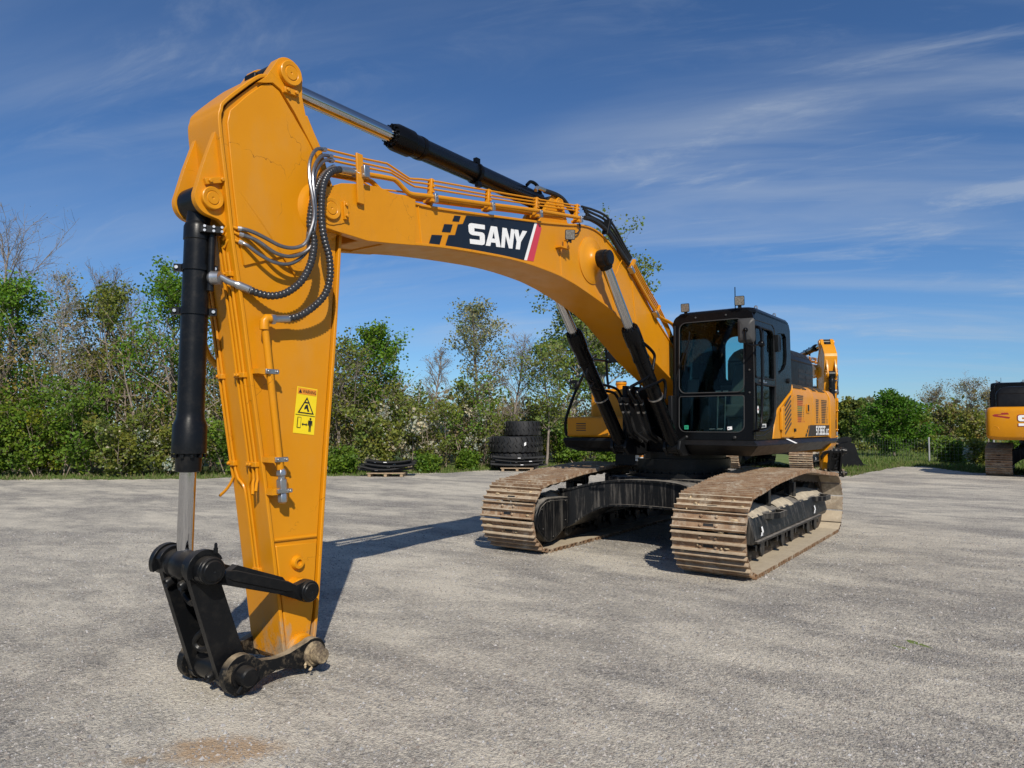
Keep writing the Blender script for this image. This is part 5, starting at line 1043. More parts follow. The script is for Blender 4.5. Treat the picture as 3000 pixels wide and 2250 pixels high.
# ---- bucket linkage (the bucket is off) --------------------------------------------
XF = UPM @ Matrix.Translation((0, 0.05, 0)) @ Matrix.Diagonal((1, 0.85, 1, 1))   # the linkage sits a little to the left of the arm's middle
P1, P2, P3, P4 = (7.35, 0.775), (6.665, 0.535), (7.13, 0.128), (6.615, 0.125)
for s in (1, -1):
    a, b = sorted((s*0.245, s*0.315)); g = MB(); u = (Vector(P2)-Vector(P1)).normalized(); n = Vector((-u.y, u.x)); n = n if n.y > 0 else -n
    A_, B_ = Vector(P1), Vector(P2); ang = math.degrees(math.atan2(u.y, u.x))
    ol = arc(A_.x, A_.y, 0.080, ang+55, ang+305, 16)+[tuple(A_+u*0.14-n*0.062), tuple(A_+u*0.5-n*0.055)]+arc(B_.x, B_.y, 0.072, ang-110, ang+110, 14)+[tuple(A_+u*0.5+n*0.05), tuple(A_+u*0.16+n*0.062)]
    g.prism(ol, a, b); RK = part(g, 'rocker_link', M['gunblack'], 'arm', bev=0.010)
    # thickened rib along the link
    g = MB(); l = []
    for t_ in (0.10, 0.16, 0.55, 0.62):
        c = A_+u*t_; w_ = 0.02 if t_ in (0.10, 0.62) else 0.034; o = 0.0 if t_ in (0.10, 0.62) else 0.014
        l.append([(c.x-n.x*w_, s*0.312, c.y-n.y*w_), (c.x+n.x*w_, s*0.312, c.y+n.y*w_), (c.x+n.x*w_*.8, s*(0.314+o), c.y+n.y*w_*.8), (c.x-n.x*w_*.8, s*(0.314+o), c.y-n.y*w_*.8)])
    g.loft(l); part(g, 'link_rib', M['gunblack'], 'arm', RK, bev=0.003)
    for c, r_ in ((A_, 0.069), (B_, 0.061)):
        g = MB(); g.lathe((c.x, s*0.31, c.y), (c.x, s*0.362, c.y), [(0, r_*1.12), (0.03, r_*1.12), (0.036, r_*1.05), (0.036, r_*0.9), (0.040, r_*0.88), (0.046, r_*0.8), (0.046, 0.01), (0.043, 0.006)], 32)
        part(g, 'pin_end', M['gunblack'], 'arm', RK)
    # lower tie link
    A_, B_ = Vector(P3), Vector(P4); a, b = sorted((s*0.245, s*0.315)); ol = arc(A_.x, A_.y, 0.122, 58, 318, 20)+[(7.0, 0.055), (6.90, 0.088), (6.80, 0.085), (6.70, 0.050)]+arc(B_.x, B_.y, 0.100, -75, 130, -0 or 14)[::-1][::-1]
    ol = arc(A_.x, A_.y, 0.118, 130, -60, 1)[:0]+arc(A_.x, A_.y, 0.118, -110, 140, 18)+[(7.0, 0.178), (6.90, 0.165), (6.80, 0.172)]+arc(B_.x, B_.y, 0.098, 60, 265, 16)+[(6.72, 0.052), (6.80, 0.082), (6.90, 0.090), (7.0, 0.066)]
    g = MB(); g.prism(ol, a, b); TL = part(g, 'tie_link', M['mudblack'], 'arm', bev=0.010)
    g = MB(); g.lathe((P3[0], s*0.30, P3[1]), (P3[0], s*0.42, P3[1]), [(0, 0.078), (0.03, 0.076), (0.03, 0.060), (0.105, 0.056), (0.118, 0.048), (0.12, 0.006)], 28)
    g.cyl((P3[0]+0.05, s*0.352, P3[1]-0.085), (P3[0]-0.01, s*0.352, P3[1]-0.02), 0.012, 8); part(g, 'tie_pin', M['gunblack'], 'arm', TL)
    g = MB(); g.lathe((P4[0], s*0.30, P4[1]), (P4[0], s*0.445, P4[1]), [(0, 0.078), (0.025, 0.078), (0.03, 0.064), (0.045, 0.064), (0.045, 0.050), (0.125, 0.049), (0.134, 0.042), (0.136, 0.006)], 28); part(g, 'tip_pin', M['mudblack'] if s < 0 else M['pinmud'], 'arm', TL)
    g = MB(); rr = random.Random(3)
    for k in range(5):
        c = Vector((P4[0]+0.055+rr.uniform(-0.03, 0.03), s*(0.345+rr.uniform(-0.03, 0.04)), P4[1]-0.055+rr.uniform(-0.045, 0.02))); r_ = rr.uniform(0.008, 0.017)
        vs = [c+Vector((x, y, z))*r_*rr.uniform(.75, 1.25) for x, y, z in ((1, 0, 0), (-1, 0, 0), (0, 1, 0), (0, -1, 0), (0, 0, 1), (0, 0, -1))]; g.add(vs, [(0, 2, 4), (2, 1, 4), (1, 3, 4), (3, 0, 4), (2, 0, 5), (1, 2, 5), (3, 1, 5), (0, 3, 5)])
    o = part(g, 'mud_lumps', M['mud'], 'arm', TL, flat=True); o['kind'] = 'stuff'
# H-shaped link
g = MB()
for s in (1, -1):
    a, b = sorted((s*0.15, s*0.205))
    A_, B_ = Vector(P1), Vector(P3)
    ol = arc(A_.x, A_.y, 0.105, 150, 20, 14)+[(7.405, 0.66), (7.22, 0.10)]+arc(B_.x, B_.y, 0.10, -20, -170, 10)+[(7.055, 0.20), (7.235, 0.70)]
    g.prism(ol, a, b)
HL = part(g, 'bucket_link', M['gunblack'], 'arm', bev=0.010)
g = MB(); g.lathe((P1[0], -0.245, P1[1]), (P1[0], 0.245, P1[1]), [(0, 0.06), (0, 0.084), (0.13, 0.086), (0.15, 0.075), (0.19, 0.09), (0.30, 0.09), (0.34, 0.075), (0.36, 0.086), (0.49, 0.084), (0.49, 0.06)], 30); part(g, 'top_tube', M['gunblack'], 'arm', HL)
g = MB(); g.lathe((P3[0], -0.245, P3[1]), (P3[0], 0.245, P3[1]), [(0, 0.06), (0, 0.088), (0.49, 0.088), (0.49, 0.06)], 30); g.lathe((P3[0]+0.07, 0.09, P3[1]-0.02), (P3[0]+0.115, 0.09, P3[1]-0.035), [(0, 0.03), (0.035, 0.03), (0.045, 0.026), (0.03, 0.014)], 16); part(g, 'bottom_tube', M['gunblack'], 'arm', HL)
g = MB(); g.add([], []); ax = (Vector((P3[0], 0, P3[1]))-Vector((P1[0], 0, P1[1]))).normalized(); pn = Vector((-ax.z, 0, ax.x)); pn = pn if pn.x > 0 else -pn; o0 = Vector((P1[0], 0, P1[1]))
g.obox(o0+ax*0.34-pn*0.035, ax*0.26, Vector((0, 0.15, 0)), pn*0.012)
part(g, 'link_web', M['gunblack'], 'arm', HL)
def lk(t_, y, off): return o0+ax*t_+Vector((0, y, 0))+pn*off
g = MB(); g.tube(cr([lk(0.08, -0.075, 0.03), lk(0.17, -0.075, 0.035), lk(0.22, -0.04, 0.035), lk(0.235, 0.0, 0.035), lk(0.22, 0.04, 0.035), lk(0.17, 0.075, 0.035), lk(0.08, 0.075, 0.03)], 5), 0.018, 8)
part(g, 'lifting_loop', M['gunblack'], 'arm', HL)
g = MB(); g.tube(cr([lk(0.29, 0.13, 0.01), lk(0.34, 0.05, 0.02), lk(0.40, 0.05, 0.035), lk(0.44, 0.0, 0.06), lk(0.48, -0.03, 0.075), lk(0.52, 0.0, 0.07), lk(0.52, 0.05, 0.05), lk(0.49, 0.08, 0.03)], 5), 0.019, 8)
part(g, 'lifting_hook', M['gunblack'], 'arm', HL)
for y in (-0.13, 0.06):
    g = MB(); c = lk(0.085, y, 0.05); g.lathe(c, c+pn*0.05, [(0, 0.032), (0.04, 0.032), (0.05, 0.026), (0.035, 0.014)], 16); part(g, 'grease_port', M['gunblack'], 'arm', HL)
for y in (-0.245, 0.225):
    g = MB(); g.prism(arc(P1[0], P1[1], 0.118, 60, 205, 14)+arc(P1[0], P1[1], 0.085, 205, 60, 14), y, y+0.03) if False else g.prism(arc(P1[0], P1[1], 0.115, -25, 155, 16)+arc(P1[0], P1[1], 0.08, 155, -25, 16), y-0.02, y+0.03); part(g, 'link_flange', M['gunblack'], 'arm', HL, bev=0.006)
g = MB(); c = Vector((P1[0]-0.05, 0.27, P1[1]+0.09)); g.lathe(c, c+Vector((0, 0, 0.06)), [(0, 0.014), (0.03, 0.014), (0.03, 0.010), (0.05, 0.010), (0.06, 0.005)], 8); part(g, 'grease_nipple', M['satin'], 'arm', HL)
XF = Matrix.Identity(4)
# ---------------------------------------------------------------- the two other excavators: same make, other places
FOOT = Vector((0.12, 0, 2.08)); APIN = Vector((6.50, 0, 3.115))
def about(p, ang): return Matrix.Translation(p) @ Matrix.Rotation(ang, 4, 'Y') @ Matrix.Translation(-p)
CHILD = {}
for o in list(col.objects):
    if o.parent: CHILD.setdefault(o.parent.name, []).append(o)
def copy_machine(label, loc, rz, up_rot, boom=0.0, arm=0.0, skip=(), narrow=1.0):
    root = empty('excavator', loc, rz); tag(root, label, 'excavator', 'excavators parked in the yard')
    U = Matrix.Rotation(up_rot, 4, 'Z'); Bm = U @ about(FOOT, -boom); Am = Bm @ about(APIN, -arm)
    mats = {'low': Matrix.Diagonal((1, narrow, 1, 1)), 'up': U, 'boom': Bm, 'arm': Am}
    for p in CHILD[EXC.name]:
        if p.name.split('.')[0] in skip: continue
        c = p.copy(); col.objects.link(c); c.parent = root; c.matrix_local = mats[GRP[p.name]] @ p.matrix_local
        for q in CHILD.get(p.name, []):
            d = q.copy(); col.objects.link(d); d.parent = c; d.matrix_local = q.matrix_local.copy()
    return root, Am
def camxy(X, Z): p = CAM+Vector((math.sin(YAW), -math.cos(YAW), 0))*X+Vector((math.cos(YAW), math.sin(YAW), 0))*Z; return Vector((p.x, p.y, 0))
def camdir(X, Z): return (camxy(X, Z)-camxy(0, 0)).normalized()
# behind: undercarriage turned to the left of the picture, boom straight at the viewer, bucket on
h = camdir(-0.59, -0.81); hu = camdir(-0.15, -0.988)
rz2 = math.atan2(h.y, h.x); ru2 = math.atan2(hu.y, hu.x)-rz2
ctr2 = camxy(10.54, 27.8)
E2, A2 = copy_machine('yellow excavator standing behind the largest one, raised arm showing above its counterweight', ctr2, rz2, ru2, R(1.0), R(-1.0))
# a loose bucket standing on the grass beside it
g = MB(); bw = 0.55
sidep = [(-0.30, 0.92), (-0.05, 1.02), (0.22, 0.95), (0.44, 0.72), (0.50, 0.42), (0.38, 0.14), (0.10, 0.0), (-0.35, 0.0), (-0.62, 0.10), (-0.42, 0.45)]
bkt = empty('excavator_bucket', camxy((2470-1500)/F_PX*28.4, 28.4)+Vector((0, 0, -0.02)), YAW+R(74)); tag(bkt, 'black bucket standing loose on the grass beside the rear excavator', 'bucket')
for s in (1, -1): g = MB(); a, b = sorted((s*(bw-0.03), s*bw)); g.prism(sidep, a, b); g.build('side_plate', M['satin'], bkt, bev=0.006)
g = MB(); g.loft([[(x, -bw, z), (x, bw, z), (x*0.94-0.01, bw, z*0.95+0.02), (x*0.94-0.01, -bw, z*0.95+0.02)] for x, z in ((-0.05, 1.02), (0.22, 0.95), (0.44, 0.72), (0.50, 0.42), (0.38, 0.14), (0.10, 0.0), (-0.35, 0.0))]); g.build('back_plate', M['satin'], bkt)
for k in range(5): g = MB(); y = -0.44+0.22*k; g.prism([(-0.30, 0.0), (-0.74, 0.05), (-0.80, 0.10), (-0.62, 0.12), (-0.30, 0.05)], y-0.045, y+0.045); g.build('tooth', M['satin'], bkt, bev=0.005)
for y in (-0.24, 0.20): g = MB(); g.prism([(-0.22, 0.95), (-0.25, 1.14), (-0.12, 1.20), (0.20, 1.12), (0.25, 0.94)], y, y+0.04); g.build('ear', M['satin'], bkt, bev=0.006)
# at the right edge: seen from behind
th = R(36); h3 = camdir(math.sin(th), math.cos(th)); s_, c_ = math.sin(th), math.cos(th)
d3 = 22.3; x3 = (2900-1500)/F_PX*d3; ctr3 = camxy(x3+3.41*s_+1.32*c_, d3+3.41*c_-1.32*s_)
E3, _ = copy_machine('excavator cut off at the right edge, its counterweight with red marks towards us', ctr3, math.atan2(h3.y, h3.x), 0.0, narrow=0.91)
XF = Matrix.Identity(4)
g = MB(); qd = [Vector((cwx(0.62)-0.010, 0.54, 1.95)), Vector((cwx(0.62)-0.010, -0.54, 1.95)), Vector((cwx(0.62)-0.010, -0.54, 1.62)), Vector((cwx(0.62)-0.010, 0.54, 1.62))]
cw3 = [c for c in E3.children if c.name.startswith('counterweight')][0]
word(g, qd, 'SANY', ((0, .262), (.275, .548), (.555, .772), (.752, 1.0)), Vector((-0.012, 0, 0))); XF = UPM; g.build('raised_letters', M['white'], cw3)
g = MB(); qd = [q+Vector((0.004, 0.022*(1 if q.y > 0 else -1), 0.02*(1 if q.z > 1.7 else -1))) for q in qd]
word(g, qd, 'SANY', ((0, .262), (.275, .548), (.555, .772), (.752, 1.0)), Vector((-0.006, 0, 0))); g.build('letter_edge', M['darkred'], cw3); XF = Matrix.Identity(4)
# ---------------------------------------------------------------- ground
def gravel_mat():
    m, t, b = newmat('gravel'); p = pos(t)
    vo = node(t, 'ShaderNodeTexVoronoi', {'Vector': p, 'Scale': 70.0, 'Randomness': 1.0}); vo2 = node(t, 'ShaderNodeTexVoronoi', {'Vector': p, 'Scale': 26.0})
    cv = node(t, 'ShaderNodeSeparateColor', {0: vo.outputs['Color']}).outputs[0]; cv2 = node(t, 'ShaderNodeSeparateColor', {0: vo2.outputs['Color']}).outputs[1]
    fine = mixc(t, rng(t, cv, 0.0, 1.0), (0.175, 0.162, 0.145), (0.56, 0.515, 0.445))
    fine = mixc(t, rng(t, cv2, 0.80, 0.97, 0, 0.5), fine, (0.54, 0.51, 0.46))
    fine = mixc(t, rng(t, nz(t, 34, 5, 0.7), 0.40, 0.62, 0, 0.6), fine, (0.275, 0.258, 0.24))
    # pale crushed-stone dust swept into streaks, browner fines elsewhere
    big = nz(t, 0.75, 9, 0.68, stretch=(1.0, 0.42, 1), dist=0.5); mid = nz(t, 2.4, 8, 0.7, stretch=(1.0, 0.5, 1), loc=(3, 8, 0))
    gr = nz(t, 30, 6, 0.75)
    k = mth(t, 'ADD', mth(t, 'MULTIPLY', big, 0.62), mth(t, 'MULTIPLY', mid, 0.38)); k = mth(t, 'ADD', k, mth(t, 'MULTIPLY', mth(t, 'SUBTRACT', gr, 0.5), 0.45))
    pale = rng(t, k, 0.425, 0.585, 0, 0.88)
    c = mixc(t, pale, fine, (0.62, 0.565, 0.46))
    dk = rng(t, nz(t, 0.9, 7, 0.65, loc=(11, 2, 0), stretch=(1, 0.6, 1)), 0.52, 0.66, 0, 0.20); c = mixc(t, dk, c, (0.22, 0.205, 0.19))
    sw = node(t, 'ShaderNodeMapping', {'Vector': p, 'Rotation': (0, 0, R(128)), 'Scale': (2.6, 0.13, 1)}, vector_type='TEXTURE').outputs[0]; swn = node(t, 'ShaderNodeTexNoise', {'Vector': sw, 'Scale': 1.0, 'Detail': 6.0, 'Roughness': 0.65, 'Distortion': 0.6}).outputs[0]
    c = mixc(t, mth(t, 'MULTIPLY', rng(t, mth(t, 'ADD', swn, mth(t, 'MULTIPLY', mth(t, 'SUBTRACT', gr, 0.5), 0.35)), 0.54, 0.68, 0, 0.55), rng(t, big, 0.36, 0.55)), c, (0.62, 0.565, 0.46))
    gm = rng(t, nz(t, 48, 4, 0.65), 0.3, 0.7, 0.76, 1.22); c = node(t, 'ShaderNodeVectorMath', {0: c, 3: gm}, operation='SCALE').outputs[0]
    # one brown stain of clay in the foreground, and a smaller one beside it
    sx = node(t, 'ShaderNodeSeparateXYZ', {0: p})
    def blob(cx, cy, a, rx, ry, soft=0.5):
        u = mth(t, 'SUBTRACT', sx.outputs[0], cx); v = mth(t, 'SUBTRACT', sx.outputs[1], cy); ca, sa = math.cos(a), math.sin(a)
        e = mth(t, 'ADD', mth(t, 'MULTIPLY', u, ca/rx), mth(t, 'MULTIPLY', v, sa/rx)); f = mth(t, 'ADD', mth(t, 'MULTIPLY', u, -sa/ry), mth(t, 'MULTIPLY', v, ca/ry))
        r_ = mth(t, 'SQRT', mth(t, 'ADD', mth(t, 'MULTIPLY', e, e), mth(t, 'MULTIPLY', f, f)))
        r_ = mth(t, 'ADD', r_, mth(t, 'MULTIPLY', mth(t, 'SUBTRACT', nz(t, 5, 8, 0.75), 0.5), 1.6)); return rng(t, r_, 1.0, 1.0-soft)
    al = YAW-math.pi/2
    q = GP(640, 2195); c = mixc(t, mth(t, 'MULTIPLY', blob(q.x, q.y, al, 0.36, 0.20), rng(t, gr, 0.3, 0.5, 0.35, 0.85)), c, (0.42, 0.285, 0.165))
    q = GP(400, 2225); c = mixc(t, mth(t, 'MULTIPLY', blob(q.x, q.y, al, 0.10, 0.05), 0.6), c, (0.40, 0.29, 0.18))
    for (u, v, rx, ry, am) in ((1120, 1870, 0.42, 0.34, .6), (690, 2120, 0.35, 0.10, .65), (880, 1720, 0.7, 0.20, .5), (2560, 1625, 0.9, 0.45, .5), (1640, 1880, 0.5, 0.25, .35), (2250, 1880, 1.3, 0.16, .5), (2800, 1960, 1.0, 0.12, .6), (2150, 1750, .7, .3, .4), (1900, 1790, .9, .2, .35)):
        q = GP(u, v); c = mixc(t, mth(t, 'MULTIPLY', blob(q.x, q.y, al, rx, ry, 0.9), am), c, (0.62, 0.565, 0.46))
    t.links.new(c, b.inputs['Base Color']); b.inputs['Roughness'].default_value = 0.93; b.inputs['Specular IOR Level'].default_value = 0.25
    hgt = mth(t, 'ADD', mth(t, 'MULTIPLY', vo.outputs['Distance'], -0.7), mth(t, 'ADD', mth(t, 'MULTIPLY', vo2.outputs['Distance'], -0.5), mth(t, 'MULTIPLY', nz(t, 160, 4, 0.7), 0.7)))
    hgt = mth(t, 'MULTIPLY', hgt, rng(t, pale, 0, 0.8, 1.0, 0.45))
    bump(t, b, hgt, 1.0, 0.022); return m
def grass_mat():
    m, t, b = newmat('grass_ground'); a = mixc(t, rng(t, nz(t, 0.5, 6, 0.6), 0.35, 0.65), (0.10, 0.155, 0.030), (0.15, 0.195, 0.045)); a = mixc(t, rng(t, nz(t, 3, 8, 0.7), 0.5, 0.72, 0, 0.7), a, (0.24, 0.22, 0.11))
    t.links.new(a, b.inputs['Base Color']); b.inputs['Roughness'].default_value = 0.95; bump(t, b, nz(t, 22, 6, 0.7), 0.6, 0.05); return m
M['gravel'] = gravel_mat(); M['grassland'] = grass_mat()
g = MB(); g.add([(-400, -400, -0.03), (400, -400, -0.03), (400, 400, -0.03), (-400, 400, -0.03)], [(0, 1, 2, 3)]); tag(g.build('ground', M['grassland']), kind='structure')
EDGE = [AT(-1500, 19.5), AT(-500, 20.2), GP(0, 1404), GP(250, 1402), GP(500, 1401), GP(800, 1395), GP(1000, 1392), GP(1250, 1385), GP(1450, 1376), GP(1700, 1363), AT(2000, 29), AT(2250, 27), GP(2440, 1384), GP(2490, 1394), GP(2560, 1378), GP(2640, 1366), GP(2720, 1366), GP(2790, 1376), GP(2860, 1384), GP(3000, 1390), AT(3600, 22.5), AT(5200, 19)]
EDGE = [Vector((p.x, p.y, 0)) for p in EDGE]
yard = [(p.x, p.y) for p in EDGE]+[tuple((AT(4000, 1)+Vector((30, 20, 0)))[:2]), (45, 45), (45, -20)]
def inside(x, y, P):
    r_ = False; j = len(P)-1
    for i in range(len(P)):
        if (P[i][1] > y) != (P[j][1] > y) and x < (P[j][0]-P[i][0])*(y-P[i][1])/(P[j][1]-P[i][1])+P[i][0]: r_ = not r_
        j = i
    return r_
def lines(lo, hi, fine, a, b, g_=1.16):
    o = []; x = lo
    while x <= hi: o.append(x); x += fine
    s = fine; x = hi
    while x < b: s = min(s*g_, 0.45); x += s; o.append(x)
    s = fine; x = lo; pre = []
    while x > a: s = min(s*g_, 0.45); x -= s; pre.append(x)
    return pre[::-1]+o
xs_ = lines(2.0, 8.8, 0.055, -34, 46); ys_ = lines(-2.2, 5.0, 0.055, -30, 46)
ring_ = [c_ for c_ in (P1, P3, P4)]
def gz(x, y):
    d = math.hypot(x-CAM.x, y-CAM.y); f = max(0, 1-d/16)
    z = noise.noise((x*1.3, y*1.3, 0))*0.010+noise.noise((x*4.5, y*4.5, 3))*0.008+noise.noise((x*11, y*11, 7))*0.006
    # soft wheel ruts on the right
    u = (x-3.4)*0.55+(y-3.4)*0.83; v = -(x-3.4)*0.83+(y-3.4)*0.55
    z += math.exp(-((u)/0.35)**2)*(-0.03+0.018*math.sin(v*26+noise.noise((x*3, y*3, 1))*3))*max(0, 1-abs(v)/2.6)
    return min(0.010, z*f-0.004)
vv = []; idx = {}; ff = []
mask = {}
for i, x in enumerate(xs_):
    for j, y in enumerate(ys_):
        w_ = 0.35*noise.noise((x*0.7, y*0.7, 5)); mask[i, j] = inside(x+w_, y+w_, yard)
def vid(i, j):
    if (i, j) not in idx: idx[i, j] = len(vv); vv.append((xs_[i], ys_[j], gz(xs_[i], ys_[j])))
    return idx[i, j]
for i in range(len(xs_)-1):
    for j in range(len(ys_)-1):
        if mask[i, j] and mask[i+1, j] and mask[i, j+1] and mask[i+1, j+1]: ff.append((vid(i, j), vid(i+1, j), vid(i+1, j+1), vid(i, j+1)))
me = bpy.data.meshes.new('gravel_yard'); me.from_pydata(vv, [], ff); me.polygons.foreach_set('use_smooth', [True]*len(ff)); me.materials.append(M['gravel'])
yo_ = bpy.data.objects.new('gravel_yard', me); col.objects.link(yo_); tag(yo_, kind='structure')
# loose stones lying on the yard near the camera
def attr_mat(name, rough=0.9, trans=0.0, tmul=1.6):
    m, t, b = newmat(name); a = node(t, 'ShaderNodeAttribute', attribute_name='Col').outputs['Color']; t.links.new(a, b.inputs['Base Color']); b.inputs['Roughness'].default_value = rough; b.inputs['Specular IOR Level'].default_value = 0.3
    if trans:
        tl = node(t, 'ShaderNodeBsdfTranslucent'); t.links.new(a, tl.inputs[0]); mx_ = node(t, 'ShaderNodeMixShader', {0: trans, 1: b.outputs[0], 2: tl.outputs[0]})
        t.links.new(mx_.outputs[0], [n for n in t.nodes if n.type == 'OUTPUT_MATERIAL'][0].inputs[0])
    return m
M['stone'] = attr_mat('loose_stone'); M['leaf'] = attr_mat('leaf', 0.6, 0.42); M['blade'] = attr_mat('grass_blade', 0.7, 0.3)
def colored(name, vs, fs, cs, mat, parent=None, smooth=False):
    me = bpy.data.meshes.new(name); me.from_pydata(vs, [], fs); at = me.color_attributes.new('Col', 'FLOAT_COLOR', 'POINT')
    buf = []
    for c in cs: buf += [c[0], c[1], c[2], 1]
    at.data.foreach_set('color', buf); me.materials.append(mat)
    if smooth: me.polygons.foreach_set('use_smooth', [True]*len(fs))
    o = bpy.data.objects.new(name, me); col.objects.link(o)
    if parent: o.parent = parent
    return o
rs = random.Random(77); vs, fs, cs = [], [], []
OCT = ((1, 0, 0), (-1, 0, 0), (0, 1, 0), (0, -1, 0), (0, 0, 1)); OF = ((0, 2, 4), (2, 1, 4), (1, 3, 4), (3, 0, 4))
for k in range(42000):
    dpt = 2.9+8.0*rs.random()**1.5; X = rs.uniform(-0.76, 0.76)*dpt; p = camxy(X, dpt); s = rs.choice((0.0045, 0.006, 0.007, 0.009, 0.012))*rs.uniform(0.7, 1.3)*(1+max(0, dpt-5)*0.05)
    if k % 400 == 0: s *= 2.2
    a = rs.uniform(0, 6.28); ca, sa = math.cos(a), math.sin(a); n = len(vs); el = rs.uniform(0.6, 1.0); z0 = gz(p.x, p.y)-s*0.12
    for (x, y, z) in OCT:
        j = rs.uniform(0.75, 1.2); x, y = x*j, y*j*el; vs.append((p.x+(x*ca-y*sa)*s, p.y+(x*sa+y*ca)*s, z0+z*s*rs.uniform(0.55, 0.95)))
    fs += [tuple(n+q for q in f) for f in OF]; t_ = rs.random(); b = 0.17+0.22*t_*t_; b = 0.42 if rs.random() < 0.015 else b; w_ = rs.uniform(0.0, 0.035); cs += [(b+w_, b, b-w_*0.8)]*5
o = colored('loose_gravel', vs, fs, cs, M['stone']); tag(o, 'loose grey stones scattered over the gravel yard', 'gravel', kind='stuff')
# grass: strip along the yard's edge and the meadow on the right
vs, fs, cs = [], [], []
def blade(p, h, w_, c, lean):
    a = rs.uniform(0, 6.28); d = Vector((math.cos(a), math.sin(a), 0))*w_; l = Vector((rs.uniform(-1, 1), rs.uniform(-1, 1), 0))*lean*h; n = len(vs)
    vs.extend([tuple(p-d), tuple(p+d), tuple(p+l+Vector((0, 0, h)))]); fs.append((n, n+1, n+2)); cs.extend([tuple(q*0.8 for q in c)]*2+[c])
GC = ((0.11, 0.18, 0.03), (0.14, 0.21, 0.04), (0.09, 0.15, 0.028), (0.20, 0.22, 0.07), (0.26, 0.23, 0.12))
cum = [0]
for a, b in zip(EDGE, EDGE[1:]): cum.append(cum[-1]+(b-a).length)
def edge_pt(s):
    for i in range(len(EDGE)-1):
        if s <= cum[i+1]: return EDGE[i].lerp(EDGE[i+1], (s-cum[i])/(cum[i+1]-cum[i]))
    return EDGE[-1]
for k in range(26000):
    s = rs.uniform(0, cum[-1]); e = edge_pt(s); away = (e-Vector((CAM.x, CAM.y, 0))).normalized(); q = rs.random(); p = e+away*(-0.5+3.4*q**1.3)
    if q < 0.12 and rs.random() < 0.6: continue
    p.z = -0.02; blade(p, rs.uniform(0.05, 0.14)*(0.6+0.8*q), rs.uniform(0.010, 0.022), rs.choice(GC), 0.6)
for k in range(16000):
    d = 25+26*rs.random()**1.4; X = rs.uniform(0.40, 0.80)*d; p = camxy(X, d)
    if inside(p.x, p.y, yard): continue
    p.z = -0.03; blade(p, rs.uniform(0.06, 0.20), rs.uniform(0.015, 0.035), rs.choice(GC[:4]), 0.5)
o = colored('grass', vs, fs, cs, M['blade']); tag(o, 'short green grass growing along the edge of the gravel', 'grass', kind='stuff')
# ---------------------------------------------------------------- trees and shrubs
M['bark'] = simple('bark', (0.22, 0.185, 0.155), 0.95, var=0.35, vs=6, bmp=0.6, bs=18)
M['palebark'] = simple('pale_bark', (0.30, 0.275, 0.24), 0.95, var=0.3, vs=5, bmp=0.5, bs=18)
M['twig'] = simple('twigs', (0.24, 0.19, 0.15), 0.95, var=0.3, vs=6)
def tri_tube(V, Fc, pts, r0, r1, n=4):
    u = None; st = len(V); L = len(pts)
    for i, p in enumerate(pts):
        t = (pts[min(i+1, L-1)]-pts[max(i-1, 0)])
        t = t.normalized() if t.length > 1e-9 else Vector((0, 0, 1))
        if u is None: u = t.orthogonal().normalized()
        else:
            u = u-t*u.dot(t); u = u.normalized() if u.length > 1e-6 else t.orthogonal().normalized()
        v = t.cross(u); r = r0+(r1-r0)*i/(L-1)
        for k in range(n): a = 2*math.pi*k/n; V.append(tuple(p+(u*math.cos(a)+v*math.sin(a))*r))
    for i in range(L-1):
        for k in range(n): k2 = (k+1) % n; Fc.append((st+i*n+k, st+i*n+k2, st+(i+1)*n+k2, st+(i+1)*n+k))
def cg(rr, s): return max(-1.4*s, min(1.4*s, rr.gauss(0, s)))
LG = (1.48, 1.42, 0.95)
def leaf(rr, LV, LF, LC, p, s, c, flatn=0.0):
    a = rr.uniform(0, 6.283); z = rr.uniform(-1, 1); q = math.sqrt(1-z*z); d = Vector((q*math.cos(a), q*math.sin(a), z*0.7-0.15)).normalized()
    e = d.orthogonal(); b = rr.uniform(0, 6.283); e = (e*math.cos(b)+d.cross(e)*math.sin(b)).normalized(); n = len(LV); w_ = s*rr.uniform(0.32, 0.5)
    LV += [tuple(p), tuple(p+d*s*0.5+e*w_), tuple(p+d*s), tuple(p+d*s*0.5-e*w_)]; LF.append((n, n+1, n+2, n+3)); LC += [(c[0]*LG[0], c[1]*LG[1], c[2]*LG[2]) if c[1] < 0.20 else c]*4
def vary(rr, c, a=0.25): k = 1+rr.uniform(-a, a); h = rr.uniform(-0.10, 0.12); return (max(0, c[0]*k*(1+h)), c[1]*k, max(0, c[2]*k*(1-h)))
def limb(rr, p, d, L, n=4, up=0.25, wob=0.16):
    pts = [p.copy()]; d = d.normalized()
    for i in range(n):
        d = (d+Vector((rr.gauss(0, wob), rr.gauss(0, wob), up*0.3+rr.gauss(0, wob*0.6)))).normalized(); p = p+d*(L/n); pts.append(p)
    return pts
PROF = {'round': lambda t: 0.35+0.75*math.sin(math.pi*min(1, max(0, t))*0.9+0.25), 'cone': lambda t: 1.05-0.9*t, 'vase': lambda t: 0.55+0.55*t*(1.6-t), 'col': lambda t: 0.8-0.5*t}
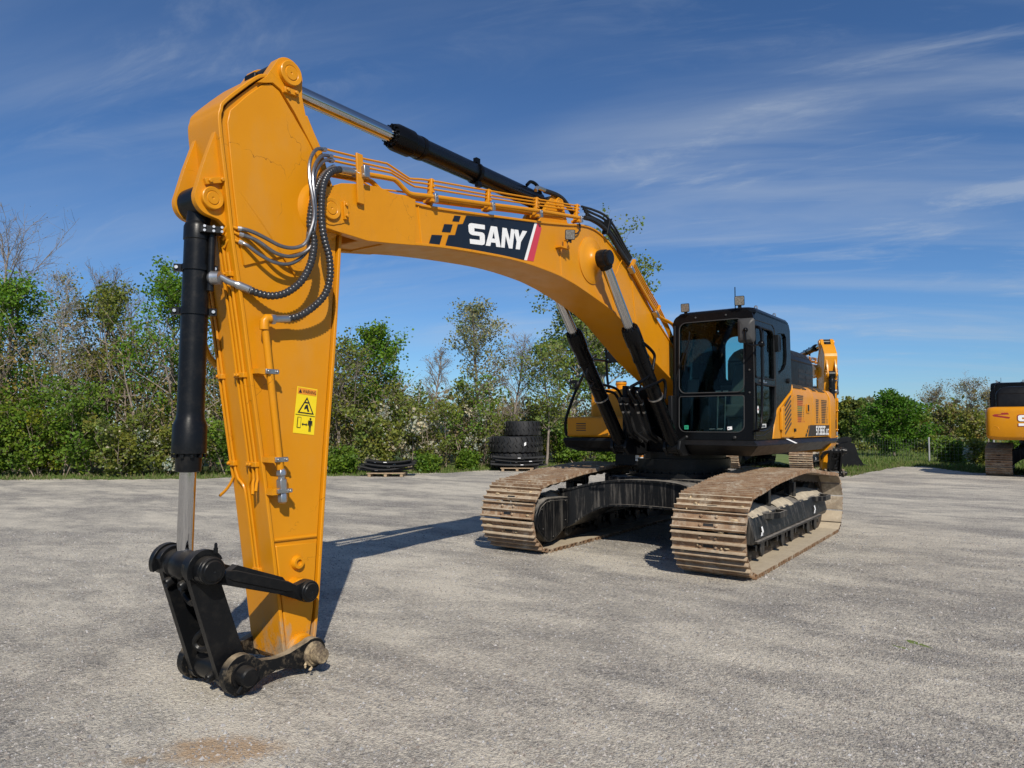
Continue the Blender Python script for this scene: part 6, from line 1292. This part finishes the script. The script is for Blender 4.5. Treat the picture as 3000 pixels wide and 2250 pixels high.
def make_tree(seed, H, r0, crown0, spread, nb, sub, tw, leafn, lsize, cols, shape='round', stems=1, incl=0.55, lspread=0.16, bare=0.0, wood=None):
    rr = random.Random(seed); V, Fc, LV, LF, LC = [], [], [], [], []
    for s in range(stems):
        base = Vector((rr.uniform(-.25, .25), rr.uniform(-.25, .25), 0))*(stems > 1)*min(1.0, H/3)*(1+stems*0.08); tl = Vector((rr.gauss(0, .05), rr.gauss(0, .05), 1)) if stems == 1 else Vector((rr.gauss(0, .38), rr.gauss(0, .38), 1))
        Hs = H*(0.93 if s == 0 else rr.uniform(0.6, 0.95)); tp_ = limb(rr, base-Vector((0, 0, 0.08)), tl, Hs, 8, 0.35, 0.055 if stems == 1 else 0.09); rs0 = r0*(1 if stems == 1 else rr.uniform(.5, 1))
        tri_tube(V, Fc, tp_, rs0, rs0*0.16, 7)
        for k in range(nb if stems == 1 else max(3, nb//stems)):
            t = crown0+(0.985-crown0)*((k+rr.random())/(nb if stems == 1 else max(3, nb//stems))); f = t*8; i = min(7, int(f)); p = tp_[i].lerp(tp_[i+1], f-i)
            az = k*2.399+rr.uniform(-.5, .5)+s; cp_ = PROF[shape]((t-crown0)/(1-crown0)); L = spread*H*cp_*rr.uniform(.7, 1.15); el = incl+0.55*(t-crown0)+rr.gauss(0, .12)
            d = Vector((math.cos(az)*math.cos(el), math.sin(az)*math.cos(el), math.sin(el))); bp = limb(rr, p, d, L, 4, 0.22, 0.15); br = max(0.010, rs0*0.42*(1-t*0.62)); tri_tube(V, Fc, bp, br, br*0.25, 4)
            cl = rr.choice(cols); cl = vary(rr, cl, 0.12); leafy = rr.random() > bare
            for m_ in range(sub):
                u = 0.25+0.75*(m_+rr.random())/sub; fi = u*4; ii = min(3, int(fi)); q = bp[ii].lerp(bp[ii+1], fi-ii); dd = (bp[ii+1]-bp[ii]).normalized()+Vector((rr.gauss(0, .6), rr.gauss(0, .6), rr.gauss(0.12, .4))); L2 = L*rr.uniform(.28, .5); sp = limb(rr, q, dd, L2, 3, 0.15, 0.2); tri_tube(V, Fc, sp, max(0.006, br*0.4), 0.004, 3)
                for x in range(tw):
                    e = rr.random(); fi = (0.2+0.8*e)*3; ii = min(2, int(fi)); a = sp[ii].lerp(sp[ii+1], fi-ii); ed = (sp[ii+1]-sp[ii]).normalized()+Vector((rr.gauss(0, .7), rr.gauss(0, .7), rr.gauss(0.1, .5))); tw_ = limb(rr, a, ed, L2*rr.uniform(.35, .7)+0.05, 2, 0.1, 0.2); tri_tube(V, Fc, tw_, 0.006, 0.003, 3)
                    if leafy:
                        cc = vary(rr, cl, 0.15)
                        for y in range(leafn): bb = tw_[rr.choice((1, 2, 2))]; leaf(rr, LV, LF, LC, bb+Vector((cg(rr, lspread), cg(rr, lspread), cg(rr, lspread*0.75))), lsize*rr.uniform(.7, 1.3), vary(rr, cc if rr.random() > .12 else rr.choice(cols), 0.2))
    return (V, Fc), (LV, LF, LC)
def plant(name, label, cat, group, px, depth, tree, wood, scale=1.0, rz=0.0, z=-0.03):
    root = empty(name, AT(px, depth)+Vector((0, 0, z)), rz); root.scale = (scale,)*3; tag(root, label, cat, group)
    (V, Fc), (LV, LF, LC) = tree
    nm = 'trunk' if cat == 'tree' else 'stems'
    me = bpy.data.meshes.new(nm); me.from_pydata(V, [], Fc); me.materials.append(wood); me.polygons.foreach_set('use_smooth', [True]*len(Fc)); o = bpy.data.objects.new(nm, me); col.objects.link(o); o.parent = root
    if LV: colored('crown' if cat == 'tree' else 'foliage', LV, LF, LC, M['leaf'], root)
    return root
G_MAPLE = [(0.109, 0.222, 0.018), (0.141, 0.264, 0.025), (0.077, 0.168, 0.018)]; G_OLIVE = [(0.128, 0.162, 0.034), (0.166, 0.192, 0.048), (0.096, 0.126, 0.032)]
G_PALE = [(0.256, 0.282, 0.144), (0.320, 0.324, 0.184), (0.192, 0.222, 0.098)]; G_LOCUST = [(0.160, 0.222, 0.057), (0.205, 0.252, 0.075), (0.115, 0.168, 0.040)]
G_SHRUB = [(0.096, 0.174, 0.023), (0.122, 0.204, 0.032), (0.077, 0.138, 0.021)]; G_BLOS = [(0.128, 0.162, 0.040), (0.154, 0.180, 0.052), (0.52, 0.52, 0.40), (0.102, 0.132, 0.034), (0.141, 0.180, 0.046)]
G_YEL = [(0.243, 0.276, 0.025), (0.192, 0.240, 0.023)]; G_DARK = [(0.058, 0.084, 0.032), (0.077, 0.102, 0.034)]; G_BUD = [(0.205, 0.186, 0.103), (0.166, 0.156, 0.081)]
EDGEW = 'trees along the edge of the yard'; SHW = 'shrubs along the edge of the yard'; FAR = 'trees beyond the meadow'
def tr_at(label, px, d, ytop, cols, seed, kw=None, name='deciduous_tree', wood='bark', group=EDGEW, cat='tree'):
    H = ztop(ytop, d); a = dict(r0=0.012*H+0.02, crown0=0.28, spread=0.30, nb=26, sub=5, tw=4, leafn=16, lsize=0.10, cols=cols); a.update(kw or {})
    return plant(name, label, cat, group, px, d, make_tree(seed, H, **a), M[wood], rz=seed*1.3)
BARE = dict(leafn=1, lsize=0.05, nb=30, sub=6, tw=6, incl=0.75, spread=0.26, bare=0.5, crown0=0.3)
tr_at('bare grey tree rising above the green crowns at the left edge', 20, 29, 655, G_BUD, 1, dict(BARE, spread=0.30), 'bare_tree')
tr_at('bright green leafy tree at the left edge of the photo', 20, 24.5, 840, G_MAPLE, 2, dict(spread=0.27, leafn=15))
tr_at('thin tree with pale trunk and bare twigs near the left edge', 180, 23.6, 775, G_BUD, 3, dict(BARE, spread=0.16, r0=0.05), 'bare_tree', 'palebark')
tr_at('olive green tree between the bare one and the black cylinder', 300, 26, 835, G_OLIVE, 4, dict(leafn=12, spread=0.24))
tr_at('bare twiggy tree just left of the upright black cylinder', 395, 29, 800, G_BUD, 5, BARE, 'bare_tree')
tr_at('bright green tree directly behind the upright black cylinder', 500, 24.5, 795, G_MAPLE, 6, dict(spread=0.25, leafn=15))
tr_at('olive tree mostly hidden behind the yellow arm', 760, 26, 900, G_OLIVE, 7, dict(spread=0.28))
tr_at('grey twiggy tree right beside the yellow arm', 1000, 25.5, 1000, G_OLIVE, 8, dict(BARE, leafn=3, lsize=0.11, bare=0.3, spread=0.28), 'bare_tree')
tr_at('dense green tree under the front half of the boom', 1120, 27, 970, G_MAPLE, 9, dict(spread=0.26, leafn=17, crown0=0.2))
tr_at('broken pale dead trunk under the boom', 1228, 27, 1085, G_BUD, 10, dict(nb=4, sub=2, tw=1, leafn=0, spread=0.06, r0=0.11, crown0=0.5), 'dead_tree', 'palebark')
tr_at('slim bare tree next to the broken dead trunk', 1262, 30, 1005, G_BUD, 12, dict(BARE, spread=0.15), 'bare_tree')
tr_at('pale silvery tree with thin foliage below the lettered boom', 1390, 30, 895, G_PALE, 13, dict(spread=0.24, leafn=9, lsize=0.10, nb=30, crown0=0.25, incl=0.8))
tr_at('dark bare tree between the pale tree and the tall one', 1490, 29, 985, G_BUD, 14, dict(BARE, spread=0.24), 'bare_tree')
tr_at('tall loose tree left of the boom cylinders', 1670, 31, 830, G_LOCUST, 15, dict(spread=0.26, leafn=14, lsize=0.12, nb=34, crown0=0.35, r0=0.16), wood='palebark')
tr_at('tallest tree behind the boom, crown showing right of it', 1775, 32, 668, G_LOCUST, 16, dict(spread=0.27, leafn=15, lsize=0.13, nb=42, crown0=0.34, r0=0.17), wood='palebark')
tr_at('slender green tree behind the right tank', 1600, 28.5, 1000, G_LOCUST, 17, dict(spread=0.22, leafn=6, r0=0.06), wood='bark')
SH = dict(stems=9, nb=36, sub=4, tw=3, leafn=12, lsize=0.10, spread=0.36, crown0=0.12, r0=0.028, incl=0.35, shape='vase', lspread=0.12)
def shrub(label, px, d, ytop, cols, seed, kw=None, group=SHW): return tr_at(label, px, d, ytop, cols, seed, dict(SH, **(kw or {})), 'shrub', 'twig', group, 'shrub')
shrub('yellow green shrub at the foot of the trees near the left edge', 105, 22.6, 1165, G_YEL+G_SHRUB, 21)
shrub('dark green shrub at the left edge behind the grass', 10, 22.2, 1220, G_SHRUB, 22)
shrub('green shrub with upright shoots left of the blossoming one', 245, 22.8, 1140, G_SHRUB, 23)
shrub('white blossoming shrub left of the black cylinder', 375, 22.6, 1235, G_BLOS, 24)
shrub('white blossoming shrub right behind the black cylinder', 520, 23, 1215, G_BLOS, 25)
shrub('green shrub behind the lower arm', 700, 23.2, 1200, G_SHRUB, 26)
shrub('low green shrub beside the arm behind the pallet', 1010, 23.8, 1320, G_SHRUB, 27, dict(nb=24))
shrub('blossoming shrub left of the dark hollow under the boom', 1120, 24.6, 1225, G_BLOS, 28)
shrub('large blossoming shrub in the middle under the boom', 1215, 25.6, 1150, G_BLOS, 29, dict(nb=44))
shrub('low bright shrub right of the pallet of black strips', 1255, 24.6, 1335, G_SHRUB, 30, dict(nb=22))
shrub('tall blossoming shrub left of the tyre stack', 1385, 28.4, 1135, G_BLOS+G_SHRUB, 31, dict(nb=44))
shrub('low green shrub at the left foot of the tyre stack', 1372, 25.9, 1325, G_SHRUB, 32, dict(nb=22))
shrub('blossoming shrub behind the tyre stack', 1555, 30.2, 1190, G_BLOS, 33)
shrub('green shrub between tyre stack and excavator', 1675, 29.6, 1235, G_SHRUB, 34)
shrub('green shrub showing under the excavator tank', 1780, 30, 1255, G_SHRUB, 35)
shrub('shrub seen under the excavator body', 1900, 30.5, 1250, G_SHRUB+G_OLIVE, 36)
# the thicket behind: one tangled mass nobody could count
rt = random.Random(99); V, Fc, LV, LF, LC = [], [], [], [], []
HP = [(-900, 5.2), (0, 5.2), (350, 5.6), (560, 5.4), (900, 4.6), (1060, 4.3), (1180, 4.2), (1250, 2.5), (1480, 2.7), (1700, 3.0), (2100, 3.0)]
def hp_at(x):
    for (a, b), (c, d) in zip(HP, HP[1:]):
        if a <= x <= c: return b+(d-b)*(x-a)/(c-a)
    return 3
def edged(x): return 21.6 if x < 700 else 21.6+(x-700)/1000*7.2
TH = [(0.17, 0.14, 0.075), (0.15, 0.135, 0.06), (0.128, 0.144, 0.037), (0.109, 0.126, 0.034), (0.154, 0.174, 0.040), (0.096, 0.144, 0.025), (0.179, 0.156, 0.069)]
for k in range(6600):
    px = rt.uniform(-900, 2050); d = edged(px)+(1.2 if px < 1300 or px > 1640 else 3.4)+8.5*rt.random(); b = AT(px, d); h = hp_at(px)*(0.75+0.4*noise.noise((px*0.012, d*0.3, 2)))
    z = h*rt.random()**0.8; p = b+Vector((0, 0, z)); dr = Vector((rt.gauss(0, .5), rt.gauss(0, .5), rt.uniform(0.1, 1.0)))
    L = rt.uniform(0.5, 1.6); tri_tube(V, Fc, limb(rt, p, dr, L, 3, 0.2, 0.25), rt.uniform(0.008, 0.02), 0.004, 3)
    if rt.random() < 0.55:
        cl = vary(rt, rt.choice(TH), 0.2)
        for q in range(30): leaf(rt, LV, LF, LC, p+Vector((rt.gauss(0, .36), rt.gauss(0, .36), abs(rt.gauss(0, .33)))), rt.uniform(.07, .125), vary(rt, cl, .25))
for k in range(260):
    px = rt.uniform(-900, 2050); d = edged(px)+1.5+7*rt.random(); h = hp_at(px)*rt.uniform(0.7, 1.1); tri_tube(V, Fc, limb(rt, AT(px, d)-Vector((0, 0, .1)), Vector((rt.gauss(0, .2), rt.gauss(0, .2), 1)), h, 5, 0.3, 0.1), rt.uniform(0.02, 0.05), 0.008, 4)
me = bpy.data.meshes.new('thicket'); me.from_pydata(V, [], Fc); me.materials.append(M['twig']); tko = bpy.data.objects.new('thicket', me); col.objects.link(tko); tag(tko, 'tangled brown and green thicket behind the shrubs', 'thicket', kind='stuff')
lo_ = colored('thicket_leaves', LV, LF, LC, M['leaf'], tko); lo_['kind'] = 'stuff'
# dark earth under the thicket
# ---- beyond the meadow on the right
tr_at('round dense green tree on the meadow', 2615, 38, 1178, [(0.05, 0.125, 0.014), (0.065, 0.15, 0.018)], 41, dict(spread=0.46, nb=34, sub=6, tw=5, leafn=12, lsize=0.13, crown0=0.12, incl=0.25, lspread=0.14), group=FAR)
FB = dict(BARE, lsize=0.10, leafn=2, sub=6, tw=5)
tr_at('pale green tall tree left behind the round one', 2535, 52, 1172, G_PALE+G_LOCUST, 42, dict(spread=0.3, lsize=0.2, leafn=7), group=FAR)
tr_at('dark narrow conifer beside the far excavator arm', 2508, 47, 1200, G_DARK, 43, dict(spread=0.20, shape='cone', nb=40, crown0=0.05, incl=0.1, lsize=0.2), 'conifer', group=FAR)
tr_at('dark green tree touching the counterweight at its right', 2475, 50, 1185, G_DARK+G_OLIVE, 44, dict(spread=0.34, lsize=0.2), group=FAR)
tr_at('wide bare tree right behind the round green one', 2715, 54, 1150, G_BUD, 45, dict(FB, spread=0.42), 'bare_tree', group=FAR)
tr_at('smaller bare tree left of the wide bare one', 2655, 56, 1165, G_BUD, 46, FB, 'bare_tree', group=FAR)
tr_at('tallest bare tree near the right edge', 2835, 50, 1122, G_BUD, 47, dict(FB, spread=0.36), 'bare_tree', group=FAR)
tr_at('bare tree just left of the cut off excavator', 2890, 49, 1140, G_BUD, 48, FB, 'bare_tree', group=FAR)
tr_at('bare tree behind the cut off excavator', 2985, 52, 1150, G_BUD, 52, FB, 'bare_tree', group=FAR)
tr_at('brown green tree below the wide bare one', 2770, 48, 1205, G_OLIVE+G_BUD, 49, dict(spread=0.42, lsize=0.16, leafn=5), group=FAR)
tr_at('olive tree below the tallest bare one', 2850, 45, 1215, G_OLIVE+G_BUD, 50, dict(spread=0.42, lsize=0.16, leafn=5), group=FAR)
tr_at('olive tree left of the fence post', 2690, 47, 1225, G_OLIVE, 51, dict(spread=0.4, lsize=0.17, leafn=6), group=FAR)
FS = 'shrubs on the meadow'
shrub('dark green shrub right of the fence post', 2775, 31, 1285, G_SHRUB, 61, None, FS)
shrub('blossoming shrub at the track of the cut off excavator', 2870, 29.5, 1300, G_BLOS, 62, None, FS)
shrub('blossoming hedge shrub left of the fence post', 2690, 44, 1285, G_BLOS, 63, dict(lsize=0.16), FS)
shrub('low hedge shrub below the narrow conifer', 2520, 46, 1295, G_BLOS, 64, dict(lsize=0.16), FS)
shrub('pale shrub below the round tree on its left', 2560, 47, 1295, G_BLOS, 65, dict(lsize=0.16), FS)
shrub('green shrub between the fence post and the bare trees', 2740, 42, 1275, G_BLOS+G_SHRUB, 66, dict(lsize=0.15), FS)
shrub('green shrub behind the cut off excavator', 2960, 34, 1285, G_SHRUB, 67, None, FS)
shrub('shrub just outside the meadow gap beside the far bucket', 2450, 44, 1290, G_SHRUB, 68, dict(lsize=0.16), FS)
# far wood line closing the horizon
V, Fc, LV, LF, LC = [], [], [], [], []
for k in range(3400):
    a = rt.uniform(0, 2*math.pi); d = rt.uniform(60, 78); b = Vector((CAM.x+math.cos(a)*d, CAM.y+math.sin(a)*d, 0)); da = abs((a-YAW+math.pi) % (2*math.pi)-math.pi)
    h = (5.0 if da < 0.75 else 8.5)*(0.7+0.5*noise.noise((math.cos(a)*9, math.sin(a)*9, 0))); z = h*rt.random()  # behind the camera the taller ring is added, unseen, to darken windshield reflections
    cl = vary(rt, rt.choice(TH+G_BUD), .2)
    for q in range(14): leaf(rt, LV, LF, LC, b+Vector((rt.gauss(0, 1.1), rt.gauss(0, 1.1), z+rt.gauss(0, .6))), rt.uniform(.35, .6), vary(rt, cl, .25))
fo_ = colored('far_wood', LV, LF, LC, M['leaf']); tag(fo_, 'far wood closing the horizon behind the meadow and, added unseen, behind the camera', 'wood', kind='stuff')
# ---------------------------------------------------------------- tyres, pallets, fence
def tyre(name, label, c, r, wd, seed, n=26):
    root = empty(name, c, seed*0.7); tag(root, label, 'tyre', 'tyres stacked at the edge of the yard')
    g = MB(); hw = wd/2
    g.lathe((0, 0, 0), (0, 0, wd), [(0.03*wd, r*0.52), (0, r*0.60), (0, r*0.84), (0.03*wd, r*0.91), (0.09*wd, r*0.945), (0.20*wd, r*0.95), (0.80*wd, r*0.95), (0.91*wd, r*0.945), (0.97*wd, r*0.91), (wd, r*0.84), (wd, r*0.60), (0.97*wd, r*0.52)], 48, cap=False); g.build('casing', M['rubber'], root)
    ch = MB()   # one chevron lug, bent round the tread
    pr = [(-0.036, 0.12), (0.0, 0.36), (-0.03, 0.50), (0.0, 0.64), (-0.036, 0.88)]; w_ = 0.115
    lo = [(0.03+w_*0, 0.10), ]
    cur = [(0.0, 0.045), (0.09, 0.33), (0.0, 0.50), (0.09, 0.67), (0.0, 0.955)]
    vs = []
    for a, z in cur:
        rr_ = r*0.93
        for da, rad in ((0, rr_), (0, r*1.0 if z not in (.045, .955) else r*.985), (0.13, r*1.0 if z not in (.045, .955) else r*.985), (0.13, rr_)): vs.append(((rad)*math.cos(a+da), (rad)*math.sin(a+da), z*wd))
    fs = []
    for i in range(4):
        for k in range(4): k2 = (k+1) % 4; fs.append((i*4+k, i*4+k2, i*4+4+k2, i*4+4+k))
    fs += [(0, 1, 2, 3), (16, 17, 18, 19)]; ch.add(vs, fs); o = ch.build('tread_lug', M['rubber'], root, ang=30)
    for k in range(1, n): q = o.copy(); col.objects.link(q); q.parent = root; q.rotation_euler = (0, 0, 2*math.pi*k/n)
    return root
cA = AT(1507, 26.6); cB = AT(1532, 28.4)
tyre('loader_tyre', 'bottom tyre of the front stack, behind a bundle of black strips', cA+Vector((0, 0, 0.0)), 0.92, 0.60, 1)
tb = tyre('loader_tyre', 'second tyre of the front stack with a small white paper on its tread', cA+Vector((0.03, 0, 0.60)), 0.92, 0.60, 2)
tyre('loader_tyre', 'bottom tyre of the rear stack, hidden behind the front stack', cB, 0.80, 0.58, 3)
tyre('loader_tyre', 'upper tyre of the rear stack, showing at the right of the front stack', cB+Vector((0, 0, 0.59)), 0.80, 0.58, 4)
tyre('loader_tyre', 'smaller topmost tyre lying on top of the stacks', AT(1530, 27.4)+Vector((0, 0, 1.205)), 0.70, 0.56, 5, 22)
v = (CAM-(cA)); v.z = 0; v.normalize(); sdv = Vector((-v.y, v.x, 0)); sdv = sdv if sdv.dot(C_R) > 0 else -sdv
pc = cA+Vector((0.03, 0, 0))+(v*0.90+sdv*0.44).normalized()*0.935+Vector((0, 0, 0.93)); g = MB()
g.obox(pc, sdv*0.035+Vector((0, 0, 0.02)), Vector((0, 0, 0.055))-sdv*0.0, v*0.004); po = g.build('paper_tag', M['white']); po.parent = tb; po.matrix_parent_inverse = (Matrix.Translation(tb.location) @ Matrix.Rotation(tb.rotation_euler.z, 4, 'Z')).inverted()
def strips(name, label, c, L, n, hgt, seed, bow, pal=True):
    root = empty(name, c); tag(root, label, 'strips', 'bundles of black strips'); rr = random.Random(seed)
    ux = sdv; uy = v
    if pal:
        p_ = empty('wooden_pallet', c); tag(p_, 'wooden pallet under the '+('loose pile of black strips' if seed == 1 else 'black strips in front of the tyres'), 'pallet', 'wooden pallets')
        for k in range(3): g = MB(); g.obox(Vector((0, 0, 0.045))+ux*(k-1)*0.5, ux*0.045, uy*0.5, Vector((0, 0, 0.045))); g.build('bearer', M['wood'], p_, bev=0.004)
        for k in range(5): g = MB(); g.obox(Vector((0, 0, 0.102))+uy*(k-2)*0.22, ux*0.58, uy*0.08, Vector((0, 0, 0.011))); g.build('plank', M['wood'], p_, bev=0.003)
    z = 0.135
    for k in range(n):
        off = rr.uniform(-0.12, 0.12); ln = L*rr.uniform(0.85, 1.08); th_ = rr.uniform(0.016, 0.03); g = MB(); loops = []; a = rr.uniform(-0.09, 0.09); b_ = bow*rr.uniform(0.6, 1.3)
        for i in range(9):
            t_ = i/4-1; p = ux*(t_*ln/2+off)+uy*(rr.uniform(-0.01, 0.01)+a*t_+((k % 3)-1)*0.16)+Vector((0, 0, z+b_*t_*t_)); loops.append([p-uy*0.20-Vector((0, 0, th_)), p+uy*0.20-Vector((0, 0, th_)), p+uy*0.20+Vector((0, 0, th_)), p-uy*0.20+Vector((0, 0, th_))])
        g.loft(loops); o = g.build('strip', M['rubber'], root)
        if rr.random() < 0.6:
            t_ = rr.uniform(-0.6, 0.6); q = ux*(t_*ln/2+off)+uy*(((k % 3)-1)*0.16+0.204+a*t_)+Vector((0, 0, z+b_*t_*t_)); g = MB(); g.obox(q, ux*0.05, Vector((0, 0, 0.010)), uy*0.002); g.build('printed_mark', M['white'], o)
        z += hgt/n
    return root
strips('strip_bundle', 'low pile of black bowed strips on a pallet under the boom', AT(1140, 22.7), 1.55, 9, 0.34, 1, 0.10)
strips('strip_bundle', 'black strips lying in front of the bottom tyre', cA+v*1.15+sdv*0.10, 1.75, 9, 0.36, 2, 0.05)
strips('strip_bundle', 'flat dark strips on the grass right beside the arm', AT(985, 24.3)+Vector((0, 0, -0.13)), 0.9, 3, 0.08, 3, 0.0, pal=False)
# wire fence on the meadow
def fpost(px, d, label, h=1.15):
    g = MB(); c = AT(px, d); g.cyl(c-Vector((0, 0, 0.1)), c+Vector((0, 0, h)), 0.035, 8); o = g.build('fence_post', M['post']); tag(o, label, 'post', 'fence posts'); return c
q0 = fpost(2716, 31.0, 'pale fence post standing alone in the meadow gap', 1.12); q1 = AT(2478, 36.0); q2 = fpost(2905, 29.0, 'fence post hidden beside the track of the cut off excavator', 1.1)
for a, b, lb in ((q1, q0, 'thin wire mesh left of the pale fence post'), (q0, q2, 'thin wire mesh right of the pale fence post')):
    g = MB()
    for k in range(7): z = 0.12+k*0.145; g.cyl(a+Vector((0, 0, z)), b+Vector((0, 0, z)), 0.0025, 3, cap=False)
    n = int((b-a).length/0.16)
    for k in range(1, n): p = a.lerp(b, k/n); g.cyl(p+Vector((0, 0, .05)), p+Vector((0, 0, 1.0)), 0.002, 3, cap=False)
    o = g.build('wire_fence', M['post']); tag(o, lb, 'fence', 'wire fence')
